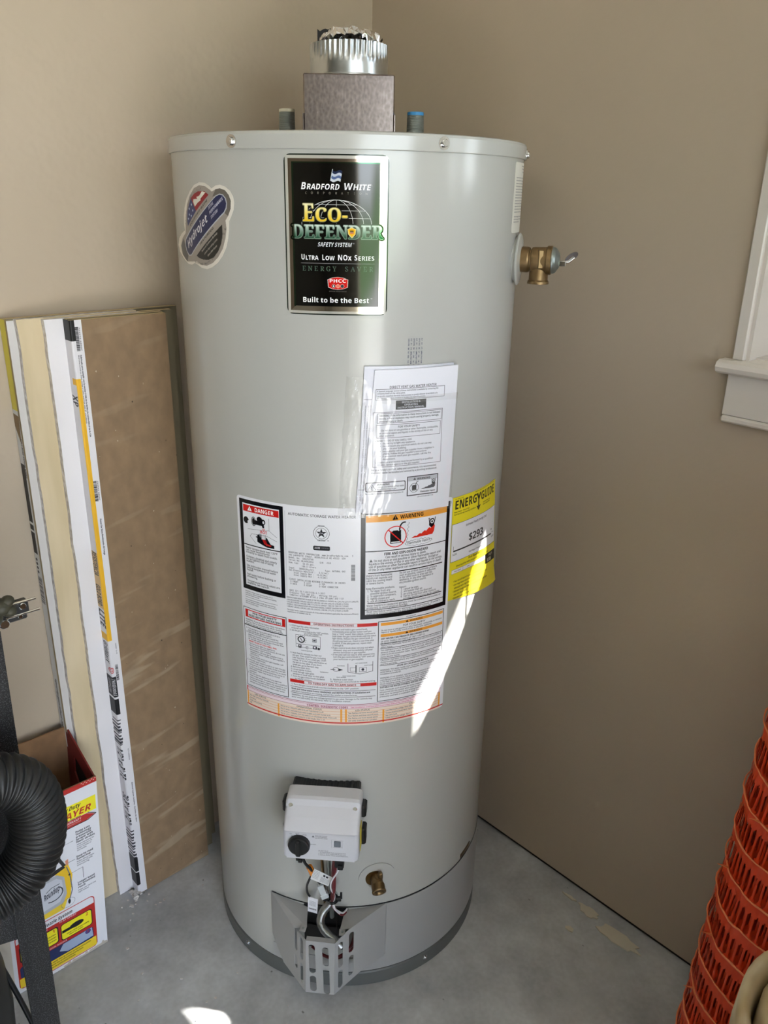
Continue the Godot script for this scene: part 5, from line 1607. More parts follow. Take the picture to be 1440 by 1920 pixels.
func burner_shield() -> void:
	var sh := Node3D.new()
	sh.name = "burner_shield"
	heater.add_child(sh, true)
	var A := cp(-31.96, 0.2815, 0.2045); var I := cp(-31.6, 0.2830, 0.100); var H := cp(-24.52, 0.3032, 0.0626)
	var B1 := cp(-15.8, 0.2835, 0.1990); var B2 := cp(-13.9, 0.323, 0.1945)
	var D := cp(-12.8, 0.350, 0.1925); var E := cp(-4.1, 0.350, 0.1925)
	var F := cp(-13.3, 0.350, 0.0630); var G := cp(-4.5, 0.350, 0.0640)
	var A2 := cp(14.58, 0.2815, 0.2045); var I2 := cp(14.7, 0.2815, 0.070); var H2 := cp(4.31, 0.3093, 0.0746)
	var B12 := cp(-1.5, 0.2835, 0.1990); var B22 := cp(-2.9, 0.323, 0.1950)
	var C := cp(-17.97, 0.3249, 0.1872); var C2 := cp(0.6, 0.3262, 0.2030)
	var th := 0.0011
	# narrow front of the cage
	var xf := plane_frame(F, G, D - F)
	var w := (G - F).length()
	var hgt := (D - F).length()
	slotted("cage_front", PackedVector2Array([Vector2(0, 0), Vector2(w, 0), flat(xf, E), flat(xf, D)]), [[w * 0.285, hgt * 0.385, hgt * 0.93, 0.0060], [w * 0.285, hgt * 0.035, hgt * 0.335, 0.0060], [w * 0.755, hgt * 0.55, hgt * 0.90, 0.0060], [w * 0.755, hgt * 0.0, hgt * 0.50, 0.0060]], th, xf, sh, M.door_enamel)
	# left flank from the jacket to the front
	var xl := upright_frame(F, (D - F).cross(A - F))
	var pl := PackedVector2Array([flat(xl, I), flat(xl, H), flat(xl, F), flat(xl, D), flat(xl, C), flat(xl, A)])
	var fx := flat(xl, F); var dx := flat(xl, D)
	slotted("flank_sheet", pl, [[fx.x - 0.013, fx.y + 0.070, fx.y + 0.122, 0.0052], [fx.x - 0.013, fx.y + 0.012, fx.y + 0.060, 0.0052], [fx.x - 0.033, fx.y + 0.074, fx.y + 0.128, 0.0050], [fx.x - 0.033, fx.y + 0.030, fx.y + 0.062, 0.0050]], th, xl, sh, M.door_enamel)
	# right flank
	var xr := upright_frame(G, (A2 - G).cross(E - G))
	var pr := PackedVector2Array([flat(xr, G), flat(xr, H2), flat(xr, I2), flat(xr, A2), flat(xr, C2), flat(xr, E)])
	slotted("flank_sheet", pr, [[0.015, 0.060, 0.122, 0.0056], [0.015, 0.008, 0.052, 0.0056], [0.040, 0.078, 0.128, 0.0060], [0.040, 0.020, 0.070, 0.0060]], th, xr, sh, M.door_enamel)
	# sloped upper wings on both sides of the opening
	var st := begin()
	sheet(st, [A, C, B2, B1], th)
	obj("upper_wing", st, M.door_enamel, sh)
	st = begin()
	sheet(st, [B12, B22, C2, A2], th)
	obj("upper_wing", st, M.door_enamel, sh)
	# rolled front lip and the two screw tabs
	st = begin()
	var lip := (cp(-8.4, 1, 0) * -0.010)
	sheet(st, [D, E, E + lip, D + lip], th)
	obj("front_lip", st, M.door_enamel, sh)
	for az in [-14.8, -2.1]:
		var c := cp(az, 0.3275, 0.1945)
		var fwd := cp(az, 1, 0)
		st = begin()
		box(st, Vector3.ZERO, Vector3(0.0115, 0.0012, 0.013), 0.0005, Transform3D(Basis(Vector3(fwd.z, 0, -fwd.x), Vector3.UP, fwd).rotated(Vector3(fwd.z, 0, -fwd.x), 0.15), c))
		var tb := obj("screw_tab", st, M.door_enamel, sh)
		st = begin()
		cyl(st, 0.0022, 0, 0.0014, 12, along(c + Vector3(0, 0.0006, 0), Vector3.UP), 0.0004)
		obj("rivet", st, M.zinc_dull, tb)
	# the dark burner compartment behind
	st = begin()
	wrap_poly(st, rect_poly(-17.5, -0.2, 0.098, 0.2030), RT + 0.0014, -17.5, -0.2, 0.098, 0.203, 0.001)
	wrap_poly(st, rect_poly(-17.0, -1.0, 0.156, 0.1600), RT + 0.0060, -17.0, -1.0, 0.156, 0.16, 0.005)
	box(st, Vector3(0, 0, 0), Vector3(0.002, 0.10, 0.006), 0.0006, Transform3D(Basis(Vector3.UP, deg_to_rad(-5)), cp(-4.5, RT + 0.004, 0.150)))
	obj("burner_compartment", st, M.black_plastic, heater, "black burner compartment behind the shield")

func wire(pts: Array, r: float, m: Material, called := "wire") -> MeshInstance3D:
	var st := begin()
	tube(st, spline(pts, 6), r, 8)
	return obj(called, st, m, heater)

func wiring() -> void:
	# thin gas lines behind
	wire([cp(-6.6, 0.318, 0.40), cp(-6.5, 0.312, 0.33), cp(-6.2, 0.300, 0.25), cp(-6.2, 0.290, 0.19)], 0.0042, M.zinc_dull, "pilot_tube")
	wire([cp(-9.4, 0.318, 0.40), cp(-8.9, 0.306, 0.33), cp(-8.6, 0.296, 0.25), cp(-8.6, 0.289, 0.19)], 0.0030, M.brass_dark, "pilot_tube")
	# sheathed lead that becomes the flexible conduit
	wire([cp(-3.9, 0.338, 0.385), cp(-4.6, 0.330, 0.34), cp(-4.8, 0.322, 0.30), cp(-5.4, 0.314, 0.262), cp(-5.6, 0.308, 0.245)], 0.0042, M.wire_red, "wire")
	var pts := spline([cp(-5.0, 0.304, 0.262), cp(-6.6, 0.304, 0.238), cp(-8.9, 0.307, 0.219), cp(-9.6, 0.313, 0.203), cp(-8.6, 0.320, 0.194), cp(-6.4, 0.329, 0.188), cp(-4.2, 0.334, 0.180), cp(-2.8, 0.330, 0.165)], 16)
	var dense := PackedVector3Array()
	for i in pts.size() - 1:
		for k in 4: dense.append(pts[i].lerp(pts[i + 1], k / 4.0))
	var st := begin()
	tube(st, dense, func(i: int) -> float: return 0.0068 + 0.0010 * sin(i * PI / 2.5), 12)
	obj("flexible_conduit", st, M.zinc, heater, "ribbed metal conduit")
	wire([cp(-2.6, 0.350, 0.380), cp(-3.2, 0.352, 0.362), cp(-5.0, 0.348, 0.335), cp(-5.3, 0.340, 0.310), cp(-4.4, 0.330, 0.285), cp(-4.9, 0.322, 0.262), cp(-4.6, 0.316, 0.240), cp(-3.6, 0.306, 0.222), cp(-2.0, 0.300, 0.212), cp(-0.6, 0.288, 0.209)], 0.0016, M.wire_white)
	wire([cp(-3.4, 0.350, 0.378), cp(-4.0, 0.350, 0.350), cp(-4.6, 0.344, 0.318), cp(-4.6, 0.332, 0.285), cp(-5.2, 0.322, 0.262), cp(-5.4, 0.316, 0.244), cp(-4.2, 0.308, 0.224), cp(-2.4, 0.300, 0.206), cp(-1.0, 0.288, 0.200)], 0.0016, M.wire_red)
	wire([cp(-5.2, 0.322, 0.262), cp(-5.0, 0.318, 0.244), cp(-4.0, 0.312, 0.228), cp(-3.2, 0.304, 0.214), cp(-3.0, 0.292, 0.198)], 0.0015, M.wire_white)
	wire([cp(-14.0, 0.343, 0.385), cp(-12.9, 0.340, 0.362), cp(-11.6, 0.334, 0.345), cp(-11.2, 0.328, 0.330)], 0.0026, M.wire_black)
	wire([cp(-11.0, 0.328, 0.332), cp(-12.4, 0.324, 0.312), cp(-13.6, 0.320, 0.290), cp(-13.7, 0.316, 0.270), cp(-13.2, 0.312, 0.258)], 0.0020, M.wire_black)
	wire([cp(-11.2, 0.328, 0.330), cp(-10.0, 0.326, 0.316), cp(-9.2, 0.324, 0.304)], 0.0024, M.wire_black)
	wire([cp(-8.0, 0.316, 0.268), cp(-7.0, 0.314, 0.258), cp(-5.6, 0.314, 0.260)], 0.0016, M.wire_black)
	# black leads that loop through the cage
	wire([cp(-13.0, 0.300, 0.128), cp(-9.0, 0.312, 0.118), cp(-4.0, 0.314, 0.117), cp(0.5, 0.302, 0.128), cp(2.0, 0.296, 0.160), cp(1.0, 0.290, 0.182)], 0.0026, M.wire_red)
	wire([cp(-13.5, 0.300, 0.120), cp(-8.0, 0.310, 0.111), cp(-3.0, 0.310, 0.111), cp(1.4, 0.300, 0.122), cp(2.6, 0.296, 0.150)], 0.0022, M.wire_red)
	# orange sleeve with its folded paper tag
	var a := cp(-12.2, 0.330, 0.346); var b := cp(-10.6, 0.328, 0.322)
	st = begin()
	tube(st, PackedVector3Array([a, a.lerp(b, 0.5), b]), 0.0056, 12)
	obj("wire_sleeve", st, M.wire_orange, heater, "orange sleeve")
	var n := cp(-8.5, 1, 0); var t := Vector3(n.z, 0, -n.x)
	var td := (t * 0.93 + Vector3(0, -0.20, 0)).normalized()
	st = begin()
	var im := canvas(128, 96, Color(0.88, 0.88, 0.88))
	rect(im, 70, 12, 14, 16, INK); rect(im, 90, 12, 14, 16, INK)
	for k in 5: text(im, "WARNING hot surface", 60, 38 + k * 10, 5, SOFT, "sans", 60)
	for k in 6: text(im, "do not remove tag", 4, 10 + k * 12, 5, SOFT, "sans", 40)
	var c := cp(-11.3, 0.335, 0.335)
	var up := Vector3(0, 0.95, 0) + t * 0.18
	sheet_uv(st, [c + up * -0.012, c + td * 0.034 - up * 0.014 + n * 0.004, c + td * 0.037 + up * 0.010 + n * 0.005, c + td * 0.003 + up * 0.014], 0.0006)
	obj("wire_tag", st, print_mat(im, 0.5), heater, "white paper tag")
	im = canvas(96, 128, Color(0.88, 0.88, 0.90))
	for k in 5: text(im, "CAUTION label wires", 12, 30 + k * 9, 5, SOFT, "sans", 66)
	barcode(im, 10, 92, 76, 12, INK, 71)
	c = cp(-12.3, 0.312, 0.2395)
	st = begin()
	var q := PackedVector2Array()
	sheet_uv(st, [c - t * 0.009 - Vector3(0, 0.0175, 0), c + t * 0.0085 - Vector3(0, 0.0215, 0), c + t * 0.0105 + Vector3(0, 0.0125, 0), c - t * 0.0075 + Vector3(0, 0.018, 0)], 0.0006)
	obj("wire_tag", st, print_mat(im, 0.5), heater, "small white lead tag")
	# clear lead connector
	a = cp(-9.3, 0.324, 0.303); b = cp(-7.9, 0.316, 0.267)
	st = begin()
	box(st, Vector3.ZERO, Vector3(0.011, 0.030, 0.008), 0.001, Transform3D(along(a.lerp(b, 0.5), b - a).basis, a.lerp(b, 0.45)))
	box(st, Vector3(0, 0.013, 0), Vector3(0.014, 0.012, 0.010), 0.001, Transform3D(along(a.lerp(b, 0.5), b - a).basis, a.lerp(b, 0.55)))
	obj("lead_connector", st, M.frosted_plastic, heater, "translucent lead connector")
	# cable tie
	st = begin()
	c = cp(-5.4, 0.315, 0.2605)
	lathe(st, PackedVector2Array([Vector2(0.0095, -0.0035), Vector2(0.0108, -0.0030), Vector2(0.0108, 0.0030), Vector2(0.0095, 0.0035)]), 20, Transform3D(Basis(Vector3(0, 0, 1), 0.12), c))
	box(st, c + t * 0.012 + Vector3(0, 0.002, 0.0), Vector3(0.008, 0.008, 0.007), 0.001)
	box(st, c + t * 0.016 + Vector3(0, 0.010, 0.0), Vector3(0.004, 0.016, 0.0015), 0.0003)
	box(st, c - t * 0.011, Vector3(0.012, 0.007, 0.008), 0.001)
	obj("cable_tie", st, M.black_plastic, heater, "black cable tie")

func sheet_uv(st: SurfaceTool, p: Array, thick: float) -> void:
	var n: Vector3 = ((p[1] - p[0]).cross(p[3] - p[0])).normalized()
	quad(st, p[0], p[1], p[2], p[3])
	quad(st, p[1] - n * thick, p[0] - n * thick, p[3] - n * thick, p[2] - n * thick)
	for i in 4:
		var a: Vector3 = p[i]; var b: Vector3 = p[(i + 1) % 4]
		quad(st, a - n * thick, b - n * thick, b, a, -1, Vector2(0, 0), Vector2(0.01, 0), Vector2(0.01, 0.01), Vector2(0, 0.01))

func manual_and_pouch() -> void:
	var man := thing("instruction_manual", "folded white instruction manual held in a clear pouch on the heater front", "manual", TANK, deg_to_rad(90.0 - FACING))
	var st := begin()
	# pages stand off the jacket a little more towards their free right edge
	var off := func(q: Vector2) -> float: return 0.004 * clampf((q.x - 22.0) / 11.0, 0.0, 1.0)
	wrap_poly(st, PackedVector2Array([Vector2(7.35, 1.2165), Vector2(33.45, 1.2175), Vector2(33.1, 1.14), Vector2(32.7, 1.06), Vector2(32.2, 0.9960), Vector2(4.1, 0.9985), Vector2(5.4, 1.09)]), RT + 0.0085, 4.4, 33.2, 0.996, 1.22, 0.004, 2.5, off)
	obj("cover_sheet", st, print_mat(manual_print(), 0.5, 0.0, "printed_paper"), man)
	st = begin()
	wrap_poly(st, PackedVector2Array([Vector2(4.4, 1.2215), Vector2(33.2, 1.2195), Vector2(33.0, 1.20), Vector2(10.0, 1.02), Vector2(9.0, 0.998), Vector2(2.0, 0.9985), Vector2(3.3, 1.10)]), RT + 0.0040, 4.4, 33.2, 0.996, 1.22, 0.003)
	obj("rear_leaf", st, M.paper, man, "second folded leaf behind the cover")
	st = begin()
	var im := leaf_print()
	var strip := PackedVector2Array([Vector2(4.5, 1.219), Vector2(7.2, 1.2155), Vector2(5.35, 1.10), Vector2(4.1, 1.0005), Vector2(2.2, 1.0005), Vector2(3.4, 1.10)])
	# print runs down the leaf: lay u along the height
	for i in 24:
		var h1: float = lerp(1.218, 1.0005, i / 24.0); var h0: float = lerp(1.218, 1.0005, (i + 1) / 24.0)
		var l1: float = lerp(4.5, 2.2, i / 24.0); var l0: float = lerp(4.5, 2.2, (i + 1) / 24.0)
		var u1 := i / 24.0; var u0 := (i + 1) / 24.0
		quad(st, cp(l0, RT + 0.0046, h0), cp(l0 + 3.2, RT + 0.0046, h0), cp(l1 + 3.2, RT + 0.0046, h1), cp(l1, RT + 0.0046, h1), 1, Vector2(u0, 1), Vector2(u0, 0), Vector2(u1, 0), Vector2(u1, 1))
	obj("leaf_margin", st, print_mat(im, 0.5, 0.0, "printed_paper"), man)

	# clear pouch: taped round the manual, slack and creased at the left
	var po := thing("plastic_pouch", "clear crinkled plastic pouch around the manual on the heater front", "pouch", TANK, deg_to_rad(90.0 - FACING))
	var f := FastNoiseLite.new(); f.seed = 12; f.frequency = 1.0; f.fractal_octaves = 2
	st = begin()
	var NU := 72; var NV := 48
	var g := []
	for j in NV + 1:
		var row := PackedVector3Array()
		var v := j / float(NV)
		var h: float = lerp(0.9935, 1.2060, v)
		for i in NU + 1:
			var u := i / float(NU)
			var left: float = -3.4 + 2.6 * v + 0.5 * f.get_noise_1d(v * 9.0)
			var right: float = lerp(34.4, 34.8, v)
			var az: float = lerp(left, right, u)
			var slack: float = clampf((5.5 - az) / 6.0, 0.0, 1.0)
			var r := RT + 0.0012 + 0.0105 * smoothstep(0.0, 6.0, az - left) * smoothstep(0.0, 2.0, right - az) + 0.0035 * clampf((az - 22.0) / 11.0, 0.0, 1.0)
			r += slack * (0.011 * pow(1.0 - absf(f.get_noise_2d(az * 0.45 + v * 1.6, v * 2.6)), 5.0) + 0.004 * absf(f.get_noise_2d(az * 1.1, v * 6.0 + 40.0))) * smoothstep(0.0, 1.5, az - left)
			r += 0.0007 * f.get_noise_2d(az * 0.5, v * 7.0) + 0.0010 * smoothstep(28.0, 33.0, az) * (1.0 + f.get_noise_2d(az * 1.2, v * 22.0))
			var hh: float = h
			if v > 0.999: hh = lerp(1.207, 1.168, smoothstep(0.12, 0.30, u))
			elif v > 0.82: hh = lerp(h, lerp(h, 1.168, clampf((v - 0.82) / 0.18, 0.0, 1.0)), smoothstep(0.12, 0.30, u))
			row.append(cp(az, r, hh))
		g.append(row)
	for j in NV:
		for i in NU:
			quad(st, g[j][i], g[j][i + 1], g[j + 1][i + 1], g[j + 1][i], 1)
	obj("film", st, M.clear_plastic, po)
	build_foil()

# ------------------------------------------------------------------ drywall offcuts on the left wall
func board_mesh(x0: float, x1: float, za: float, zb: float, y0: float, y1: float, rough_edge := 0.0, seed_ := 1) -> Array:
	# returns [face, back+edges]; za right side (small z), zb left side; the cut left edge may wander
	var r := RandomNumberGenerator.new(); r.seed = seed_
	var n := 40
	var w := PackedFloat32Array()
	for i in n + 1: w.append(zb + (r.randf() - 0.5) * rough_edge)
	var face := begin(); var rest := begin()
	for i in n:
		var ya: float = lerp(y0, y1, i / float(n)); var yb: float = lerp(y0, y1, (i + 1) / float(n))
		var va := 1.0 - i / float(n); var vb := 1.0 - (i + 1) / float(n)
		quad(face, Vector3(x1, ya, w[i]), Vector3(x1, ya, za), Vector3(x1, yb, za), Vector3(x1, yb, w[i + 1]), -1, Vector2(0, va), Vector2(1, va), Vector2(1, vb), Vector2(0, vb))
		quad(rest, Vector3(x0, ya, za), Vector3(x0, ya, w[i]), Vector3(x0, yb, w[i + 1]), Vector3(x0, yb, za))
		quad(rest, Vector3(x0, ya, w[i]), Vector3(x1, ya, w[i]), Vector3(x1, yb, w[i + 1]), Vector3(x0, yb, w[i + 1]))
		quad(rest, Vector3(x1, ya, za), Vector3(x0, ya, za), Vector3(x0, yb, za), Vector3(x1, yb, za))
	quad(rest, Vector3(x0, y1, zb), Vector3(x1, y1, zb), Vector3(x1, y1, za), Vector3(x0, y1, za))
	quad(rest, Vector3(x0, y0, za), Vector3(x1, y0, za), Vector3(x1, y0, zb), Vector3(x0, y0, zb))
	return [face, rest]

func board(parent: Node3D, x0: float, x1: float, za: float, zb: float, y1: float, face: Material, edge: Material, seed_: int, rough_edge := 0.0015, called := "board") -> void:
	var b := board_mesh(x0, x1, za, zb, 0.002, y1, rough_edge, seed_)
	var o := obj(called, b[1], edge, parent)
	obj("face_paper", b[0], face, o)

func tape_print() -> ImageTexture:
	# along u: from the top down, 1.2485 m over 2048; across v: 0 face side (wrapped) .. 1 rear of the end
	var P := Color(0.90, 0.89, 0.90)
	var im := canvas(2048, 88, P)
	var px := func(y: float) -> float: return (1.2485 - y) / 1.2485 * 2048.0
	var T := func(s: String, y0: float, y1: float, base: float, cap: float, col: Color, face: String) -> void:
		text(im, s, px.call(y0), base - cap, cap, col, face, px.call(y1) - px.call(y0))
	rect(im, 0, 44, 58, 44, Color(0.05, 0.05, 0.05))
	barcode(im, px.call(1.236), 24, px.call(1.196) - px.call(1.236), 22, INK, 31)
	T.call("722552 98507", 1.236, 1.196, 20, 7, INK, "sans")
	T.call("Fabricado para cumplir con la norma C1396 de la ASTM y la norma A82.27 de la CSA", 1.1894, 1.0457, 30, 9, INK, "sansbold")
	T.call("Manufactured to meet ASTM C1396 and CSA A82.27 standards", 1.1894, 1.07, 42, 7, INK, "sans")
	var gold := Color(0.93, 0.71, 0.14)
	rect(im, px.call(1.1494), 44, px.call(0.6398) - px.call(1.1494), 22, gold)
	rect(im, px.call(1.1494), 44, 18, 34, gold); rect(im, px.call(0.655), 44, px.call(0.6398) - px.call(0.655), 44, gold)
	T.call("XP", 1.12, 1.098, 86, 18, INK, "sansbold")
	barcode(im, px.call(0.9637), 22, px.call(0.9252) - px.call(0.9637), 22, INK, 32)
	T.call("722552 98507", 0.9637, 0.9252, 18, 7, INK, "sans")
	T.call("Panel De Yeso Resistente Al Fuego", 0.8914, 0.818, 28, 10, INK, "sansbold")
	rect(im, px.call(0.8251), 66, px.call(0.7079) - px.call(0.8251), 22, Color(0.86, 0.72, 0.50))
	T.call("RESISTENCIA", 0.8251, 0.775, 86, 16, INK, "sansbold")
	T.call("GOLD BOND", 0.757, 0.712, 86, 16, INK, "sansbold")
	slant(im, "LITE", Vector2(px.call(0.707), 87), Vector2(px.call(0.666), 87), Vector2(4, 20), INK, "sansbold")
	T.call("10000M  12-19", 0.632, 0.607, 24, 7, SOFT, "sans")
	slant(im, "GridMarX", Vector2(px.call(0.6373), 84), Vector2(px.call(0.5891), 84), Vector2(4, 15), INK, "sansbold")
	stroke(im, oval(Vector2(px.call(0.574), 66), 9, 9, 16), 3, Color(0.75, 0.2, 0.2), true)
	stroke(im, oval(Vector2(px.call(0.574), 66), 4, 4, 10), 2, Color(0.75, 0.2, 0.2), true)
	barcode(im, px.call(0.5844), 24, px.call(0.5494) - px.call(0.5844), 20, INK, 33)
	rect(im, px.call(0.5592), 46, px.call(0.513) - px.call(0.5592), 42, INK); rect(im, px.call(0.508), 46, px.call(0.4723) - px.call(0.508), 42, INK)
	slant(im, "National", Vector2(px.call(0.556), 68), Vector2(px.call(0.516), 68), Vector2(4, 14), P, "serifbold")
	T.call("GYPSUM", 0.552, 0.518, 84, 9, P, "sans")
	for k in 9:
		rect(im, px.call(0.4591) + k * 12.0, 50 + (k % 3) * 4, 4 + (k % 4) * 2, 34, SOFT)
	slant(im, "1/2\" x 8' TE", Vector2(px.call(0.3921), 82), Vector2(px.call(0.3118), 82), Vector2(5, 20), INK, "sansbold")
	T.call("12.7 x 2438mm", 0.385, 0.355, 24, 8, INK, "sans")
	slant(im, "3L8' x 1/2\"", Vector2(px.call(0.2747), 82), Vector2(px.call(0.1944), 82), Vector2(5, 20), INK, "sansbold")
	T.call("National Gypsum Company • Charlotte, NC 28211", 0.300, 0.195, 26, 8, INK, "sansbold")
	for k in 10:
		rect(im, px.call(0.1782) + k * 13.0, 50 + (k % 4) * 3, 5 + (k % 3) * 2, 34, SOFT)
	rect(im, px.call(0.1035), 48, px.call(0.0272) - px.call(0.1035), 40, INK); rect(im, px.call(0.066), 48, 5, 40, P)
	return tex(im)

func old_tape_print() -> ImageTexture:
	var P := Color(0.86, 0.86, 0.86)
	var im := canvas(2048, 48, P)
	rect(im, 0, 0, 250, 48, Color(0.86, 0.80, 0.30))
	fill_poly(im, PackedVector2Array([Vector2(265, 0), Vector2(350, 10), Vector2(300, 48), Vector2(262, 48)]), Color(0.5, 0.40, 0.26))
	text(im, "GOLD BOND GYPSUM BOARD", 330, 4, 12, INK, "sansbold", 120)
	rect(im, 410, 14, 205, 34, INK); rect(im, 590, 0, 8, 48, P)
	rect(im, 622, 14, 70, 34, INK)
	for k in 4: fill_poly(im, oval(Vector2(712 + k * 14, 34), 5, 8, 10), INK)
	barcode(im, 770, 12, 90, 34, SOFT, 8)
	text(im, "tapered edge gypsum wallboard • 2020", 1130, 16, 16, INK, "sansbold", 180)
	rect(im, 1330, 10, 62, 38, INK); rect(im, 1400, 10, 150, 38, INK)
	barcode(im, 1560, 8, 80, 34, SOFT, 4)
	rect(im, 1740, 0, 308, 48, Color(0.82, 0.78, 0.42))
	return tex(im)

func build_boards() -> void:
	var o := thing("drywall_pair", "taped pair of brown-backed drywall offcuts, frontmost of the boards on the left wall", "drywall", Vector3(0.0565, 0, 0.563), 0.0)
	board(o, 0.0127, 0.0250, 0.0, 0.175, 1.2465, M.gypsum_brown, M.gypsum_edge, 2, 0.0004)
	board(o, 0.0, 0.0124, -0.002, 0.174, 1.2478, M.gypsum_olive, M.gypsum_edge, 3, 0.0004)
	# printed end tape wraps the left end and turns onto the face
	var st := begin()
	var n := 60
	var r := RandomNumberGenerator.new(); r.seed = 6
	var pts := [Vector2(0.0256, 0.156), Vector2(0.0257, 0.1735), Vector2(0.0250, 0.1758), Vector2(0.0230, 0.1764), Vector2(0.0, 0.1764)]
	var cum := [0.0, 0.72, 0.74, 0.76, 1.0]
	for i in n:
		var ya: float = lerp(0.004, 1.2475, i / float(n)); var yb: float = lerp(0.004, 1.2475, (i + 1) / float(n))
		var ua := (1.2485 - ya) / 1.2485; var ub := (1.2485 - yb) / 1.2485
		for k in 4:
			var p: Vector2 = pts[k]; var q: Vector2 = pts[k + 1]
			quad(st, Vector3(q.x, ya, q.y), Vector3(p.x, ya, p.y), Vector3(p.x, yb, p.y), Vector3(q.x, yb, q.y), 1 if k in [1, 2] else -1, Vector2(ua, cum[k + 1]), Vector2(ua, cum[k]), Vector2(ub, cum[k]), Vector2(ub, cum[k + 1]))
	var m := StandardMaterial3D.new()
	m.resource_name = "printed_tape"
	m.albedo_texture = tape_print()
	m.texture_repeat = false
	m.roughness = 0.5
	obj("end_tape", st, m, o, "white end tape printed in black and gold")
	# crushed corner at the foot of the tape
	st = begin()
	for i in 16:
		var c := Vector3(0.010 + r.randf() * 0.022, 0.004 + r.randf() * 0.006, 0.172 + r.randf() * 0.016)
		box(st, Vector3.ZERO, Vector3(r.randf_range(0.004, 0.012), 0.003, r.randf_range(0.004, 0.010)), 0.0005, Transform3D(Basis(Vector3(r.randf(), r.randf(), r.randf()).normalized(), r.randf() * 3.0), c))
	obj("crushed_corner", st, M.gypsum_core, o)

	o = thing("drywall_offcut", "narrow white drywall offcut just left of the printed tape", "drywall", Vector3(0.0435, 0, 0.600), 0.0)
	board(o, 0, 0.0124, 0, 0.170, 1.2480, M.gypsum_white, M.gypsum_core, 5, 0.0022)
	o = thing("drywall_offcut", "cream-faced drywall offcut between the white strip and the yellowed end tape", "drywall", Vector3(0.0305, 0, 0.600), 0.0)
	board(o, 0, 0.0124, 0, 0.210, 1.2500, M.gypsum_cream, M.gypsum_core, 6, 0.0022)
	o = thing("drywall_offcut", "olive-grey drywall offcut showing as a strip right of the brown face", "drywall", Vector3(0.0435, 0, 0.5365), 0.0)
	board(o, 0, 0.0124, 0, 0.0625, 1.2485, M.gypsum_olive, M.gypsum_edge, 7, 0.001)
	o = thing("drywall_pair", "rearmost taped pair of drywall boards against the left wall, with a yellowed end", "drywall", Vector3(0.0035, 0, 0.5125), 0.0)
	board(o, 0.0133, 0.0262, 0, 0.310, 1.2505, M.gypsum_olive, M.gypsum_edge, 8, 0.001)
	board(o, 0, 0.0126, 0.001, 0.309, 1.2490, M.gypsum_olive, M.gypsum_edge, 9, 0.001)
	st = begin()
	box(st, Vector3(0.0264, 0.625, 0.2965), Vector3(0.0006, 1.245, 0.027))
	obj("paper_wrap", st, M.torn_paper, o, "pale torn paper turned onto the face")
	st = begin()
	for i in n:
		var ya: float = lerp(0.004, 1.249, i / float(n)); var yb: float = lerp(0.004, 1.249, (i + 1) / float(n))
		var ua := (1.2485 - ya) / 1.2485; var ub := (1.2485 - yb) / 1.2485
		quad(st, Vector3(0.0, ya, 0.3118), Vector3(0.0240, ya, 0.3118), Vector3(0.0240, yb, 0.3118), Vector3(0.0, yb, 0.3118), -1, Vector2(ua, 1), Vector2(ua, 0), Vector2(ub, 0), Vector2(ub, 1))
	m = StandardMaterial3D.new()
	m.resource_name = "old_tape"
	m.albedo_texture = old_tape_print()
	m.texture_repeat = false
	m.roughness = 0.55
	obj("end_tape", st, m, o, "white and yellow printed end tape")

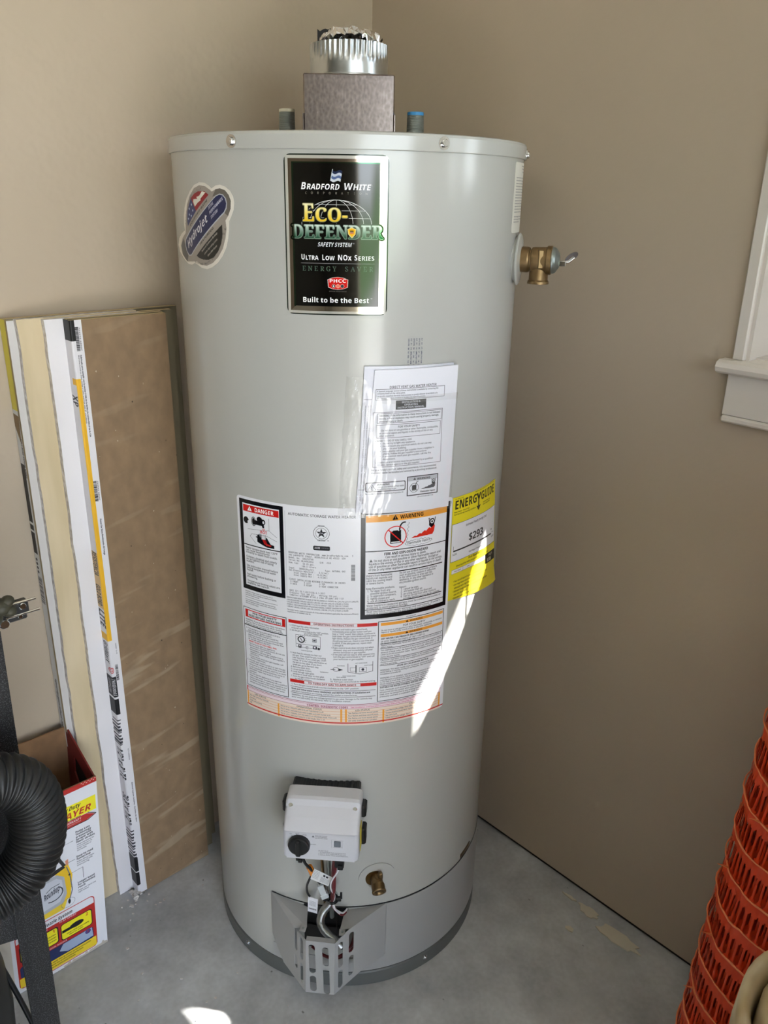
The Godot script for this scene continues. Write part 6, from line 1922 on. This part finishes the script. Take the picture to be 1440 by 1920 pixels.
# ------------------------------------------------------------------ open sprayer carton
func sprayer_print() -> Image:
	var P := Color(0.89, 0.885, 0.90)
	var im := canvas(612, 980, P)
	var Y := Color(0.95, 0.90, 0.12)
	var R := Color(0.72, 0.13, 0.11)
	rect(im, 0, 0, 612, 26, R)
	rect(im, 0, 26, 172, 954, Color(0.82, 0.79, 0.73))
	for k in 9: rect(im, 540 + k * 8, 2 + (k * 7) % 14, 6, 5, Color(0.88, 0.7, 0.66))
	fill_poly(im, PackedVector2Array([Vector2(250, 92), Vector2(602, 94), Vector2(602, 172), Vector2(250, 172)]), Y)
	slant(im, "Heavy Duty", Vector2(400, 122), Vector2(530, 120), Vector2(7, 20), INK, "sansbold")
	slant(im, "SPRAYER", Vector2(366, 165), Vector2(580, 162), Vector2(9, 32), R, "sansbold")
	text(im, "WITH FLEXIBLE SPRAY WAND", 420, 168, 7, Color(0.2, 0.3, 0.1), "sansbold", 110)
	fill_poly(im, PackedVector2Array([Vector2(250, 176), Vector2(556, 174), Vector2(594, 195), Vector2(556, 210), Vector2(250, 210)]), R)
	stroke(im, PackedVector2Array([Vector2(562, 172), Vector2(600, 195), Vector2(560, 212), Vector2(250, 213)]), 4, INK)
	text(im, "5-YEAR WARRANTY", 400, 180, 11, P, "sansbold", 132); text(im, "LIMITED MANUFACTURER", 420, 196, 6, P, "sans", 110)
	para(im, ["Pump Less", "Technology", "pressurizes", "sprayer with", "fewer strokes"], 498, 244, 10, 14, INK, "sansbold", 0.95)
	para(im, ["Advanced pump for", "more pressure in", "fewer strokes of", "the handle"], 500, 316, 7, 11, SOFT, "sans", 0.95)
	para(im, ["Easy-to-read", "funnel top"], 494, 380, 10, 14, INK, "sansbold", 0.95); para(im, ["Makes filling simple", "and reduces spills", "when pouring"], 494, 410, 7, 11, SOFT, "sans", 0.95)
	para(im, ["Longer wand", "for extended", "reach"], 490, 528, 10, 14, INK, "sansbold", 0.95); para(im, ["Helps you reach into", "tight spaces"], 490, 574, 7, 11, SOFT, "sans", 0.95)
	for q in [[380.0, 290.0, 486.0, 288.0], [440.0, 394.0, 488.0, 394.0]]: stroke(im, PackedVector2Array([Vector2(q[0], q[1]), Vector2(q[2], q[3])]), 1.5, SOFT)
	stroke(im, PackedVector2Array([Vector2(452, 462), Vector2(520, 458), Vector2(520, 520)]), 1.5, SOFT)
	# the pictured sprayer: translucent tank, yellow straps, black pump
	fill_poly(im, PackedVector2Array([Vector2(250, 640), Vector2(270, 590), Vector2(440, 590), Vector2(420, 640)]), Color(0.93, 0.80, 0.22))
	fill_poly(im, PackedVector2Array([Vector2(392, 420), Vector2(452, 392), Vector2(470, 470), Vector2(452, 590), Vector2(424, 600)]), Color(0.93, 0.76, 0.10))
	fill_poly(im, PackedVector2Array([Vector2(180, 470), Vector2(230, 430), Vector2(400, 430), Vector2(432, 460), Vector2(438, 560), Vector2(418, 602), Vector2(300, 616), Vector2(190, 600)]), Color(0.70, 0.71, 0.73))
	fill_poly(im, PackedVector2Array([Vector2(200, 470), Vector2(240, 446), Vector2(396, 448), Vector2(420, 470), Vector2(424, 548), Vector2(404, 586), Vector2(300, 598), Vector2(204, 584)]), Color(0.80, 0.81, 0.84))
	fill_poly(im, PackedVector2Array([Vector2(280, 432), Vector2(300, 410), Vector2(430, 396), Vector2(440, 412), Vector2(330, 440)]), INK)
	fill_poly(im, PackedVector2Array([Vector2(330, 402), Vector2(376, 356), Vector2(396, 360), Vector2(398, 398)]), INK)
	fill_poly(im, PackedVector2Array([Vector2(344, 398), Vector2(378, 368), Vector2(386, 372), Vector2(386, 394)]), Color(0.93, 0.82, 0.15))
	stroke(im, PackedVector2Array([Vector2(380, 318), Vector2(408, 334), Vector2(424, 372), Vector2(436, 400)]), 14, Color(0.13, 0.13, 0.15))
	fill_poly(im, PackedVector2Array([Vector2(442, 376), Vector2(456, 372), Vector2(456, 402), Vector2(444, 404)]), Color(0.85, 0.55, 0.42))
	stroke(im, PackedVector2Array([Vector2(446, 412), Vector2(458, 462), Vector2(464, 554), Vector2(448, 600)]), 5, Color(0.42, 0.43, 0.46))
	fill_poly(im, oval(Vector2(446, 612), 6, 14, 14), INK); stroke(im, oval(Vector2(440, 616), 32, 24, 30), 1.6, Color(0.5, 0.5, 0.52), true)
	fill_poly(im, oval(Vector2(456, 462), 5, 5, 12), INK); fill_poly(im, oval(Vector2(318, 436), 6, 6, 12), INK); stroke(im, oval(Vector2(318, 436), 9, 9, 14), 2, P, true)
	slant(im, "Roundup", Vector2(334, 540), Vector2(408, 520), Vector2(0, 32), Color(0.15, 0.17, 0.22), "sansbold")
	var ring := PackedVector2Array()
	for i in 20:
		var t := -0.9 + i * 0.16
		ring.append(Vector2(376 + cos(t) * 44, 528 + sin(t) * 36))
	stroke(im, ring, 5, Color(0.15, 0.17, 0.22))
	stroke(im, PackedVector2Array([Vector2(346, 500), Vector2(370, 486), Vector2(408, 484)]), 3, Color(0.15, 0.17, 0.22))
	# nozzle panel
	rrect(im, 190, 650, 372, 310, 22, R); rrect(im, 194, 654, 364, 302, 20, P)
	slant(im, "3 Nozzle System", Vector2(300, 688), Vector2(456, 684), Vector2(4, 18), INK, "sansbold")
	rect(im, 194, 696, 364, 210, R)
	text(im, "ADJUSTABLE", 220, 702, 8, P, "sansbold", 120); text(im, "FLAT SPRAY", 390, 700, 8, P, "sansbold", 84)
	rrect(im, 204, 716, 180, 96, 14, INK); rrect(im, 209, 721, 170, 86, 12, Y); rrect(im, 394, 722, 152, 96, 14, INK); rrect(im, 398, 726, 144, 88, 12, Y)
	text(im, "1", 356, 726, 16, Color(0.75, 0.3, 0.1), "sansbold"); text(im, "2", 514, 732, 16, Color(0.75, 0.3, 0.1), "sansbold")
	for k in 3: text(im, "adjusts from fine mist to stream", 262, 752 + k * 16, 8, INK, "sans", 110)
	fill_poly(im, oval(Vector2(470, 764), 34, 15, 20), INK); rect(im, 400, 760, 50, 16, INK); text(im, "covers wide areas evenly", 420, 786, 8, INK, "sans", 110); text(im, "ideal for paths", 430, 798, 7, INK, "sans", 70)
	text(im, "PRECISION NOZZLE", 300, 822, 8, P, "sansbold", 120)
	rrect(im, 200, 834, 346, 66, 12, Color(0.12, 0.18, 0.36)); fill_poly(im, PackedVector2Array([Vector2(400, 838), Vector2(540, 836), Vector2(544, 890), Vector2(420, 894), Vector2(380, 870)]), Color(0.62, 0.68, 0.78)); fill_poly(im, oval(Vector2(520, 846), 14, 14, 16), Color(0.3, 0.25, 0.5)); text(im, "3", 515, 840, 11, R, "sansbold")
	rect(im, 194, 900, 364, 54, Color(0.93, 0.80, 0.16))
	for k in 3: text(im, "Targets weeds close up without spraying nearby plants", 312, 908 + k * 14, 8, INK, "sans", 220 - k * 40)
	# damp stain along the foot
	for k in 30: fill_poly(im, oval(Vector2(400 + k * 7, 974 + (k % 3) * 3), 9, 4 + (k % 4) * 3 + max(0, k - 18), 10), Color(0.74, 0.70, 0.64))
	return im

func build_sprayer_box() -> void:
	var o := thing("sprayer_carton", "open white and red cardboard sprayer carton standing on the floor left of the drywall", "carton", Vector3(0.0, 0, 0.0))
	# corners: front face x = 0.151; the carton is racked a little towards the corner of the room
	var xb := 0.020; var xf := 0.151; var zl := 1.100; var zr := 0.8436; var zt := -0.0222
	var hf := 0.409; var hb := 0.452
	var w := 0.003
	var bl := Vector3(xf, 0.001, zl); var br := Vector3(xf, 0.001, zr); var tr := Vector3(xf, hf, zr + zt); var tl := Vector3(xf, hf, zl + zt)
	var st := begin()
	quad(st, bl, br, tr, tl)
	obj("printed_front", st, print_mat(sprayer_print(), 0.45, 0.0, "printed_card"), o, "white front panel printed in red and yellow")
	var ix := Vector3(-w, 0, 0)
	st = begin()
	quad(st, br + ix, bl + ix, tl + ix, tr + ix)
	quad(st, tl, tr, tr + ix, tl + ix)
	# back panel taller than the front
	var Bl := Vector3(xb, 0.001, zl); var Br := Vector3(xb, 0.001, zr); var Tr := Vector3(xb, hb, zr + zt * 1.05); var Tl := Vector3(xb, hb + 0.004, zl + zt)
	quad(st, Br, Bl, Tl, Tr); quad(st, Bl + Vector3(w, 0, 0), Br + Vector3(w, 0, 0), Tr + Vector3(w, 0, 0), Tl + Vector3(w, 0, 0))
	quad(st, Tl, Tl + Vector3(w, 0, 0), Tr + Vector3(w, 0, 0), Tr)
	# left side and floor
	quad(st, Bl, bl, tl, Tl); quad(st, bl + Vector3(0, 0, -w), Bl + Vector3(0, 0, -w), Tl + Vector3(0, 0, -w), tl + Vector3(0, 0, -w))
	quad(st, Bl + Vector3(0, 0.004, 0), bl + Vector3(0, 0.004, 0), br + Vector3(0, 0.004, 0), Br + Vector3(0, 0.004, 0))
	obj("carton_body", st, M.cardboard, o)
	# right side with a hand hole, red all over
	var P0 := Vector3(xf - 0.001, 0.001, zr); var P1 := Vector3(xb + 0.001, 0.001, zr)
	var tf := Vector3(xf - 0.001, hf - 0.004, zr + zt); var tb := Vector3(xb + 0.001, hb, zr + zt * 1.05)
	var xfm := plane_frame(P0, P1, tf - P0)
	slotted("hand_hole_panel", PackedVector2Array([flat(xfm, P0), flat(xfm, P1), flat(xfm, tb), flat(xfm, tf)]), [], 0.003, xfm, o, M.cardboard_red, "red side panel with a hand hole")
	var comb := o.get_node("hand_hole_panel") as CSGCombiner3D
	var hole := CSGPolygon3D.new()
	hole.name = "hand_hole"
	hole.operation = CSGShape3D.OPERATION_SUBTRACTION
	hole.polygon = PackedVector2Array([Vector2(0.024, 0.330), Vector2(0.036, 0.322), Vector2(0.070, 0.330), Vector2(0.098, 0.362), Vector2(0.096, 0.396), Vector2(0.086, 0.400), Vector2(0.034, 0.380), Vector2(0.024, 0.366)])
	hole.depth = 0.02
	hole.position.z = 0.008
	comb.add_child(hole)
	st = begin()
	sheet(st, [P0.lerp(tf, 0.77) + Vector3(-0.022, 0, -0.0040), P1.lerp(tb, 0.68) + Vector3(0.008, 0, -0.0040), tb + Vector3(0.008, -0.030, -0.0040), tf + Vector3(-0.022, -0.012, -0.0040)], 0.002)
	obj("hole_shade_sheet", st, M.hole_shade, o)  # dark sheet added behind the hand hole to stand for shade inside
	# dark sprayer head inside
	var s := thing("garden_sprayer", "dark olive pump sprayer standing inside the open carton", "sprayer", Vector3(0.085, 0.0, 0.905))
	st = begin()
	cyl(st, 0.012, 0.006, 0.335, 16)
	box(st, Vector3(0, 0.350, 0.004), Vector3(0.030, 0.040, 0.045), 0.006)
	box(st, Vector3(0, 0.392, 0.0), Vector3(0.022, 0.052, 0.030), 0.005)
	lathe(st, PackedVector2Array([Vector2(0, 0.005), Vector2(0.04, 0.005), Vector2(0.04, 0.2), Vector2(0.02, 0.23), Vector2(0, 0.23)]), 20)
	obj("handle_grip", st, M.knob_olive, s)

# ------------------------------------------------------------------ black speckled machine stand, hose, drum
func build_machine() -> void:
	var o := thing("machine_stand", "black speckled steel machine stand at the left edge, one leg showing", "machine stand", Vector3(0.45, 0, 0))
	var xf := Transform3D(Basis(Vector3(0, 0, 1), Vector3(0, 1, 0), Vector3(-1, 0, 0)), Vector3.ZERO)   # polygon x = world z, y = world y
	var st := begin()
	prism(st, PackedVector2Array([Vector2(1.0258, 0.925), Vector2(1.0275, 0.80), Vector2(1.0342, 0.4432), Vector2(1.0716, 0.4362), Vector2(1.0950, 0.4432), Vector2(1.42, 0.4432), Vector2(1.42, 0.925)]), 0.003, xf)
	obj("side_panel", st, M.speckled_steel, o)
	st = begin()
	prism(st, PackedVector2Array([Vector2(1.0330, 0.53), Vector2(1.0381, 0.2324), Vector2(1.0430, 0.002), Vector2(1.0800, 0.002), Vector2(1.0736, 0.264), Vector2(1.0700, 0.53)]), 0.0035, xf.translated(Vector3(0.0034, 0, 0)))
	# the leg's folded flange
	for q in [[1.0258, 0.925, 1.0342, 0.4432], [1.0342, 0.4432, 1.0430, 0.002]]:
		sheet(st, [Vector3(0, q[3], q[2]), Vector3(-0.034, q[3], q[2] + 0.002), Vector3(-0.034, q[1], q[0] + 0.002), Vector3(0, q[1], q[0])], -0.003)
	obj("leg", st, M.speckled_steel, o)
	st = begin()
	box(st, Vector3(-0.012, 0.005, 1.0610), Vector3(0.046, 0.010, 0.050), 0.003)
	obj("foot_pad", st, M.black_plastic, o)
	st = begin()
	box(st, Vector3(-0.02, 0.945, 1.26), Vector3(0.16, 0.036, 0.38), 0.004)
	obj("table_edge", st, M.black_plastic, o)
	# fence rail end that pokes into view
	st = begin()
	box(st, Vector3(0.05, 0.9760, 1.040), Vector3(0.012, 0.0165, 0.078), 0.0015)
	box(st, Vector3(0.05, 0.9640, 1.030), Vector3(0.010, 0.008, 0.052), 0.0015)
	for i in 10: box(st, Vector3(0.0565, 0.9765, 1.018 + i * 0.003), Vector3(0.0015, 0.010, 0.0014))
	var rail := obj("rail_end", st, M.black_plastic, o, "black rail end with chrome rods")
	st = begin()
	for q in [[0.9838, 0.992], [0.9682, 0.989]]:
		tube(st, PackedVector3Array([Vector3(0.0555, q[0], q[1]), Vector3(0.0555, q[0], 1.075)]), 0.0018, 8)
	cyl(st, 0.0042, 0, 0.002, 14, along(Vector3(0.056, 0.9785, 1.0085), Vector3.RIGHT), 0.0006)
	cyl(st, 0.0030, 0, 0.002, 12, along(Vector3(0.056, 0.9660, 1.0130), Vector3.RIGHT), 0.0006)
	cyl(st, 0.0060, -0.002, 0.006, 14, along(Vector3(0.056, 0.9640, 1.0330), Vector3.RIGHT), 0.001)
	obj("chrome_rod", st, M.chrome, rail)
	st = begin()
	for q in [[Vector3(0.058, 0.9860, 1.0330), 0.0125], [Vector3(0.062, 0.9800, 1.0255), 0.0085], [Vector3(0.060, 0.9925, 1.0255), 0.008], [Vector3(0.056, 0.974, 1.044), 0.012]]:
		var p := PackedVector2Array()
		for i in 9:
			var t := PI * i / 8.0
			p.append(Vector2(sin(t) * q[1] + (0.0 if i in [0, 8] else 0.0), -cos(t) * q[1] * 0.85))
		lathe(st, p, 14, Transform3D(Basis(), q[0]), true)
	obj("lobed_knob", st, M.knob_olive, rail, "olive lobed knob")

func build_hose() -> void:
	var o := thing("vacuum_hose", "thick black corrugated hose looping in at the left edge", "hose", Vector3.ZERO)
	var pts := spline([Vector3(0.52, 0.735, 1.300), Vector3(0.53, 0.765, 1.190), Vector3(0.53, 0.7713, 1.1018), Vector3(0.53, 0.7691, 1.0773), Vector3(0.53, 0.7515, 1.0541), Vector3(0.53, 0.7243, 1.0413), Vector3(0.53, 0.6894, 1.0387), Vector3(0.53, 0.6579, 1.0444), Vector3(0.53, 0.6312, 1.0584), Vector3(0.53, 0.6133, 1.0813), Vector3(0.53, 0.6055, 1.1116), Vector3(0.53, 0.595, 1.180), Vector3(0.53, 0.57, 1.30)], 40)
	# even steps along the bend
	var even := PackedVector3Array()
	var step := 0.0014
	var acc := 0.0
	even.append(pts[0])
	for i in pts.size() - 1:
		var d := pts[i].distance_to(pts[i + 1])
		while acc + step <= d + 1e-9:
			acc += step
			even.append(pts[i].lerp(pts[i + 1], acc / d))
		acc -= d
	var st := begin()
	tube(st, even, func(i: int) -> float: return 0.0335 + 0.0022 * (1.0 - pow(abs(cos(i * PI / 6.0)), 3.0) * 1.9), 32)
	obj("corrugated_tube", st, M.rubber_hose, o)

func build_drum() -> void:
	var o := thing("shop_vacuum", "dark rounded vacuum drum at the lower left edge behind the stand leg", "vacuum", Vector3(0.285, 0, 1.236))
	var st := begin()
	lathe(st, PackedVector2Array([Vector2(0, 0.004), Vector2(0.12, 0.004), Vector2(0.140, 0.015), Vector2(0.155, 0.06), Vector2(0.168, 0.13), Vector2(0.173, 0.20), Vector2(0.170, 0.27), Vector2(0.160, 0.315), Vector2(0.150, 0.33), Vector2(0.0, 0.345)]), 48, Transform3D(), true)
	obj("drum", st, M.drum_plastic, o)
	st = begin()
	box(st, Vector3(0.03, 0.350, -0.10), Vector3(0.05, 0.030, 0.09), 0.008)
	obj("lid_latch", st, M.black_matte, o)
	st = begin()
	var w := [Vector3(0.31, 0.335, 1.110), Vector3(0.318, 0.300, 1.083), Vector3(0.325, 0.255, 1.072), Vector3(0.345, 0.18, 1.058), Vector3(0.375, 0.10, 1.046), Vector3(0.39, 0.035, 1.042), Vector3(0.38, 0.006, 1.05), Vector3(0.36, 0.006, 1.09), Vector3(0.34, 0.02, 1.13)]
	var loc := []
	for q in w: loc.append(q - o.position)
	tube(st, spline(loc, 10), 0.0042, 8)
	obj("power_cord", st, M.black_plastic, o, "thin black power cord")

# ------------------------------------------------------------------ orange fence roll, rolled drop cloth
func fence_net(xf: Transform3D, r: float, h: float, rows: int, cols: int, phase: float, wob: float, seed_: int) -> SurfaceTool:
	var st := begin()
	var f := FastNoiseLite.new(); f.seed = seed_; f.frequency = 0.6
	var pitch := h / rows
	var at := func(k: int, y: float) -> Vector3:
		var t := TAU * (k + phase) / (cols * 4.0)
		var rr := r + wob * f.get_noise_2d(cos(t) * 3.0 + y * 9.0, sin(t) * 3.0)
		return xf * Vector3(sin(t) * rr, y + 0.004 * sin(t * 2.0 + phase), cos(t) * rr)
	var th := 0.0018
	var inn := func(k: int, y: float) -> Vector3:
		var t := TAU * (k + phase) / (cols * 4.0)
		var rr := r - th + wob * f.get_noise_2d(cos(t) * 3.0 + y * 9.0, sin(t) * 3.0)
		return xf * Vector3(sin(t) * rr, y + 0.004 * sin(t * 2.0 + phase), cos(t) * rr)
	for j in rows:
		var y0 := j * pitch
		var b := pitch * 0.27
		# solid band, slot ends, slot
		var ys := [y0, y0 + b, y0 + b + pitch * 0.07, y0 + pitch - pitch * 0.07, y0 + pitch]
		for k in cols * 4:
			for s in 4:
				var q := k % 4
				if s == 2 and q in [1, 2, 3]: continue
				if (s == 1 or s == 3) and q == 2: continue
				quad(st, at.call(k, ys[s]), at.call(k + 1, ys[s]), at.call(k + 1, ys[s + 1]), at.call(k, ys[s + 1]), 1)
				quad(st, inn.call(k + 1, ys[s]), inn.call(k, ys[s]), inn.call(k, ys[s + 1]), inn.call(k + 1, ys[s + 1]), 2)
	return st

func build_fence() -> void:
	var a := Vector3(1.180, 0.012, 0.205); var b := Vector3(1.2133, 0.909, 0.148)
	var y := (b - a).normalized()
	var x := y.cross(Vector3(0, 0, 1)).normalized()
	var xf := Transform3D(Basis(x, y, x.cross(y)), a)
	var o := thing("fence_roll", "roll of orange plastic mesh fence leaning upright on the right wall", "fence roll", Vector3.ZERO)
	obj("outer_wrap", fence_net(xf, 0.120, 0.900, 15, 66, 0.0, 0.006, 2), M.fence_orange, o)
	obj("inner_wrap", fence_net(xf, 0.110, 0.896, 15, 60, 1.3, 0.005, 5), M.fence_orange, o)
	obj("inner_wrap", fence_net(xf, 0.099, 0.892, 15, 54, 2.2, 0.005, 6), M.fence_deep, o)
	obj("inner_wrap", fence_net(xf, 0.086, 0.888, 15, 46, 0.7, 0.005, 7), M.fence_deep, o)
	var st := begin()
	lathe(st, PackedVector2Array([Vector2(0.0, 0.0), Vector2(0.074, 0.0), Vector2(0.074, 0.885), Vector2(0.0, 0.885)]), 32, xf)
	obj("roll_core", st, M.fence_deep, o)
	# curled band lips, painted paler as edges that catch the light
	var f := FastNoiseLite.new(); f.seed = 41; f.frequency = 0.9
	for j in 15:
		st = begin()
		var pts := PackedVector3Array()
		var yy := (j + 0.29) * 0.900 / 15.0
		var t0 := -2.3 + 0.9 * f.get_noise_1d(j * 3.0)
		for i in 36:
			var t := t0 + i * 0.085
			var rr := 0.1225 + 0.004 * f.get_noise_2d(t * 2.0, j * 5.0)
			pts.append(xf * Vector3(sin(t) * rr, yy + 0.004 * sin(t * 2.0) + 0.004 * f.get_noise_2d(t * 3.0, j * 9.0), cos(t) * rr))
		tube(st, pts, func(i: int) -> float: return 0.0009 + 0.0007 * abs(sin(i * 0.35 + j)), 6)
		if j % 2 == 0:
			var e := pts[18]
			tube(st, PackedVector3Array([e, e + xf.basis * Vector3(-0.004, 0.008, 0.012), e + xf.basis * Vector3(-0.010, 0.010, 0.018)]), func(i: int) -> float: return 0.0018 - 0.0007 * i, 6)
		obj("loose_strand", st, M.fence_lip_lit, o)
	st = begin()
	var lp := []
	for i in 8:
		var t := -0.65 + i * 0.22
		var rr := 0.121 + 0.018 * sin(PI * i / 7.0)
		lp.append(xf * Vector3(sin(t) * rr, 0.70 + 0.022 * sin(PI * i / 7.0) - i * 0.003, cos(t) * rr))
	tube(st, spline(lp, 5), 0.0030, 6)
	obj("loose_strand", st, M.fence_lip_lit, o)

func build_cloth() -> void:
	var o := thing("rolled_drop_cloth", "off-white rolled drop cloth standing upright at the lower right corner", "drop cloth", Vector3(1.366, 0, 0.424))
	var f := FastNoiseLite.new(); f.seed = 19; f.frequency = 0.5
	var st := begin()
	var turns := 3.6; var n := 190
	var H := 0.556
	var prev := []
	for i in n + 1:
		var t := TAU * turns * i / n
		var r := 0.152 - 0.030 * t / TAU
		var wob := 0.006 * f.get_noise_2d(cos(t) * 2.0, sin(t) * 2.0 + t * 0.2)
		var w := 0.0105 + 0.004 * f.get_noise_1d(t * 2.2)
		var top := H - 0.006 * (t / TAU) + 0.010 * f.get_noise_1d(t * 1.5 + 8.0)
		var ring := []
		# section from the outer foot over the rounded top to the inner foot
		for q in [[w, 0.002], [w, top - 0.16], [w * 1.08, top - 0.05], [w * 0.85, top - 0.010], [w * 0.35, top], [-w * 0.35, top], [-w * 0.85, top - 0.010], [-w, top - 0.05], [-w, 0.002]]:
			var rr: float = r + wob * (0.4 + 0.6 * q[1] / H) + q[0]
			ring.append(Vector3(sin(-t - 0.6) * rr, q[1], cos(-t - 0.6) * rr))
		if i > 0:
			for k in ring.size() - 1:
				quad(st, ring[k], prev[k], prev[k + 1], ring[k + 1], 1)
		prev = ring
	obj("cloth_roll", st, M.canvas_cloth, o)

func build_debris() -> void:
	# plaster smears and crumbs along the foot of the right wall
	var r := RandomNumberGenerator.new(); r.seed = 15
	var spots := [[Vector3(0.772, 0, 0.033), 0.030, 0.013, "pale plaster scrape beside the small blob at the foot of the right wall"], [Vector3(0.855, 0, 0.047), 0.050, 0.020, "broadest dried plaster smear on the slab along the right wall"], [Vector3(0.7714, 0, 0.101), 0.011, 0.007, "small pale plaster blob standing out from the right wall on the slab"], [Vector3(0.722, 0, 0.030), 0.020, 0.004, "thin plaster streak nearest the heater at the foot of the right wall"]]
	for s in spots:
		var st := begin()
		var p := PackedVector2Array()
		for i in 18:
			var t := TAU * i / 18.0
			var k := r.randf_range(0.62, 1.1)
			p.append(Vector2(cos(t) * s[1] * k, sin(t) * s[2] * k))
		prism(st, p, 0.0022, Transform3D(Basis(Vector3.RIGHT, Vector3(0, 0, -1), Vector3.UP), s[0]))
		var o := obj("plaster_smear", st, M.plaster_debris)
		tag(o, s[3], "plaster", "plaster smears along the right wall")
	var st2 := begin()
	for i in 46:
		var c := Vector3(r.randf_range(0.15, 1.0), 0.0015, r.randf_range(0.55, 0.9))
		if Vector2(c.x - TANK.x, c.z - TANK.z).length() < 0.32: c.z += 0.2
		if i < 14: c = Vector3(0.075 + r.randf() * 0.06, 0.0015, 0.70 + r.randf() * 0.09)
		box(st2, Vector3.ZERO, Vector3(r.randf_range(0.0015, 0.006), 0.002, r.randf_range(0.0015, 0.005)), 0.0, Transform3D(Basis(Vector3.UP, r.randf() * 3.0), c))
	var o2 := obj("floor_crumbs", st2, M.gypsum_core)
	o2.set_meta("kind", "stuff")
	tag(o2, "tiny white gypsum crumbs scattered on the grey slab", "crumbs")
